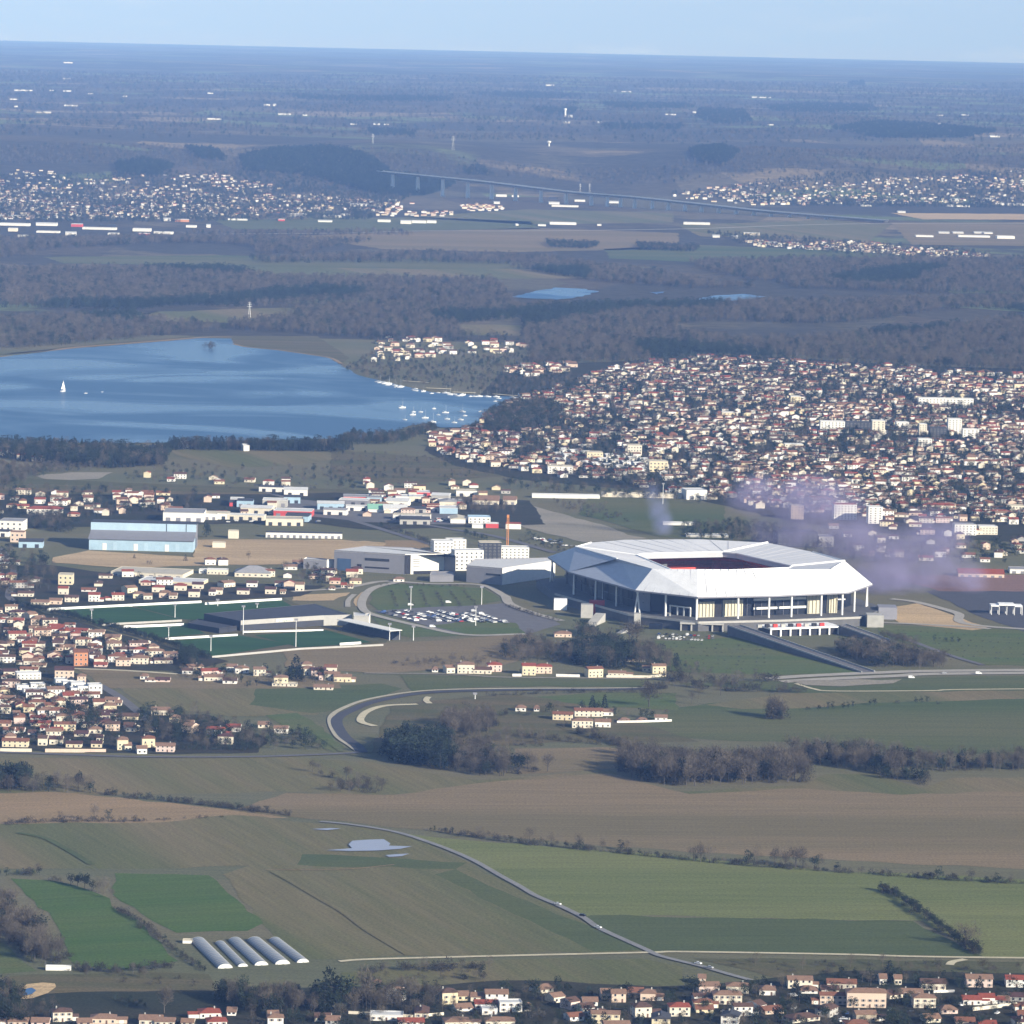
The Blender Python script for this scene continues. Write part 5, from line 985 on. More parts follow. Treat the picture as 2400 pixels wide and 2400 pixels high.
hedge(P(c3, (850, 985), (960, 985)), 4, (14, 18), B_, sp_); grove(P(c6, (250, 130), (600, 100), (900, 110), (900, 150), (450, 165)), 9, (5, 8), [('bare', 3), ('bush', 2)], 'in the scrub left of the park copse', keep=.7); grove(P(c3, (1250, 1150), (1500, 1180), (1500, 1250), (1260, 1240)), 9, (4, 7), [('evergreen', 1), ('bare', 2)], 'beside the white garden walls', keep=.7)
rp_ = 'in the planted rows below the pillared terrace'
grove(P(c4, (850, 1030), (950, 1015), (1130, 1040), (1490, 1105), (1500, 1128), (1100, 1122), (900, 1060)), 6, (10, 14), [('bare', 5), ('evergreen', 1.2)], rp_)
for x in (1130, 1160): hedge(P(c4, (x, 965), (x + 160, 1010)), 5, (6, 9), B_, rp_)
for x, y, h in [(1425, 972, 6), (1490, 978, 5), (1525, 980, 5), (1560, 980, 5)]: tree_at(c4, x, y, h, 'evergreen', 'on the lawn right of the stadium')
ph = 'in the clipped dark hedge along the training pitches'
hedge(P(c1, (60, 762), (230, 800), (400, 838), (640, 905), (860, 965), (1010, 1015), (1180, 1075)), 2.4, (3.5, 6), [('evergreen', 5), ('conifer', 2)], ph); grove(P(c1, (1010, 1060), (1090, 1040), (1110, 1100), (1040, 1130)), 5, (7, 11), [('evergreen', 2), ('conifer', 1)], ph)
tree_at(c1, 1675, 1192, 22, 'conifer', 'standing alone among the houses by the pitches'); tree_at(c1, 1690, 1195, 13, 'evergreen', 'among the houses by the pitches'); tree_at(c1, 1650, 1195, 12, 'evergreen', 'among the houses by the pitches')
for x, y, h, k in [(1175, 375, 15, 'evergreen'), (1170, 385, 12, 'evergreen'), (1405, 510, 8, 'bare'), (760, 505, 5, 'conifer'), (1050, 520, 7, 'conifer'), (790, 635, 9, 'evergreen'), (875, 635, 8, 'conifer'), (845, 540, 5, 'bush'), (1610, 590, 12, 'bare')]: tree_at(c1, x, y, h, k, 'among the yards by the blue shed')
gp = 'among the gardens of the left estate'
grove(P(d3, (-80, 100), (300, 100), (1000, 330), (1750, 500), (1800, 620), (700, 620), (-80, 640)), 9, (4, 8), [('evergreen', 4), ('bare', 3), ('bush', 2)], gp, keep=.62); grove(P(d3, (-80, 700), (900, 900), (1200, 1050), (1500, 1250), (1300, 1400), (-80, 1420)), 8.5, (4, 8), [('evergreen', 5), ('bare', 2), ('bush', 2)], gp, keep=.62)
grove(P(d3, (1400, 1080), (2000, 1080), (2500, 1350), (2550, 1440), (1900, 1420), (1400, 1300)), 8, (5, 10), [('evergreen', 4), ('bare', 3)], 'in the wooded gardens beside the curving road', keep=.72); grove(P(d3, (600, 1060), (1000, 1080), (1050, 1250), (700, 1280)), 8, (7, 11), [('evergreen', 3), ('bare', 2)], gp, keep=.8)
hedge(P(d3, (1250, 1450), (1900, 1455), (2600, 1455)), 3, (2, 4), [('evergreen', 1)], 'in the hedge along the lower lane'); grove(P(c1, (1000, 1100), (1300, 1130), (1932, 1180), (1932, 1240), (1400, 1240), (1050, 1190)), 11, (5, 9), [('evergreen', 2), ('bare', 2)], 'among the houses by the pitches', keep=.6)
grove(P(c5, (850, 15), (1250, 10), (1700, 60), (1880, 140), (1150, 150), (900, 90)), 8, (5, 10), [('evergreen', 3), ('bare', 3)], 'in the wooded gardens beside the curving road', keep=.7)
vg = 'among the village gardens'
grove(P(f_, (560, 1880), (960, 1868), (1240, 1880), (1440, 1860), (1600, 1842), (2000, 1850), (2000, 1960), (560, 1960)), 8, (3.5, 8.5), [('evergreen', 4), ('bush', 3), ('bare', 2)], vg, keep=.62)
for x, y, h, k in [(1190, 405, 9, 'evergreen'), (1230, 470, 13, 'evergreen'), (1180, 475, 12, 'evergreen'), (1280, 470, 11, 'conifer'), (640, 260, 11, 'conifer'), (560, 400, 12, 'evergreen'), (660, 300, 8, 'conifer'), (1170, 160, 12, 'conifer'), (1200, 170, 10, 'evergreen'), (1680, 220, 9, 'conifer'), (60, 240, 11, 'evergreen'), (900, 150, 8, 'evergreen'), (1550, 300, 6, 'bush')]: tree_at(d6, x, y, h, k, vg)
for x, y, h, k in [(1225, 225, 10, 'evergreen'), (1085, 250, 10, 'evergreen'), (1110, 270, 8, 'evergreen'), (800, 160, 9, 'evergreen'), (1870, 280, 8, 'evergreen'), (190, 310, 8, 'evergreen'), (480, 330, 10, 'bare'), (420, 350, 9, 'bare'), (1080, 380, 8, 'bush')]: tree_at(d5, x, y, h, k, vg)
for x, y, h, k in [(1430, 400, 7, 'bare'), (1450, 440, 6, 'bush'), (1640, 400, 7, 'evergreen'), (1690, 400, 7, 'evergreen'), (1420, 370, 10, 'bare')]: tree_at(d7, x, y, h, k, vg)
# middle distance
lp = 'in the pine belt along the near lake shore'
grove(P(a4, (-40, 1075), (400, 1085), (800, 1115), (960, 1110), (930, 1195), (600, 1205), (300, 1185), (-40, 1140)), 9, (11, 16), [('evergreen', 4), ('conifer', 3), ('bare', 2)], lp); grove(P(a4, (960, 1082), (1932, 1090), (2000, 1100), (1932, 1112), (960, 1100)), 8, (12, 17), [('conifer', 3), ('evergreen', 3), ('bare', 1)], lp)
grove(P(a5, (-10, 1035), (300, 1025), (520, 975), (560, 990), (300, 1070), (-10, 1070)), 9, (8, 13), [('evergreen', 3), ('bare', 2)], lp); tree_at(a5, 70, 1050, 19, 'conifer', lp); tree_at(a5, 190, 1050, 9, 'evergreen', lp)
grove(P(a4, (940, 1190), (1300, 1200), (1932, 1200), (2300, 1190), (2300, 1330), (1500, 1330), (600, 1270)), 15, (5, 9), [('bare', 4), ('evergreen', 2), ('bush', 2)], 'in the scrub behind the works', keep=.55); grove(P(a4, (-40, 1190), (600, 1215), (300, 1230), (-40, 1350)), 10, (8, 12), [('bare', 4), ('evergreen', 1)], 'in the scrub behind the works')
grove(P(a5, (800, 940), (860, 880), (1000, 850), (1200, 840), (1280, 950), (1000, 1010), (830, 1012)), 9, (9, 14), [('evergreen', 4), ('bare', 2)], 'in the park at the lake end'); grove(P(a5, (-60, 1100), (700, 1150), (1000, 1240), (400, 1290), (-60, 1260)), 14, (4, 8), [('bare', 4), ('bush', 3), ('evergreen', 1)], 'in the heath before the lakeside town', keep=.6)
grove(P(a5, (0, 640), (170, 560), (640, 600), (1000, 560), (1300, 640), (1300, 760), (1000, 790), (500, 740), (150, 700)), 11, (6, 9), [('bare', 3), ('evergreen', 2)], 'in the wood around the harbour', keep=.5)
grove(P(d4, (-40, 60), (1932, 100), (1932, 250), (900, 330), (640, 420), (-40, 330)), 14, (6, 11), [('evergreen', 3), ('bare', 2)], 'among the works and houses', keep=.5); grove(P(d4, (250, 340), (560, 320), (700, 480), (300, 420)), 8, (8, 12), [('evergreen', 2), ('bare', 2)], 'among the works and houses'); grove(P(d4, (-40, 600), (500, 740), (480, 980), (-40, 1060)), 11, (7, 12), [('bare', 3), ('evergreen', 2)], 'among the works and houses', keep=.6)
grove(P(c2, (0, 560), (230, 640), (500, 690), (200, 730), (0, 720)), 9, (6, 9), [('evergreen', 1), ('bare', 2)], 'among the works and houses', keep=.7); grove(P(c2, (1180, 70), (1560, 130), (1640, 180), (1400, 170), (1200, 180)), 9, (6, 10), [('bare', 3), ('bush', 1)], 'around the gravel fields'); grove(P(d8, (780, 280), (1080, 370), (1000, 400), (760, 340)), 8, (4, 7), [('bush', 3), ('evergreen', 1)], 'around the gravel fields', keep=.6); grove(P(d8, (950, 110), (1250, 130), (1400, 230), (1100, 190)), 9, (5, 8), [('bare', 2), ('bush', 3)], 'around the gravel fields', keep=.7)
grove(P(d8, (600, 20), (900, 60), (1600, 110), (1932, 140), (1932, 100), (1200, 50), (700, 0)), 11, (7, 11), [('evergreen', 3), ('bare', 3)], 'around the gravel fields', keep=.6); grove(P(c4, (0, 330), (350, 310), (560, 350), (500, 430), (0, 390)), 10, (6, 10), [('evergreen', 3), ('bare', 2)], 'behind the stadium'); grove(P(c4, (480, 340), (1150, 400), (1932, 420), (1932, 540), (1100, 540), (600, 480)), 14, (6, 11), [('evergreen', 3), ('bare', 2)], 'behind the stadium', keep=.55)
grove(P(c2, (560, 720), (760, 700), (1300, 720), (1000, 735)), 8, (3, 5), U_, 'around the sloping lawn'); hedge(P(c2, (620, 270), (900, 360), (1000, 410)), 6, (3, 5), [('bush', 2), ('evergreen', 1)], 'beside the avenue'); hedge(P(c2, (1250, 330), (1420, 380)), 6, (4, 6), [('evergreen', 1)], 'beside the avenue'); hedge(P(c2, (1560, 870), (1800, 945), (1960, 985)), 4, (2, 3), U_, 'around the sloping lawn')
for k in range(6): hedge(P(c2, (700 + k * 110, 760), (740 + k * 120, 880)), 9, (1.5, 2.6), U_, 'in the planted arcs of the sloping lawn')

for k in range(8): hedge(P(c3, (1120 + k * 40, 990 + k * 30), (1932, 1020 + k * 30)), 8, (.9, 1.5), U_, 'in the planted rows of the stadium lawn')
for k in range(5): hedge(P(c4, (1200 + k * 40, 912 + k * 34), (1990, 965 + k * 30)), 8, (.9, 1.5), U_, 'in the planted rows of the right lawn')
# the 300 of each kind that show largest are single trees; the rest are the mass of woods and gardens
TREES.sort(key=lambda t: -t[4] / t[2]); cnt = {}; REST = {}
LBL = {'bare': 'bare grey-brown winter tree', 'evergreen': 'dense dark green leafy tree', 'conifer': 'dark pointed conifer', 'bush': 'low bare brown bush'}
CAT = {'bare': 'tree', 'evergreen': 'tree', 'conifer': 'tree', 'bush': 'bush'}; NAM = {'bare': 'bare_tree', 'evergreen': 'evergreen_tree', 'conifer': 'conifer', 'bush': 'bush'}
for kind, x, y, z, h, place in TREES:
    cnt[kind] = cnt.get(kind, 0) + 1
    if cnt[kind] <= 298:
        ws = rng.choice([.72, 1.0, 1.3]); shape = {.72: 'slender ', 1.0: '', 1.3: 'broad '}[ws]
        size = 'tall ' if h > 14 else ('small ' if h < (6 if kind != 'bush' else 3) else '')
        t = thing(NAM[kind], (size + shape + LBL[kind] + ' ' + place), CAT[kind], (x, y, z), rng.uniform(0, 6.28), ('trees and bushes ' + place))
        s = h; t.scale = (s * ws * rng.uniform(.93, 1.07), s * ws * rng.uniform(.93, 1.07), s); tm, cm = PT[kind][rng.randrange(len(PT[kind]))]
        link('trunk', tm, t); link('crown', cm, t)
    else: REST.setdefault(kind, []).append((x, y, z, h))

def scatter(name, pts, kind):
    """a mass of trees: one object whose geometry nodes set a tree on every point"""
    a = np.array(pts, np.float32); me = bpy.data.meshes.new(name); me.vertices.add(len(a)); me.vertices.foreach_set('co', np.ascontiguousarray(a[:, :3]).ravel())
    at = me.attributes.new('tree_scale', 'FLOAT', 'POINT'); at.data.foreach_set('value', np.ascontiguousarray(a[:, 3]))
    o = link(name, me); tag(o, kind='stuff')
    col = bpy.data.collections.new(name + '_kinds')
    for i, jm in enumerate(PJ[kind]): col.objects.link(bpy.data.objects.new('tree_of_wood', jm))
    ng = bpy.data.node_groups.new(name + '_nodes', 'GeometryNodeTree'); ng.interface.new_socket('Geometry', in_out='INPUT', socket_type='NodeSocketGeometry'); ng.interface.new_socket('Geometry', in_out='OUTPUT', socket_type='NodeSocketGeometry')
    N, L = ng.nodes, ng.links; gi, go = N.new('NodeGroupInput'), N.new('NodeGroupOutput'); ip = N.new('GeometryNodeInstanceOnPoints'); ci = N.new('GeometryNodeCollectionInfo'); ci.inputs[0].default_value = col; ci.inputs[1].default_value = True; ci.inputs[2].default_value = True
    na = N.new('GeometryNodeInputNamedAttribute'); na.data_type = 'FLOAT'; na.inputs[0].default_value = 'tree_scale'
    rr = N.new('FunctionNodeRandomValue'); rr.data_type = 'FLOAT'; rr.inputs[3].default_value = 6.283; cv = N.new('ShaderNodeCombineXYZ'); L.new(rr.outputs[1], cv.inputs[2])
    sc = N.new('ShaderNodeCombineXYZ'); ml = N.new('ShaderNodeMath'); ml.operation = 'MULTIPLY'; r2 = N.new('FunctionNodeRandomValue'); r2.data_type = 'FLOAT'; r2.inputs[2].default_value = .85; r2.inputs[3].default_value = 1.25; r2.inputs[8].default_value = 5
    L.new(na.outputs[0], ml.inputs[0]); L.new(r2.outputs[1], ml.inputs[1]); L.new(ml.outputs[0], sc.inputs[0]); L.new(ml.outputs[0], sc.inputs[1]); L.new(na.outputs[0], sc.inputs[2])
    ip.inputs['Pick Instance'].default_value = True
    L.new(gi.outputs[0], ip.inputs['Points']); L.new(ci.outputs[0], ip.inputs['Instance']); L.new(cv.outputs[0], ip.inputs['Rotation']); L.new(sc.outputs[0], ip.inputs['Scale']); L.new(ip.outputs[0], go.inputs[0])
    md = o.modifiers.new('trees', 'NODES'); md.node_group = ng; return o
# far woods of the plain and the town's trees
def patchy(x, y, s=1.0):
    return .5 + .25 * math.sin(x / (67 * s) + 1.7 * math.sin(y / (151 * s))) + .25 * math.sin(y / (113 * s) + 1.3 * math.sin(x / (59 * s) + 2))
def wood(pix, sp, h, mix, keep=1.0, jit=.48, patch=None):
    pts = fill(pix, sp, jit=jit, keep=keep)
    if patch: pts = [q for q in pts if rng.random() < patch[0] + (1 - patch[0]) * patchy(q[0], q[1])]
    for x, y in pts:
        k = pick(mix)
        if patch and len(patch) > 1:
            if patchy(x + 300, y, 2.4) < .2: continue
            if patchy(x, y + 500, 1.7) > .8: k = 'evergreen'
        REST.setdefault(k, []).append((x, y, terrain(x, y), rng.uniform(*h) * (.5 if k == 'bush' else 1)))
fm = [('bare', 7), ('evergreen', 1.2), ('conifer', .4)]
for q in [((-60, 455), (330, 450), (560, 455), (700, 456), (560, 480), (250, 476), (-60, 490)), ((470, 490), (800, 480), (1275, 498), (1250, 506), (800, 496), (500, 497)), ((-60, 510), (420, 508), (520, 525), (930, 531), (960, 556), (660, 575), (300, 585), (-60, 580)),
          ((430, 590), (960, 562), (1000, 600), (860, 612), (870, 634), (980, 640), (700, 640), (560, 630), (430, 622)), ((960, 505), (1500, 492), (2000, 492), (2000, 560), (1500, 545), (1300, 545), (1130, 532)), ((985, 580), (1500, 572), (2000, 562), (2000, 708), (1700, 688), (1500, 680), (1330, 672), (1180, 686), (1000, 690), (990, 640)),
          ((-60, 612), (250, 592), (430, 622), (300, 636), (150, 650), (-60, 664))]: wood(P(f_, *q), 11, (9, 17), fm, keep=.97, patch=(.6, 1))
wood(P(f_, (350, 440), (760, 436), (780, 446), (380, 448)), 14, (8, 13), fm, .5); wood(P(f_, (1030, 458), (1130, 462), (1120, 470), (1040, 468)), 10, (9, 13), [('evergreen', 2), ('bare', 1)]); wood(P(f_, (1200, 462), (1320, 468), (1310, 476), (1210, 472)), 10, (9, 13), [('evergreen', 2), ('bare', 1)]); wood(P(f_, (1330, 440), (1480, 448), (1660, 462), (1870, 478), (1860, 498), (1600, 482), (1400, 462)), 16, (7, 12), [('evergreen', 2), ('bare', 2)], .7)
tm_ = [('evergreen', 5), ('bare', 3), ('conifer', 1)]
TOWN = P(f_, (830, 850), (960, 760), (1180, 690), (1330, 674), (1500, 682), (1700, 694), (2000, 716), (2000, 1000), (1700, 975), (1500, 970), (1260, 930), (980, 890), (860, 870))
wood(TOWN, 10, (6.5, 11), tm_, .8, patch=(.3,)); wood(P(f_, (690, 640), (1000, 645), (1000, 680), (720, 680)), 15, (5, 8), tm_, .35)
wood(P(f_, (-60, 330), (200, 335), (600, 330), (780, 370), (700, 415), (300, 420), (-60, 420)), 14, (8, 14), tm_, .75, patch=(.4,)); wood(P(f_, (1260, 365), (1500, 335), (1700, 330), (2000, 320), (2000, 395), (1500, 390)), 14, (8, 14), tm_, .75, patch=(.4,))
dk = [('evergreen', 3), ('conifer', 3)]                       # dark evergreens massed on scarp and plateau to stand in for cloud shadows
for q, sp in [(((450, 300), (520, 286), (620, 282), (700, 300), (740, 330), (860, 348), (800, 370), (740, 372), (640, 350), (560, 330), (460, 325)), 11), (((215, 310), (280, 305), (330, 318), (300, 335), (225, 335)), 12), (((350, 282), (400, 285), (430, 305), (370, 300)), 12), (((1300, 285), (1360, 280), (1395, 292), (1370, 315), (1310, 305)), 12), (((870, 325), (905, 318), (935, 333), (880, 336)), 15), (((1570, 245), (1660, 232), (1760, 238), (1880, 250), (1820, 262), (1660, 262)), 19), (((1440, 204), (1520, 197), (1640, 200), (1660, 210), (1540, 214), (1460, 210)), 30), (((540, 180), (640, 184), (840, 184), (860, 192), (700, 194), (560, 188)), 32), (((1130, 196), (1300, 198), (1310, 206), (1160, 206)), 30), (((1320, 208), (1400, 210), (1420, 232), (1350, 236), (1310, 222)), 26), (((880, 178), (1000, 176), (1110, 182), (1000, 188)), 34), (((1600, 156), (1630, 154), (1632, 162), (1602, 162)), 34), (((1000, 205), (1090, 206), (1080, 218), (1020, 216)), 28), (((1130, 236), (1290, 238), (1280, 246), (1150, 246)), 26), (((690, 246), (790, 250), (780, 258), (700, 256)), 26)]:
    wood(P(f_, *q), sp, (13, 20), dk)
wood(P(f_, (-80, 288), (300, 278), (700, 285), (900, 305), (1250, 318), (1350, 285), (1700, 280), (2010, 275), (2010, 318), (1600, 330), (1300, 350), (980, 338), (760, 330), (400, 330), (-80, 318)), 26, (10, 15), [('bare', 8), ('evergreen', 1)], .9)
for q in [((0, 232), (130, 228), (280, 236), (120, 240)), ((260, 240), (420, 236), (500, 240), (380, 246)), ((480, 205), (640, 200), (760, 206), (600, 212)), ((700, 262), (900, 256), (1100, 262), (900, 268)), ((1320, 250), (1560, 246), (1560, 254), (1400, 258)), ((1450, 225), (1620, 222), (1700, 228), (1500, 232)), ((100, 205), (260, 203), (380, 208), (200, 212)), ((820, 226), (980, 222), (1150, 228), (960, 232))]: wood(P(f_, *q), 34, (11, 16), [('bare', 5), ('evergreen', 2)], .85)
wood(P(f_, (-80, 132), (2010, 160), (2010, 268), (1300, 275), (700, 262), (-80, 262)), 46, (12, 19), [('bare', 5), ('evergreen', 2)], .8, patch=(0.0,))
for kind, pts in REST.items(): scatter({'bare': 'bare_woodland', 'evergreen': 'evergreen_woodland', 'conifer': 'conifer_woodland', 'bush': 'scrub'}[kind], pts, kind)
print('TREES', {k: min(v, 298) for k, v in cnt.items()}, 'stuff', {k: len(v) for k, v in REST.items()})
# ------------------------------------------------------------------ houses
HOUSES = []      # (x, y, z, rot, w, d, h, roof kind, wall, roof, place)
WALLS = [('white', 7), ('cream', 6), ('peach', 2), ('yellow', 1.5), ('pink', 1), ('grey', .8)]; ROOFS = [('terra', 4), ('tan', 3), ('brown', 3), ('red', 2), ('maroon', 1.5)]
def house_at(x, y, place, rot=None, w=None, d=None, h=None, kind=None, wall=None, roof=None, z=None):
    HOUSES.append((x, y, terrain(x, y) if z is None else z, math.radians(rng.choice([0, 0, 90, 20, -20, 45, -35]) + rng.uniform(-6, 6)) if rot is None else rot, w or rng.uniform(8, 16), d or rng.uniform(7, 10.5), h or rng.choice([3.2, 3.4, 5.4, 5.8]), kind or rng.choice(['gable', 'gable', 'hip']), wall or pick(WALLS), roof or pick(ROOFS), place))
def hpx(fr, x, y, wpx, hp, wall, roof, kind='gable', rot=0, place='', d=None):
    p = GP(fr(x, y), 0.0); s = ppm(p); k = fr(1, 0)[0] - fr(0, 0)[0]; house_at(p.x, p.y, place, math.radians(rot), wpx * k / s, d or rng.uniform(8.5, 10.5), hp * k / s, kind, wall, roof, 0.0)
def estate(pix, sx, sy, ang, keep, place, patch=None, **kw):
    have = np.array([(q[0], q[1] + q[5] / 2) for q in HOUSES]) if HOUSES else np.zeros((1, 2))
    for x, y in fill(pix, sx, sy, ang, jit=.3, keep=keep):
        if np.min(np.hypot(have[:, 0] - x, (have[:, 1] - y - 4.5))) < 13: continue
        if patch and rng.random() > patch + (1 - patch) * (1 - patchy(x, y)) * 1.2: continue
        r = ang + rng.choice([0, 0, math.pi / 2]) + rng.uniform(-.12, .12); house_at(x, y, place, rot=r, **kw)
vp = 'in the village at the foot of the fields'
for x, y, w, h, wl_, rf, kd, rt in [(665, 212, 140, 52, 'cream', 'tan', 'gable', 2), (900, 212, 165, 32, 'cream', 'terra', 'gable', -2), (1040, 320, 225, 92, 'peach', 'tan', 'hip', 2), (1420, 220, 140, 42, 'cream', 'brown', 'gable', 2), (1680, 205, 150, 52, 'pink', 'tan', 'gable', 2), (1725, 300, 85, 42, 'white', 'red', 'gable', 4), (1640, 305, 110, 32, 'white', 'red', 'gable', 4), (1890, 205, 120, 50, 'white', 'red', 'gable', 0), (1370, 322, 130, 60, 'cream', 'tan', 'hip', 4), (855, 368, 110, 48, 'grey', 'brown', 'gable', 60), (1040, 400, 120, 46, 'stone', 'tan', 'gable', 10), (700, 400, 190, 24, 'cream', 'brown', 'hip', 30), (835, 240, 100, 24, 'stone', 'brown', 'gable', 0), (310, 240, 130, 44, 'cream', 'tan', 'hip', 0), (150, 235, 120, 40, 'pink', 'tan', 'gable', 8), (110, 190, 40, 40, 'peach', 'tan', 'gable', 0), (115, 325, 110, 38, 'yellow', 'terra', 'hip', 4), (125, 350, 100, 24, 'yellow', 'terra', 'gable', 4), (320, 405, 110, 50, 'white', 'dark', 'gable', 80), (455, 330, 70, 30, 'white', 'brown', 'gable', 50), (520, 355, 120, 26, 'peach', 'terra', 'gable', 25), (480, 250, 90, 34, 'white', 'tan', 'hip', 0), (710, 240, 110, 20, 'white', 'white', 'flat', 0), (1135, 190, 40, 38, 'white', 'tan', 'gable', 0), (1220, 190, 40, 36, 'stone', 'tan', 'gable', 0), (1210, 268, 90, 26, 'stone', 'brown', 'gable', 30), (1300, 255, 120, 20, 'white', 'tan', 'gable', 0), (1510, 355, 100, 26, 'pink', 'tan', 'hip', 10), (1890, 285, 80, 30, 'grey', 'maroon', 'gable', 0), (1420, 405, 90, 26, 'stone', 'tan', 'gable', 15), (1600, 415, 110, 20, 'peach', 'terra', 'gable', 0), (1820, 300, 60, 22, 'grey', 'grey', 'gable', 0), (1930, 380, 60, 20, 'peach', 'terra', 'gable', 0)]:
    hpx(d6, x, y, w, h, wl_, rf, kd, rt, vp)
for x, y, w, h, wl_, rf, kd, rt in [(615, 300, 95, 70, 'yellow', 'brown', 'hip', 18), (690, 280, 70, 30, 'yellow', 'tan', 'gable', 10), (880, 292, 130, 54, 'white', 'tan', 'gable', 4), (960, 345, 130, 54, 'white', 'white', 'flat', 8), (840, 360, 90, 34, 'white', 'white', 'flat', 8), (1165, 235, 95, 24, 'cream', 'tan', 'gable', 40), (1235, 290, 80, 36, 'cream', 'tan', 'gable', 35), (1500, 275, 55, 40, 'peach', 'tan', 'gable', 6), (1570, 290, 80, 54, 'peach', 'tan', 'gable', 6), (1735, 280, 90, 44, 'peach', 'tan', 'hip', 0), (1660, 245, 100, 16, 'peach', 'terra', 'gable', 0), (1710, 375, 100, 64, 'cream', 'brown', 'hip', 14), (1860, 420, 130, 56, 'yellow', 'dark', 'gable', 88), (1410, 310, 85, 28, 'white', 'dark', 'gable', 4), (1400, 350, 75, 34, 'white', 'brown', 'gable', 20), (1335, 395, 90, 28, 'white', 'terra', 'gable', 24), (1475, 380, 100, 32, 'white', 'brown', 'hip', 20), (1325, 330, 70, 50, 'pink', 'brown', 'gable', 40), (280, 240, 110, 20, 'pink', 'brown', 'gable', -10), (355, 280, 60, 60, 'white', 'dark', 'gable', 70), (255, 395, 190, 34, 'white', 'white', 'flat', 0), (190, 205, 60, 22, 'stone', 'dark', 'flat', 0), (780, 285, 100, 28, 'cream', 'tan', 'gable', -4), (395, 420, 150, 22, 'white', 'red', 'gable', 4), (660, 430, 150, 36, 'cream', 'tan', 'hip', 10), (900, 430, 170, 40, 'cream', 'tan', 'hip', 6), (700, 340, 100, 20, 'white', 'green', 'gable', 20), (1055, 340, 36, 24, 'white', 'white', 'flat', 0)]:
    hpx(d5, x, y, w, h, wl_, rf, kd, rt, vp)
for x, y, w, h, wl_, rf, kd, rt in [(585, 412, 145, 34, 'peach', 'tan', 'hip', 4), (850, 420, 130, 34, 'cream', 'tan', 'gable', 0), (930, 425, 110, 28, 'cream', 'tan', 'gable', 0), (1190, 380, 120, 34, 'white', 'red', 'hip', 10), (1230, 425, 110, 30, 'white', 'red', 'hip', 10), (100, 425, 110, 28, 'peach', 'tan', 'gable', 0), (225, 425, 100, 26, 'pink', 'tan', 'gable', 0), (1550, 385, 60, 26, 'yellow', 'white', 'gable', 10), (1825, 400, 90, 28, 'cream', 'brown', 'gable', 0), (480, 425, 80, 22, 'peach', 'tan', 'gable', 10), (1060, 425, 70, 22, 'stone', 'tan', 'gable', 0), (1310, 365, 50, 24, 'white', 'tan', 'gable', 0), (1880, 415, 80, 26, 'grey', 'tan', 'gable', 0)]:
    hpx(d7, x, y, w, h, wl_, rf, kd, rt, vp)
rp2 = 'in the house row below the stadium'
for x, y, w, h, wl_, rf, kd, rt in [(620, 188, 50, 32, 'cream', 'tan', 'gable', 20), (705, 190, 95, 52, 'cream', 'tan', 'hip', 4), (800, 192, 100, 24, 'cream', 'brown', 'gable', 0), (870, 180, 80, 42, 'pink', 'red', 'hip', 8), (1062, 200, 75, 54, 'yellow', 'red', 'gable', 4), (1145, 190, 95, 42, 'peach', 'red', 'hip', 6), (1440, 212, 90, 50, 'yellow', 'terra', 'gable', 20), (1800, 190, 80, 44, 'yellow', 'tan', 'gable', 10), (1730, 180, 50, 22, 'yellow', 'tan', 'gable', 0), (1560, 208, 100, 22, 'cream', 'tan', 'gable', 0), (530, 182, 34, 16, 'white', 'white', 'flat', 0), (1630, 100, 130, 16, 'stone', 'tan', 'gable', 0), (1640, 125, 120, 18, 'stone', 'brown', 'gable', 0)]: hpx(c6, x, y, w, h, wl_, rf, kd, rt, rp2)
hpx(c3, 385, 945, 130, 28, 'peach', 'tan', 'hip', 4, 'in the trees left of the stadium stairs')
rp3 = 'of the farm below the house row'
for x, y, w, h, wl_, rf, kd, rt in [(1250, 455, 110, 34, 'yellow', 'terra', 'gable', -6), (1400, 435, 160, 36, 'cream', 'terra', 'gable', 4), (1365, 500, 120, 44, 'cream', 'tan', 'hip', 4), (1480, 495, 90, 34, 'white', 'tan', 'gable', 0), (1500, 430, 80, 24, 'white', 'beige', 'gable', 4), (1015, 405, 60, 22, 'white', 'white', 'flat', 0), (1105, 405, 30, 18, 'white', 'white', 'flat', 0), (1810, 460, 70, 22, 'white', 'tan', 'gable', 0), (1600, 468, 60, 14, 'white', 'white', 'flat', 0), (1700, 466, 60, 12, 'white', 'white', 'flat', 0)]: hpx(c6, x, y, w, h, wl_, rf, kd, rt, rp3)
rp4 = 'among the row of houses by the pitches'
for x, y, w, h, wl_, rf, kd, rt in [(1310, 1140, 60, 24, 'white', 'tan', 'gable', 0), (1370, 1155, 80, 30, 'white', 'tan', 'hip', 10), (1470, 1170, 70, 40, 'cream', 'tan', 'gable', 5), (1590, 1225, 80, 48, 'yellow', 'tan', 'hip', 6), (1740, 1165, 70, 40, 'cream', 'tan', 'hip', 0), (1870, 1150, 70, 30, 'cream', 'terra', 'gable', 0), (1850, 1195, 90, 30, 'pink', 'maroon', 'gable', 8), (1210, 1200, 110, 26, 'cream', 'tan', 'gable', 5), (1300, 1215, 80, 20, 'white', 'brown', 'gable', 0), (1190, 1165, 100, 24, 'pink', 'red', 'gable', 20), (1110, 1140, 90, 24, 'peach', 'tan', 'gable', 30), (1060, 1160, 60, 22, 'white', 'brown', 'gable', 0), (1610, 1230, 140, 14, 'cream', 'beige', 'flat', 0), (1830, 1250, 110, 18, 'cream', 'tan', 'gable', 0), (815, 1190, 45, 20, 'white', 'white', 'flat', 0), (850, 1205, 60, 14, 'white', 'white', 'flat', 0), (920, 1205, 80, 14, 'pink', 'maroon', 'gable', 0)]: hpx(c1, x, y, w, h, wl_, rf, kd, rt, rp4)
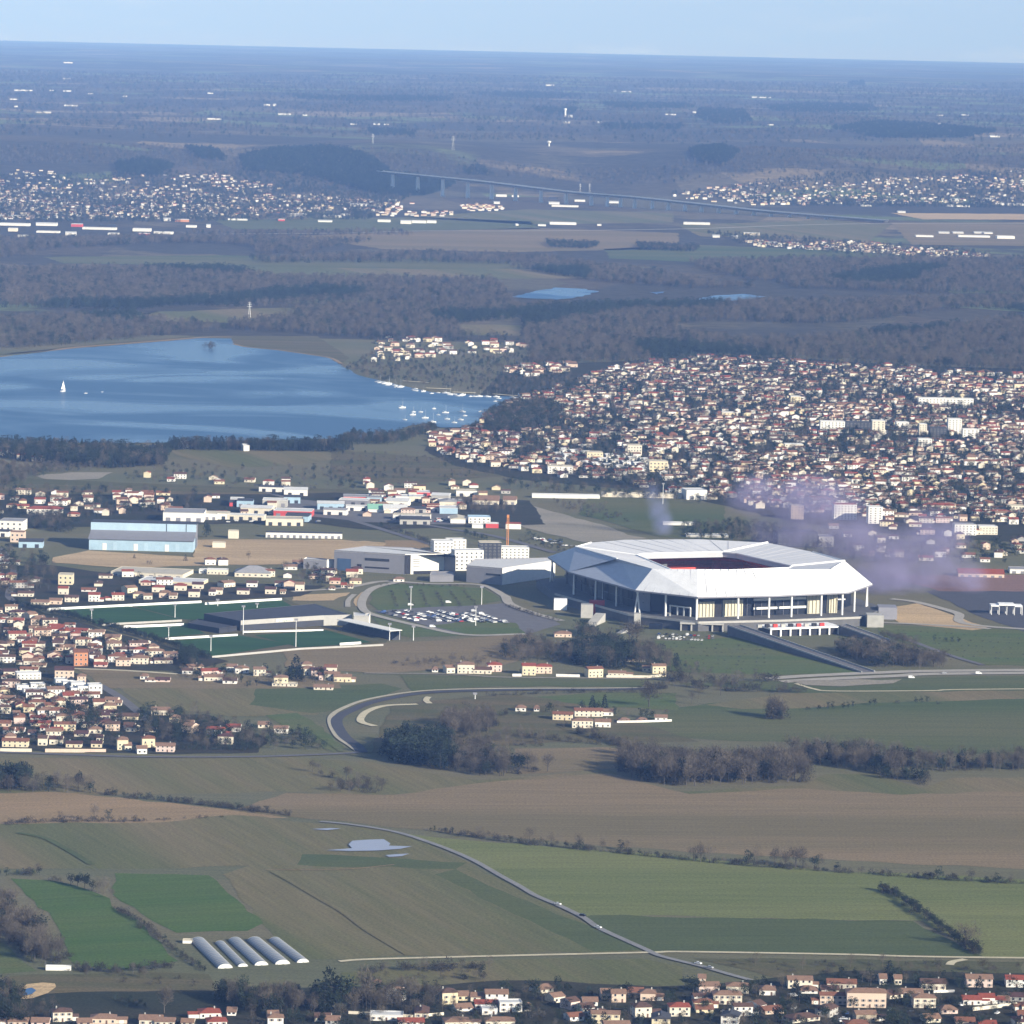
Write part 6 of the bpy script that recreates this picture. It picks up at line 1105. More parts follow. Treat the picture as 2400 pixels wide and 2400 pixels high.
for x, y, w, h, wl_, rf, kd, rt in [(60, 1355, 80, 46, 'cream', 'tan', 'hip', 5), (150, 1400, 110, 46, 'pink', 'maroon', 'gable', 5), (250, 1435, 110, 52, 'cream', 'tan', 'gable', 0), (330, 1445, 130, 40, 'yellow', 'tan', 'gable', 0)]: hpx(c2, x, y, w, h, wl_, rf, kd, rt, rp4)
ep = 'in the left estate above the lane'
for x, y, w, h, wl_, rf, kd, rt in [(175, 95, 100, 34, 'peach', 'tan', 'hip', 10), (340, 135, 100, 52, 'cream', 'tan', 'gable', 40), (415, 155, 100, 34, 'cream', 'tan', 'gable', 30), (490, 178, 100, 30, 'peach', 'tan', 'gable', 30), (95, 268, 120, 26, 'white', 'brown', 'gable', 0), (110, 305, 120, 24, 'white', 'brown', 'gable', 0), (320, 270, 60, 46, 'cream', 'tan', 'gable', 0), (412, 260, 110, 34, 'peach', 'tan', 'gable', 0), (260, 320, 120, 26, 'cream', 'tan', 'gable', 0), (785, 265, 190, 20, 'orange', 'red', 'gable', -15), (1000, 290, 95, 30, 'peach', 'tan', 'gable', 0), (1130, 350, 150, 38, 'yellow', 'tan', 'gable', -4), (595, 385, 100, 40, 'cream', 'maroon', 'gable', 0), (360, 360, 60, 28, 'cream', 'brown', 'gable', 0), (770, 362, 65, 34, 'white', 'brown', 'gable', 0), (595, 455, 70, 40, 'peach', 'tan', 'gable', 0), (85, 410, 100, 36, 'cream', 'tan', 'hip', 0), (930, 430, 95, 26, 'peach', 'terra', 'gable', 0), (945, 510, 90, 46, 'white', 'brown', 'gable', 10), (1210, 535, 90, 40, 'white', 'red', 'gable', 10), (1420, 405, 100, 34, 'cream', 'tan', 'gable', -20), (1550, 465, 110, 60, 'peach', 'tan', 'hip', 20), (1400, 590, 180, 70, 'cream', 'tan', 'hip', 0), (30, 520, 90, 50, 'white', 'brown', 'gable', 0), (310, 600, 150, 50, 'cream', 'tan', 'gable', 0), (390, 620, 140, 24, 'cream', 'tan', 'gable', 0), (290, 660, 180, 24, 'cream', 'terra', 'gable', 0), (1010, 620, 130, 30, 'pink', 'red', 'gable', 0), (700, 445, 100, 30, 'cream', 'tan', 'gable', 0), (1720, 540, 140, 60, 'peach', 'tan', 'gable', 10), (60, 740, 100, 30, 'grey', 'beige', 'flat', 0)]: hpx(d3, x, y, w, h, wl_, rf, kd, rt, ep)
ep2 = 'in the left estate beside the lane'
for x, y, w, h, wl_, rf, kd, rt in [(50, 890, 100, 50, 'yellow', 'tan', 'hip', 20), (75, 970, 130, 40, 'peach', 'tan', 'gable', 0), (290, 1075, 110, 60, 'yellow', 'terra', 'gable', 10), (480, 990, 150, 30, 'peach', 'terra', 'gable', -10), (520, 1055, 130, 56, 'yellow', 'terra', 'gable', 14), (690, 960, 110, 60, 'orange', 'red', 'gable', 10), (1110, 975, 130, 30, 'peach', 'tan', 'gable', -10), (1110, 1060, 130, 60, 'yellow', 'tan', 'hip', 10), (1190, 1010, 60, 34, 'cream', 'tan', 'gable', 0), (170, 1120, 70, 40, 'cream', 'tan', 'gable', 10), (820, 1060, 110, 36, 'cream', 'tan', 'gable', 0), (380, 1150, 150, 24, 'white', 'red', 'gable', 0), (635, 1165, 140, 56, 'cream', 'tan', 'hip', 10), (1310, 1150, 160, 40, 'yellow', 'brown', 'gable', 0), (1200, 1140, 60, 26, 'white', 'brown', 'gable', 0), (40, 1220, 130, 40, 'peach', 'terra', 'gable', 0), (400, 1215, 200, 40, 'yellow', 'red', 'gable', 0), (445, 1262, 80, 36, 'white', 'red', 'gable', 0), (560, 1295, 150, 44, 'yellow', 'red', 'gable', 10), (85, 1295, 110, 46, 'white', 'terra', 'gable', 0), (190, 1285, 100, 34, 'white', 'terra', 'gable', 0), (335, 1300, 110, 24, 'white', 'brown', 'gable', 0), (1130, 1225, 120, 26, 'white', 'brown', 'gable', 0), (1310, 1270, 100, 50, 'cream', 'brown', 'gable', -20), (150, 1425, 260, 66, 'yellow', 'terra', 'gable', 0), (425, 1410, 90, 80, 'cream', 'brown', 'gable', 0), (560, 1400, 130, 60, 'cream', 'maroon', 'gable', 0), (740, 1430, 160, 46, 'yellow', 'maroon', 'gable', 0), (815, 1320, 140, 34, 'cream', 'maroon', 'gable', 0), (960, 1290, 140, 50, 'cream', 'tan', 'hip', 10), (970, 1430, 110, 46, 'yellow', 'maroon', 'gable', 0), (1000, 1370, 60, 44, 'cream', 'maroon', 'gable', 0), (1235, 1455, 110, 110, 'yellow', 'tan', 'hip', 10), (1290, 1460, 70, 56, 'cream', 'tan', 'gable', 10), (1495, 1430, 130, 100, 'yellow', 'terra', 'hip', 10), (1430, 1490, 100, 56, 'white', 'white', 'gable', 10), (1660, 1475, 190, 64, 'pink', 'tan', 'gable', 0), (1610, 1105, 180, 56, 'cream', 'tan', 'gable', 0), (1755, 1180, 110, 56, 'yellow', 'beige', 'flat', 0), (1880, 1280, 110, 76, 'peach', 'tan', 'gable', -30), (1535, 1275, 60, 24, 'cream', 'brown', 'gable', 0)]: hpx(d3, x, y, w, h, wl_, rf, kd, rt, ep2)
for x, y, w, h, wl_, rf, kd, rt in [(1060, 20, 70, 34, 'cream', 'tan', 'gable', 0), (1210, 60, 90, 40, 'white', 'red', 'gable', -20), (1320, 40, 80, 30, 'white', 'red', 'gable', 0), (1275, 110, 90, 50, 'cream', 'maroon', 'hip', 0), (1590, 45, 80, 28, 'white', 'tan', 'gable', 0), (1490, 15, 60, 20, 'cream', 'tan', 'gable', 0), (730, 30, 60, 30, 'white', 'brown', 'gable', 0)]: hpx(c5, x, y, w, h, wl_, rf, kd, rt, 'in the wooded gardens by the lower lane')
ap = 'in the row behind the training pitches'
for x, y, w, h, wl_, rf, kd, rt in [(230, 1040, 140, 36, 'cream', 'brown', 'gable', 0), (360, 1115, 160, 30, 'cream', 'tan', 'gable', 0), (500, 1110, 110, 40, 'peach', 'tan', 'gable', 0), (570, 1020, 90, 60, 'cream', 'red', 'gable', 0), (645, 1090, 120, 50, 'cream', 'brown', 'gable', 0), (800, 995, 130, 20, 'white', 'terra', 'gable', 0), (850, 1085, 100, 68, 'white', 'red', 'gable', 0), (1070, 1075, 110, 56, 'cream', 'red', 'gable', 10), (1200, 1005, 110, 50, 'yellow', 'tan', 'gable', 40), (1260, 1055, 110, 46, 'yellow', 'tan', 'hip', 10), (1340, 1065, 80, 40, 'cream', 'tan', 'gable', 10), (1430, 1000, 110, 50, 'cream', 'red', 'hip', 0), (1490, 1050, 100, 50, 'peach', 'tan', 'hip', 0), (1630, 985, 110, 50, 'cream', 'red', 'hip', 0), (1565, 1060, 70, 36, 'cream', 'tan', 'gable', 0), (1755, 1045, 100, 56, 'cream', 'maroon', 'gable', 0), (1790, 970, 100, 46, 'cream', 'maroon', 'gable', 0), (1920, 1030, 60, 40, 'white', 'brown', 'gable', 0)]: hpx(d4, x, y, w, h, wl_, rf, kd, rt, ap)
for x, y, w, h, wl_, rf, kd, rt in [(1225, 710, 65, 28, 'cream', 'tan', 'gable', 0), (1300, 668, 80, 26, 'cream', 'tan', 'gable', 40), (1375, 710, 70, 26, 'cream', 'maroon', 'gable', 0), (1425, 668, 60, 26, 'white', 'brown', 'gable', 0), (1530, 708, 60, 30, 'cream', 'maroon', 'gable', 0), (1580, 665, 50, 22, 'white', 'brown', 'gable', 0), (1600, 708, 30, 18, 'cream', 'tan', 'gable', 0), (1695, 690, 50, 40, 'cream', 'tan', 'gable', 0), (1895, 650, 60, 22, 'peach', 'red', 'gable', 0), (1230, 595, 120, 26, 'cream', 'white', 'flat', 0), (1170, 590, 90, 20, 'white', 'white', 'flat', 0)]: hpx(c1, x, y, w, h, wl_, rf, kd, rt, ap)
for x, y, w, h, wl_, rf, kd, rt in [(265, 705, 70, 20, 'cream', 'terra', 'gable', 0), (430, 705, 90, 26, 'yellow', 'tan', 'gable', 10), (340, 735, 40, 24, 'cream', 'red', 'gable', 0), (390, 738, 40, 18, 'cream', 'tan', 'gable', 0), (250, 750, 50, 14, 'white', 'white', 'flat', 0), (755, 690, 80, 24, 'white', 'white', 'flat', 0), (1600, 690, 20, 20, 'white', 'white', 'flat', 0)]: hpx(c2, x, y, w, h, wl_, rf, kd, rt, ap)
estate(P(d4, (-40, 110), (600, 90), (1300, 130), (1300, 300), (900, 330), (600, 230), (-40, 260)), 24, 40, .1, .75, 'among the works left of the lake'); estate(P(d4, (940, 100), (1500, 110), (1500, 220), (1000, 280)), 17, 26, .1, .9, 'among the works left of the lake')
estate(P(a4, (-40, 1090), (250, 1150), (150, 1180), (-40, 1140)), 24, 30, 0, .7, 'under the pines by the lake'); estate(P(a4, (640, 1240), (880, 1240), (1130, 1270), (1280, 1260), (1900, 1310), (1500, 1320), (900, 1275)), 26, 34, 0, .7, 'along the lane behind the works'); estate(P(c2, (440, 20), (1000, 40), (1100, 100), (600, 170), (430, 90)), 24, 34, .1, .7, 'beside the avenue')
# the large town and the far villages
M2 = dict()
estate(TOWN, 17.5, 26, .18, .88, 'in the large town behind the stadium', patch=.42); estate(P(c4, (150, 60), (2050, 40), (2050, 300), (1200, 320), (700, 210), (200, 160)), 19, 30, .05, .8, 'in the large town behind the stadium'); estate(P(c4, (700, 300), (1500, 330), (2050, 420), (2050, 560), (1300, 520), (1050, 520), (850, 400)), 28, 40, .05, .6, 'in the large town behind the stadium')
estate(P(a5, (160, 520), (260, 460), (600, 470), (640, 560), (400, 590), (200, 600)), 19, 36, .1, .6, 'in the lakeside hamlet'); estate(P(a5, (700, 500), (800, 470), (1040, 500), (1060, 560), (740, 560)), 19, 36, .1, .6, 'in the lakeside hamlet'); estate(P(a5, (880, 650), (1050, 620), (1330, 600), (1300, 660), (1050, 690)), 18, 26, .1, .8, 'in the lakeside hamlet'); estate(P(a5, (490, 1000), (700, 985), (850, 990), (1050, 1010), (1000, 1060), (700, 1090), (500, 1080)), 17, 24, .1, .9, 'at the lakeside town edge')
estate(P(f_, (-60, 328), (60, 322), (200, 345), (420, 330), (520, 350), (640, 375), (780, 385), (760, 398), (640, 398), (400, 412), (-60, 415)), 21, 44, .1, .62, 'in the far village under the scarp', patch=.35); estate(P(f_, (1260, 372), (1340, 355), (1480, 340), (1600, 350), (1700, 335), (1932, 322), (2000, 320), (2000, 380), (1700, 385), (1400, 390)), 19, 40, .1, .6, 'in the far village under the scarp', patch=.35); estate(P(f_, (1400, 455), (1540, 460), (1600, 456), (1700, 466), (1870, 482), (1850, 495), (1680, 480), (1420, 466)), 20, 40, .1, .75, 'in the far hamlet'); estate(P(f_, (860, 390), (900, 384), (960, 392), (940, 400), (870, 398)), 26, 40, .1, .8, 'below the viaduct'); estate(P(f_, (700, 398), (880, 400), (840, 410), (700, 408)), 24, 40, 0, .8, 'in the far village under the scarp', patch=.35)

estate(P(f_, (560, 1900), (960, 1885), (1250, 1890), (1450, 1885), (2000, 1900), (2000, 1945), (560, 1945)), 19, 17, .1, .3, vp); estate(P(d7, (-40, 395), (400, 400), (1932, 405), (1932, 440), (-40, 440)), 19, 16, .1, .6, vp)
estate(P(d4, (-40, 640), (300, 740), (480, 960), (200, 1040), (-40, 1000)), 22, 30, .1, .5, ap); estate(P(d4, (560, 800), (1150, 860), (1850, 900), (1850, 960), (700, 960)), 20, 26, .1, .5, ap); estate(P(c1, (1150, 540), (1300, 530), (1900, 560), (1900, 640), (1500, 640)), 26, 34, .1, .4, ap); estate(P(c2, (-60, 560), (500, 600), (500, 720), (-60, 740)), 22, 30, .1, .6, ap)
estate(P(d4, (-40, 80), (1932, 110), (2700, 260), (2300, 330), (1000, 330), (-40, 300)), 27, 44, .1, .6, 'among the works left of the lake'); estate(P(d8, (-100, 0), (700, 10), (780, 90), (500, 160), (-100, 200)), 24, 44, .1, .6, 'beside the avenue')
estate(P(d3, (-80, 60), (260, 60), (700, 210), (1400, 400), (1750, 500), (1780, 600), (1250, 620), (700, 600), (500, 560), (-80, 620)), 15.5, 21, .15, .85, ep); estate(P(d3, (-80, 640), (150, 660), (150, 900), (600, 900), (1000, 930), (1250, 1080), (1350, 1250), (1050, 1420), (-80, 1420)), 15, 18, .15, .8, ep2)
HOUSES.sort(key=lambda t: -t[4] * t[6] ** .5 / t[1]); RW = {'gable': 'gabled', 'hip': 'hipped', 'flat': 'flat'}; RC = {'terra': 'terracotta', 'tan': 'tan', 'brown': 'brown', 'red': 'red', 'maroon': 'maroon', 'grey': 'grey', 'dark': 'dark', 'white': 'pale', 'beige': 'beige', 'green': 'green'}
MC = {}
DOOR = MB().box(-.5, .5, -.09, .02, 0, 2.1).mesh('door', M_door); CHIM = MB().box(-.35, .35, -.35, .35, 0, 1.5).mesh('chimney', W['grey']); GARAGE = MB().box(-1.2, 1.2, -.08, .02, 0, 2.1).mesh('garage_door', W['white'])
for i, (x, y, z, r, w, d, h, kd, wl_, rf, place) in enumerate(HOUSES[:298]):
    w, d, h = round(w * 2) / 2, round(d * 2) / 2, round(h * 2.5) / 2.5
    t = thing('house', '%s%s house with %s %s roof %s' % ('two-storey ' if h > 4.6 else 'low ', wl_, RC[rf], RW[kd], place), 'house', (x, y, z), r, 'houses ' + place)
    wk = ('w', kd, w, d, h, wl_)
    if wk not in MC: MC[wk] = wall_mesh(kd, w, d, h, W[wl_])
    link('wall', MC[wk], t)
    rk = ('r', kd, w, d, h, rf)
    if rk not in MC: MC[rk] = roof_mesh(kd, w, d, h, R_[rf])
    ro = link('roof', MC[rk], t)
    if kd != 'flat': link('chimney', CHIM, ro, (w * rng.choice([-.28, .25]), d * .62, h + d * .32 * .38 - .3))
    if rng.random() < .45 and kd != 'flat':          # a lower wing or garage at one side
        s_ = rng.choice([-1, 1]); ww_, wd_, wh_ = rng.choice([3.5, 4.5, 6.0]), rng.choice([5.0, 6.5]), 2.6
        wk2, rk2 = ('w', 'gable', ww_, wd_, wh_, wl_), ('r', 'gable', ww_, wd_, wh_, rf)
        if wk2 not in MC: MC[wk2] = wall_mesh('gable', ww_, wd_, wh_, W[wl_])
        if rk2 not in MC: MC[rk2] = roof_mesh('gable', ww_, wd_, wh_, R_[rf])
        wg = link('wing', MC[wk2], t, (s_ * (w + ww_) / 2, rng.uniform(.4, 2.0), 0)); link('wing_roof', MC[rk2], wg); link('garage_door', GARAGE, wg, (0, 0, .05))
    near = y < 3100; rows = 2 if h > 4.6 else 1; dz = 2.7; nf = max(2, int(w / 3.2)); shut = near and rng.random() < .6
    windows_on(t, 'f', nf, rows, w, d, .95, dz, 1.1, 1.25, shut, skip={('f', 0, nf // 2)}); link('door', DOOR, t, ((nf // 2 + .5) / nf * w - w / 2, 0, .05))
    windows_on(t, 'r', 2, rows, w, d, .95, dz, 1.1, 1.25, shut)
    if near: windows_on(t, 'l', 2, rows, w, d, .95, dz, 1.1, 1.25, shut)
rest = HOUSES[298:]; print('HOUSES', len(HOUSES))
hv, hf, hmi = [], [], []; mlist = [W[k] for k in ('white', 'cream', 'peach', 'yellow', 'pink', 'grey')] + [R_[k] for k in ('terra', 'tan', 'brown', 'red', 'maroon')] + [M_pane]; wi = {k: i for i, k in enumerate(('white', 'cream', 'peach', 'yellow', 'pink', 'grey'))}; ri = {k: 6 + i for i, k in enumerate(('terra', 'tan', 'brown', 'red', 'maroon'))}
for x, y, z, r, w, d, h, kd, wl_, rf, place in rest:
    b = MB(); p = .34; ov = .5; rr = (d / 2) * p; a = wi.get(wl_, 1); q = ri.get(rf, 7)
    V = [(-w / 2, 0, 0), (w / 2, 0, 0), (w / 2, d, 0), (-w / 2, d, 0), (-w / 2, 0, h), (w / 2, 0, h), (w / 2, d, h), (-w / 2, d, h)]
    b.add(V, [(0, 1, 5, 4), (1, 2, 6, 5), (2, 3, 7, 6), (3, 0, 4, 7)], a)
    ins = 0 if kd == 'gable' else min(d / 2, w * .4); e = h - ov * p; T = [(-w / 2 - ov, -ov, e), (w / 2 + ov, -ov, e), (w / 2 + ov, d + ov, e), (-w / 2 - ov, d + ov, e), (-w / 2 - ov + ins, d / 2, h + rr + .2), (w / 2 + ov - ins, d / 2, h + rr + .2)]
    b.add(T, [(0, 1, 5, 4), (2, 3, 4, 5)], q); b.add(T, [(1, 2, 5), (3, 0, 4)], q if ins else a)
    if y < 7500:
        for k in range(2):
            u = (k + .5) / 2 * w - w / 2
            b.add([(u - .7, -.06, 1), (u + .7, -.06, 1), (u + .7, -.06, 2.3), (u - .7, -.06, 2.3)], [(0, 1, 2, 3)], 11)
    c_, s_ = math.cos(r), math.sin(r); o = len(hv); hv += [(x + c_ * vx - s_ * vy, y + s_ * vx + c_ * vy, z + vz) for vx, vy, vz in b.v]; hf += [tuple(o + k for k in f) for f in b.f]; hmi += b.m
me = bpy.data.meshes.new('distant_houses'); me.from_pydata(hv, [], hf)
for m in mlist: me.materials.append(m)
me.polygons.foreach_set('material_index', hmi); tag(link('distant_houses', me), kind='stuff')
# ------------------------------------------------------------------ viaduct
A0, B0 = Vector((-330, 13150, 0)), Vector((1000, 11960, 0))
def cam_px(w):
    q = CROT.transposed() @ (w - Vector((0, 0, CAMH))); return 1200 + FPX * q.x / -q.z, 1200 - FPX * q.y / -q.z
def on_line(px):
    lo, hi = -0.4, 1.3
    for _ in range(40):
        m = (lo + hi) / 2
        if cam_px(A0.lerp(B0, m))[0] < px: lo = m
        else: hi = m
    return A0.lerp(B0, lo)
def z_at(p, py):
    lo, hi = -20.0, 200.0
    for _ in range(40):
        m = (lo + hi) / 2
        if cam_px(Vector((p.x, p.y, m)))[1] > py: lo = m
        else: hi = m
    return lo
via = thing('viaduct', 'long pale motorway viaduct on tall piers crossing the far plain', 'viaduct', tuple(A0)); M_via = mat('viaduct_concrete', (0.30, 0.30, 0.30), 0.9, 0.08, 0.02); M_pier = mat('pier_concrete', (0.78, 0.77, 0.74), 0.9, 0.05, 0.05)
deck_px = [a2(215, 968), a2(300, 977), a2(720, 1018), a2(940, 1043), a2(1310, 1087), a2(1640, 1113), a2(1932, 1143), a3(250, 1170), a3(500, 1196), a3(900, 1228), a3(1150, 1247)]
dk = []
for x, y in deck_px: p = on_line(x); dk.append(Vector((p.x, p.y, z_at(p, y))))
dk = catmull(dk, 4); vn = Vector((-(B0 - A0).y, (B0 - A0).x, 0)).normalized()
def deck_z(x): 
    for a, b in zip(dk, dk[1:]):
        if a.x <= x <= b.x: return a.z + (b.z - a.z) * (x - a.x) / (b.x - a.x + 1e-9)
    return dk[-1].z
d_ = MB()
for i, p in enumerate(dk):
    d_.v += [tuple(p + vn * s * 13 + Vector((0, 0, z)) - A0) for s, z in ((-1, 0), (1, 0), (.6, -5), (-.6, -5))]
    if i:
        o = 4 * i - 4; d_.f += [(o + k, o + (k + 1) % 4, o + 4 + (k + 1) % 4, o + 4 + k) for k in range(4)]; d_.m += [0] * 4
d_.build('deck', M_via, via)
for s in (-1, 1):
    r = MB()
    for i, p in enumerate(dk):
        r.v += [tuple(p + vn * s * 13 + Vector((0, 0, z)) - A0) for z in (0, 1.4)]
        if i: o = 2 * i - 2; r.f.append((o, o + 1, o + 3, o + 2)); r.m.append(0)
    r.build('parapet', M_pier, via)
for x in [a2(v, 0)[0] for v in (290, 432, 573, 715, 850, 985, 1130, 1272, 1415, 1505, 1580, 1660, 1760, 1850)] + [a3(v, 0)[0] for v in (12, 107, 205, 302, 402, 502, 605, 708, 812)]:
    p = on_line(x); zt = deck_z(p.x) - 3.4; q = p - A0
    zb = terrain(p.x, p.y) - .5
    if zt < 2 + zb: continue
    pm = MB(); pm.add([(-2.6, -6, zb), (2.6, -6, zb), (2.6, 6, zb), (-2.6, 6, zb), (-2, -4.5, zt), (2, -4.5, zt), (2, 4.5, zt), (-2, 4.5, zt)], [(0, 1, 5, 4), (1, 2, 6, 5), (2, 3, 7, 6), (3, 0, 4, 7), (4, 5, 6, 7)]); pm.build('pier', M_pier, via, (q.x, q.y, 0), math.atan2((B0 - A0).y, (B0 - A0).x))
# ------------------------------------------------------------------ far works, farms and the water tower
def farb(fr, lst, label, group, cat='warehouse', name='warehouse', wall=None, depth=24):
    for i, q in enumerate(lst):
        x, y, w, h = q[:4]; wl_ = q[4] if len(q) > 4 else 'white'; k = fr(1, 0)[0] - fr(0, 0)[0]
        block(name, label.replace('white', {'white': 'white', 'red': 'red', 'black': 'dark', 'grey': 'grey', 'orange': 'orange', 'cream': 'cream'}[wl_]) + (' with long front' if w > 100 else ''), cat, fr(x, y), w * k, h * k * .75, depth, rng.uniform(-4, 4), wl_, 'white' if wl_ not in ('black',) else 'dark', 'flat' if rng.random() < .6 else 'gable', group=group, pitch=.16)
farb(a1, [(75, 1232, 150, 13), (80, 1278, 170, 17), (262, 1278, 118, 17), (432, 1284, 60, 20, 'red'), (560, 1300, 190, 14), (400, 1332, 60, 20), (800, 1310, 100, 20), (815, 1332, 60, 13, 'red'), (925, 1325, 110, 15), (270, 1318, 130, 11), (70, 1310, 50, 22, 'cream'), (610, 1282, 90, 12, 'black'), (640, 1330, 60, 12), (130, 1342, 60, 12), (945, 1352, 26, 10), (1098, 1350, 34, 9)], 'white works shed in the far industrial strip at the left', 'far works under the left village')
farb(a1, [(1030, 1256, 80, 17, 'orange'), (945, 1252, 40, 18), (1080, 1288, 56, 14), (1180, 1288, 24, 18), (1345, 1248, 110, 11), (1592, 1252, 34, 13, 'red'), (1572, 1226, 80, 18, 'black'), (1682, 1226, 110, 20, 'grey'), (1880, 1230, 110, 13), (1840, 1258, 80, 10)], 'white shed at the foot of the far left village', 'sheds below the far left village')
farb(a2, [(365, 1268, 60, 22), (440, 1264, 80, 18), (510, 1264, 50, 18), (240, 1258, 70, 16), (95, 1168, 90, 14), (20, 1222, 50, 14), (290, 1148, 40, 16)], 'white shed beside the far motorway', 'sheds beside the far motorway')
farb(a2, [(1255, 1272, 150, 16), (1135, 1280, 44, 10), (995, 1278, 16, 12), (1460, 1278, 24, 9)], 'white works standing alone in the far fields', 'lone works in the far fields')
farb(a2, [(905, 1118, 60, 15), (1265, 1176, 150, 11), (880, 1156, 34, 12), (1205, 1158, 60, 13), (985, 1118, 40, 12), (1350, 1142, 60, 12), (1550, 1152, 80, 11), (1200, 1130, 50, 16, 'black')], 'white shed under the viaduct', 'sheds under the viaduct')
farb(a3, [(80, 1272, 150, 15), (390, 1332, 92, 17, 'cream'), (190, 1345, 40, 14), (295, 1350, 36, 16), (510, 1385, 50, 14)], 'white barn in the fields below the viaduct', 'barns below the viaduct')
farb(a3, [(1370, 1342, 100, 11), (1650, 1344, 180, 13), (1830, 1352, 100, 20), (1480, 1322, 60, 8), (1560, 1322, 60, 8), (1680, 1322, 60, 8), (1730, 1324, 50, 8)], 'white hall of the far right works', 'far right works')
farb(a3, [(1240, 1205, 44, 8), (1560, 1172, 130, 12), (1840, 1168, 180, 14), (1545, 1146, 50, 20), (1730, 1146, 60, 16), (1040, 1172, 60, 10)], 'white shed below the far right village', 'sheds below the far right village')
farb(a1, [(130, 517, 100, 9), (385, 359, 50, 8), (375, 449, 38, 8), (1510, 602, 34, 13), (1552, 602, 16, 14), (1608, 652, 66, 11), (1725, 657, 24, 10), (1210, 678, 80, 9), (398, 602, 72, 10), (240, 642, 90, 8, 'cream'), (90, 608, 20, 10), (1190, 533, 30, 8), (510, 533, 24, 6), (705, 550, 22, 7), (80, 566, 50, 7), (380, 520, 44, 8), (290, 516, 20, 7)], 'white farm shed on the far plateau', 'farm sheds on the plateau', 'farm', 'farm_shed', depth=30)
farb(a2, [(1295, 667, 24, 14), (1180, 488, 50, 8), (1548, 520, 18, 10), (1612, 524, 56, 8), (70, 707, 36, 8), (200, 708, 36, 8), (255, 710, 28, 8), (1462, 700, 22, 8), (1865, 652, 60, 8), (1275, 698, 40, 10, 'cream')], 'white farm shed near the plateau water tower', 'farm sheds near the water tower', 'farm', 'farm_shed', depth=30)
farb(a3, [(445, 557, 108, 8), (75, 642, 36, 12), (1460, 657, 40, 7), (1768, 777, 56, 9), (1600, 654, 40, 6), (1455, 708, 20, 10, 'cream'), (500, 712, 34, 6)], 'white farm shed on the right plateau', 'farm sheds on the right plateau', 'farm', 'farm_shed', depth=30)
p = GP(a2(1267, 664)); s = ppm(p); wt = thing('water_tower', 'slim white water tower on the far plateau', 'tower', tuple(p)); hh = 48 / 2.415 / s
MB().tube([(0, 0, 0), (0, 0, hh * .8)], [4.2, 3.6], 12).build('shaft', M_pier, wt); MB().tube([(0, 0, hh * .72), (0, 0, hh * .82), (0, 0, hh * .97), (0, 0, hh)], [3.6, 6, 6, 3], 12).build('tank', M_fascia, wt)
p = GP(a2(1175, 832)); wt = thing('water_tower', 'pale mushroom water tower at the top of the wooded scarp', 'tower', tuple(p)); hh = 34 / 2.415 / ppm(p)
MB().tube([(0, 0, 0), (0, 0, hh * .6)], [2.6, 2.2], 10).build('shaft', M_pier, wt); MB().tube([(0, 0, hh * .55), (0, 0, hh * .75), (0, 0, hh * .95), (0, 0, hh)], [2.2, 7, 7, 3], 12).build('tank', M_pier, wt)
def pylon(fr, x, y, hp, label):
    p = GP(fr(x, y)); h = hp * (fr(0, 1)[1] - fr(0, 0)[1]) / ppm(p); t = thing('pylon', label, 'pylon', tuple(p)); w = h * .07
    for sx in (-1, 1):
        for sy in (-1, 1): MB().tube([(sx * w, sy * w, 0), (sx * w * .25, sy * w * .25, h * .7), (0, 0, h)], [.24, .2, .15], 4).build('leg', M_steel, t)
    for zf, l in ((.7, .16), (.82, .13), (.92, .1)): MB().tube([(-h * l, 0, h * zf), (h * l, 0, h * zf)], .3, 4).build('cross_arm', M_steel, t)
pylon(a4, 1412, 348, 90, 'tall pale pylon in the wood beyond the lake'); pylon(a2, 632, 858, 84, 'pylon at the top of the wooded scarp'); pylon(a2, 178, 815, 56, 'smaller pylon left of the scarp-top one'); pylon(a2, 1352, 1090, 50, 'left pylon of the pair above the viaduct'); pylon(a2, 1405, 1092, 52, 'right pylon of the pair above the viaduct'); pylon(a3, 1160, 1085, 60, 'pylon among the far right village')

# ------------------------------------------------------------------ boats
M_hull = mat('boat_hull', (0.78, 0.78, 0.76), 0.4, 0.05, 1.0); M_sail = mat('sail_cloth', (0.85, 0.85, 0.83), 0.8, 0.03, 1.0); M_alu = mat('mast_alloy', (0.6, 0.6, 0.6), 0.4, 0.03, 1.0); M_cab = mat('boat_cabin', (0.55, 0.57, 0.60), 0.5, 0.05, 1.0)
def hull_mesh():
    b = MB(); st_ = [(-.5, .13, .0), (-.3, .17, .0), (.1, .165, .0), (.38, .08, .02), (.5, .0, .05)]
    for x, w, dz in st_: b.v += [(x, -w, .12 + dz), (x, -w * .55, -.04), (x, w * .55, -.04), (x, w, .12 + dz)]
    for i in range(4):
        o = i * 4; b.f += [(o, o + 1, o + 5, o + 4), (o + 1, o + 2, o + 6, o + 5), (o + 2, o + 3, o + 7, o + 6), (o + 3, o, o + 4, o + 7)]; b.m += [0] * 4
    b.f.append((3, 2, 1, 0)); b.m.append(0); return b.mesh('hull', M_hull)
HULL = hull_mesh(); CAB = MB().box(-.2, .15, -.09, .09, .12, .22).mesh('cabin', M_cab); MAST = MB().tube([(.05, 0, .1), (.05, 0, 1.25)], .008, 5).mesh('mast', M_alu); BOOM = MB().tube([(.05, 0, .3), (-.42, 0, .3)], .01, 4).mesh('boom', M_alu)
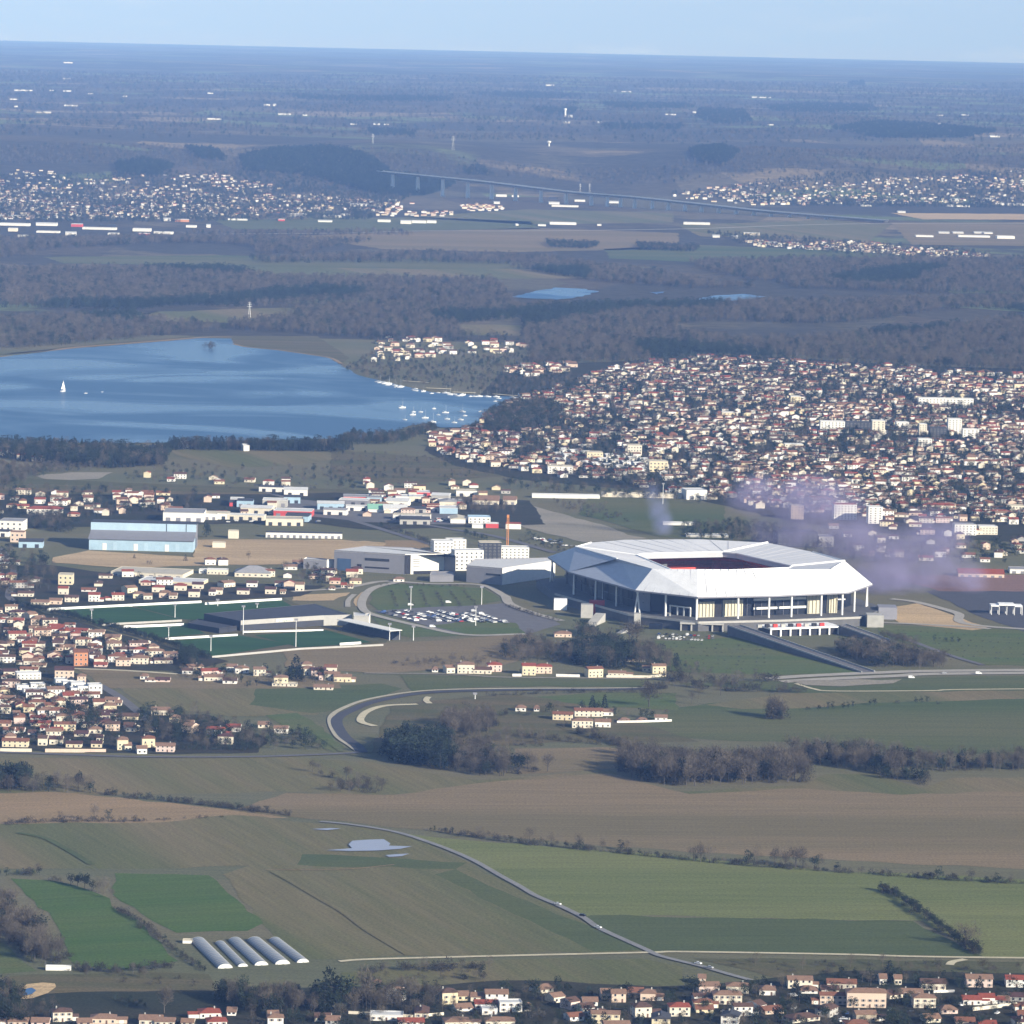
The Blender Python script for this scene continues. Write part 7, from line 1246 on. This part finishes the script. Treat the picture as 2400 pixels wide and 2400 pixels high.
SAIL = MB().add([(.04, 0, .32), (-.42, .02, .32), (.04, .0, 1.24), (.035, .01, .32), (-.415, .03, .32), (.035, .01, 1.23)], [(0, 1, 2), (5, 4, 3)]).mesh('main_sail', M_sail); JIB = MB().add([(.46, 0, .2), (.1, .05, .26), (.06, 0, 1.1), (.455, .01, .2), (.1, .06, .26), (.055, .01, 1.1)], [(0, 1, 2), (5, 4, 3)]).mesh('jib', M_sail)
def boat(fr, x, y, L_, label, group, mast=True, sail=False, cabin=True):
    p = GP(fr(x, y), 0.8); t = thing('boat', label, 'boat', (p.x, p.y, .8), rng.uniform(-.6, .6) if not sail else 1.15, group); t.scale = (L_, L_, L_)
    link('hull', HULL, t)
    if cabin: link('cabin', CAB, t)
    if mast: link('mast', MAST, t); link('boom', BOOM, t)
    if sail: link('main_sail', SAIL, t); link('jib', JIB, t)
boat(a4, 358, 768, 12.5, 'white sailing boat with raised sails alone on the lake', None, sail=True); boat(a4, 485, 778, 5, 'small white motor boat right of the sailing boat', None, mast=False); boat(a4, 578, 770, 3.5, 'tiny dinghy near the middle of the lake', None, mast=False, cabin=False)
for x, y, L_ in [(345, 860, 11), (405, 900, 9), (450, 884, 6), (475, 918, 9), (525, 865, 6), (518, 942, 10), (590, 888, 9), (685, 884, 10), (675, 928, 8), (600, 924, 7), (360, 928, 6), (790, 882, 7), (640, 944, 7), (875, 824, 7), (410, 884, 6), (700, 905, 6), (550, 900, 5)]: boat(a5, x, y, L_, 'white moored yacht with bare mast at the lake end', 'yachts moored at the lake end')
for k in range(44):
    u = rng.random(); pts = [(180, 698), (300, 728), (480, 762), (640, 780), (820, 790), (1010, 800)]; f = u * 5; i = int(f); a, b = pts[i], pts[min(i + 1, 5)]; x = a[0] + (b[0] - a[0]) * (f - i); y = a[1] + (b[1] - a[1]) * (f - i) + rng.uniform(2, 14)
    boat(a5, x, y, rng.uniform(6, 10), 'white boat berthed along the far harbour shore', 'boats berthed along the harbour', mast=rng.random() < .6)
for i, (x0, y0, x1, y1) in enumerate([(350, 712, 500, 722), (480, 752, 620, 758), (630, 775, 760, 780), (860, 786, 1030, 800)]):
    a, b = GP(a5(x0, y0), 0.0), GP(a5(x1, y1), 0.0); d = b - a; t = thing('jetty', ['pale jetty at the wooded point of the harbour', 'pale jetty with the largest cluster of boats', 'pale jetty left of the lake end', 'long pale jetty at the lake end'][i], 'jetty', tuple(a), math.atan2(d.y, d.x)); b_ = MB(); b_.box(0, d.length, -2.5, 2.5, 1.3, 1.7); b_.build('deck', M_track, t)
    for k in range(6): MB().tube([(d.length * k / 5, 0, -.5), (d.length * k / 5, 0, 1.3)], .3, 5).build('pile', M_bark, t)
p = GP(a4(1185, 522), 0.9); t = thing('islet_tree', 'bare snag on a tiny islet in the lake', 'tree', (p.x, p.y, .9)); t.scale = (16, 16, 12); link('trunk', PT['bare'][0][0], t); link('crown', PT['bush'][0][1], t)

# ------------------------------------------------------------------ cars
CARC = [('white', (0.80, 0.80, 0.80), 6), ('silver', (0.45, 0.46, 0.48), 2.5), ('black', (0.02, 0.02, 0.022), 1.5), ('grey', (0.14, 0.145, 0.15), 1.5), ('blue', (0.04, 0.08, 0.22), .8), ('red', (0.40, 0.03, 0.03), .7)]
CARM = {n_: mat('car_paint_' + n_, c, 0.3, 0.0, 1, spec=0.5) for n_, c, _ in CARC}; M_tyre = mat('tyre', (0.02, 0.02, 0.02), 0.9, 0.05, 2); M_cglass = glass('car_glass', (0.02, 0.025, 0.03), 0.1)
def car_body(m, van):
    b = MB(); pr = [(-2.1, .35), (-2.1, .95), (-1.95, 1.02), (-.9, 1.05), (-.3, 1.08), (1.0, 1.05), (2.0, .9), (2.1, .75), (2.1, .35)] if not van else [(-2.6, .35), (-2.6, 2.1), (-2.5, 2.25), (1.0, 2.25), (1.5, 1.5), (2.5, 1.2), (2.6, .9), (2.6, .35)]
    n_ = len(pr); b.v = [(x, -.88, z) for x, z in pr] + [(x, .88, z) for x, z in pr]; b.f = [tuple(range(n_)), tuple(reversed(range(n_, 2 * n_)))] + [(i, n_ + i, n_ + (i + 1) % n_, (i + 1) % n_) for i in range(n_)]; b.m = [0] * len(b.f)
    if not van: b.add([(-1.2, -.68, 1.46), (.35, -.68, 1.46), (.35, .68, 1.46), (-1.2, .68, 1.46), (-1.2, -.68, 1.40), (.35, -.68, 1.40), (.35, .68, 1.40), (-1.2, .68, 1.40)], [(0, 1, 2, 3), (4, 5, 1, 0), (5, 6, 2, 1), (6, 7, 3, 2), (7, 4, 0, 3)])
    return b.mesh('body', m)
def car_glass(van):
    b = MB()
    if van: b.add([(1.02, -.8, 2.2), (1.02, .8, 2.2), (1.5, .8, 1.54), (1.5, -.8, 1.54)], [(0, 3, 2, 1)]); b.box(.2, 1.0, -.9, .9, 1.5, 2.0); return b.mesh('windows', M_cglass)
    b.add([(-1.75, -.8, 1.04), (.95, -.8, 1.05), (.95, .8, 1.05), (-1.75, .8, 1.04), (-1.2, -.66, 1.4), (.35, -.66, 1.4), (.35, .66, 1.4), (-1.2, .66, 1.4)], [(0, 1, 5, 4), (1, 2, 6, 5), (2, 3, 7, 6), (3, 0, 4, 7)]); return b.mesh('windows', M_cglass)
BODY = {(n_, v): car_body(CARM[n_], v) for n_ in CARM for v in (0, 1)}; CGL = [car_glass(0), car_glass(1)]; WHEEL = MB().tube([(0, -.12, 0), (0, .12, 0)], .33, 8).mesh('wheel', M_tyre)
CARS = [0]
def car(p, rz, place, group, van=None, col=None, z=.0):
    van = (rng.random() < .12) if van is None else van; c = col or pick([(n_, w_) for n_, _, w_ in CARC]); CARS[0] += 1
    t = thing('parked_van' if van else 'car', '%s %s %s' % (c, 'van' if van else 'car', place), 'van' if van else 'car', (p.x, p.y, z), rz, group); v = int(van)
    link('body', BODY[c, v], t); link('windows', CGL[v], t)
    for x in (-1.35, 1.35):
        for y in (-.78, .78): link('wheel', WHEEL, t, (x * (1.2 if van else 1), y, .33))
for r_ in range(9):                                       # rows of the stadium car park
    x0, y0, x1, y1 = 640 + r_ * 85, 925 + r_ * 1 - (r_ % 3) * 8, 900 + r_ * 85, 990 + r_ * 2
    a, b = GP(c2(x0, y0), 0.0), GP(c2(x1, y1), 0.0); d = b - a; k = int(d.length / 2.7); dn = d.normalized(); an = math.atan2(dn.y, dn.x) + math.pi / 2
    for i in range(k):
        if rng.random() < (.6 if r_ not in (4, 5, 6, 7) else .8) * (1 if r_ > 0 else .5):
            p = a + dn * (2.7 * i) + Vector((rng.uniform(-.3, .3), rng.uniform(-.5, .5), 0))
            if CARS[0] < 172: car(p, an + rng.choice([0, math.pi]) + rng.uniform(-.04, .04), 'parked in the rows of the stadium car park', 'cars in the stadium car park', z=.46)
for r_ in range(3):
    for i in range(16):
        if rng.random() < .66: p = GP(c3(1110 + i * 27 + rng.uniform(-4, 4), 925 + r_ * 17 + i * 1.2), 0.0); car(p, rng.uniform(-.2, .2) + 1.4, 'parked on the grass below the stadium terrace', 'cars on the grass below the terrace', z=.25)
for i in range(24): p = GP(c2(930 + rng.uniform(0, 330), 208 + rng.uniform(0, 36)), 0.0); car(p, rng.choice([0, 1.57]) + rng.uniform(-.1, .1), 'parked among the shops behind the halls', 'cars among the shops', z=.36)
for i in range(24): u = rng.random(); p = GP(d8(850 + u * 200 + rng.uniform(-10, 10), 318 + u * 45 + rng.uniform(-10, 8)), 0.0); car(p, .6 + rng.uniform(-.1, .1), 'parked between the bushes beside the gravel field', 'cars beside the gravel field', z=.3)
for i in range(14): p = GP(c1(1280 + rng.uniform(0, 560), 282 + rng.uniform(0, 22)), 0.0); car(p, rng.choice([0, 1.57]), 'parked before the red canopy shop', 'cars before the red shop', z=.36)
for x, y, c in [(613, 148, 'white'), (683, 180, 'black'), (727, 214, 'white'), (1010, 316, 'white'), (1043, 328, 'silver')]: p = GP(c8(x, y), 0.0); car(p, -.62, 'driving on the road between the fields', 'cars on the country road', van=False, col=c, z=.62)
for x, y, c in [(1675, 1163, 'white'), (1295, 1186, 'white'), (1480, 1160, 'silver')]: p = GP(c4(x, y), 0.0); car(p, .03, 'driving on the highway below the stadium', 'cars on the highway', van=c == 'white', col=c, z=.57)
for x, y in [(1130, 852), (845, 872), (1010, 1036)]: p = GP(c2(x, y), 0.0); car(p, .1, 'standing apart at the edge of the car park', 'vans at the edge of the car park', van=True, col='white', z=.55)
for x, y in [(400, 968), (490, 993)]: p = GP(c4(x, y), 0.0); car(p, -.5, 'on the grass beside the long ramp', 'vans beside the ramp', van=True, col='white', z=.3)
for k in range(20): x = rng.uniform(40, 1900); p = GP(d6(x, rng.uniform(240, 405)), 0.0); car(p, rng.uniform(0, 6), 'parked in the village gardens', 'cars in the village gardens', z=.1 + .3)

# ------------------------------------------------------------------ violet smoke behind the stadium
def smoke(name, pa, pb, za, zb, depth, label, blobs, dens, col):
    """a closed box of drifting smoke; density falls off round several puffs and is torn by noise"""
    (x0, y), (x1, _) = pa, pb; A = G(x0, y, 0.0); B = G(x1, y, 0.0); cx_ = (A.x + B.x) / 2; cy_ = (A.y + B.y) / 2; hw = (B.x - A.x) / 2
    b = MB(); b.box(-hw, hw, 0, depth, za, zb); m = bpy.data.materials.new(name + '_air'); m.use_nodes = True; N, L = m.node_tree.nodes, m.node_tree.links
    for q in list(N): N.remove(q)
    out = N.new('ShaderNodeOutputMaterial'); v = N.new('ShaderNodeVolumePrincipled'); v.inputs['Color'].default_value = (*col, 1); L.new(v.outputs[0], out.inputs['Volume'])
    tc = N.new('ShaderNodeTexCoord'); ns = N.new('ShaderNodeTexNoise'); ns.inputs['Scale'].default_value = .03; ns.inputs['Detail'].default_value = 6; ns.inputs['Roughness'].default_value = .62; L.new(tc.outputs['Object'], ns.inputs['Vector'])
    tot = None
    for bx, by, bz, rx_, ry_, rz_ in blobs:
        mp = N.new('ShaderNodeMapping'); mp.vector_type = 'POINT'; mp.inputs['Location'].default_value = (-bx / rx_, -by / ry_, -bz / rz_); mp.inputs['Scale'].default_value = (1 / rx_, 1 / ry_, 1 / rz_); L.new(tc.outputs['Object'], mp.inputs['Vector'])
        ln = N.new('ShaderNodeVectorMath'); ln.operation = 'LENGTH'; L.new(mp.outputs[0], ln.inputs[0]); mr = N.new('ShaderNodeMapRange'); mr.interpolation_type = 'SMOOTHSTEP'; mr.inputs[1].default_value = 1; mr.inputs[2].default_value = .1; mr.inputs[3].default_value = 0; mr.inputs[4].default_value = 1; L.new(ln.outputs['Value'], mr.inputs[0])
        if tot is None: tot = mr.outputs[0]
        else: mx = N.new('ShaderNodeMath'); mx.operation = 'MAXIMUM'; L.new(tot, mx.inputs[0]); L.new(mr.outputs[0], mx.inputs[1]); tot = mx.outputs[0]
    nr = N.new('ShaderNodeMapRange'); nr.inputs[1].default_value = .40; nr.inputs[2].default_value = .62; nr.inputs[3].default_value = 0.08; nr.inputs[4].default_value = 1; L.new(ns.outputs['Fac'], nr.inputs[0])
    m1 = N.new('ShaderNodeMath'); m1.operation = 'MULTIPLY'; L.new(tot, m1.inputs[0]); L.new(nr.outputs[0], m1.inputs[1]); m2 = N.new('ShaderNodeMath'); m2.operation = 'MULTIPLY'; m2.inputs[1].default_value = dens; L.new(m1.outputs[0], m2.inputs[0]); L.new(m2.outputs[0], v.inputs['Density'])
    m.cycles.volume_step_rate = 1.0 if hasattr(m.cycles, 'volume_step_rate') else 1.0
    return tag(b.build(name, m, None, (cx_, cy_, 0)), kind='stuff')
# puffs in metres from the middle of the box front
smoke('smoke_plume', (1690, 1405), (2360, 1405), .6, 120, 250, '', [(26, 65, 10, 60, 60, 26), (28, 115, 30, 72, 70, 36), (-6, 130, 42, 56, 60, 34), (75, 140, 44, 46, 60, 38), (80, 110, 14, 56, 60, 28), (-44, 160, 72, 66, 70, 36), (-90, 160, 78, 46, 60, 28), (-62, 165, 48, 52, 60, 32), (104, 90, 10, 30, 60, 18)], .042, (0.64, 0.58, 0.96))
smoke('smoke_wisp', (1495, 1262), (1590, 1262), .6, 60, 60, '', [(5, 30, 12, 15, 26, 24), (0, 30, 28, 15, 24, 22), (-6, 30, 42, 13, 22, 18)], .045, (0.50, 0.54, 0.92))
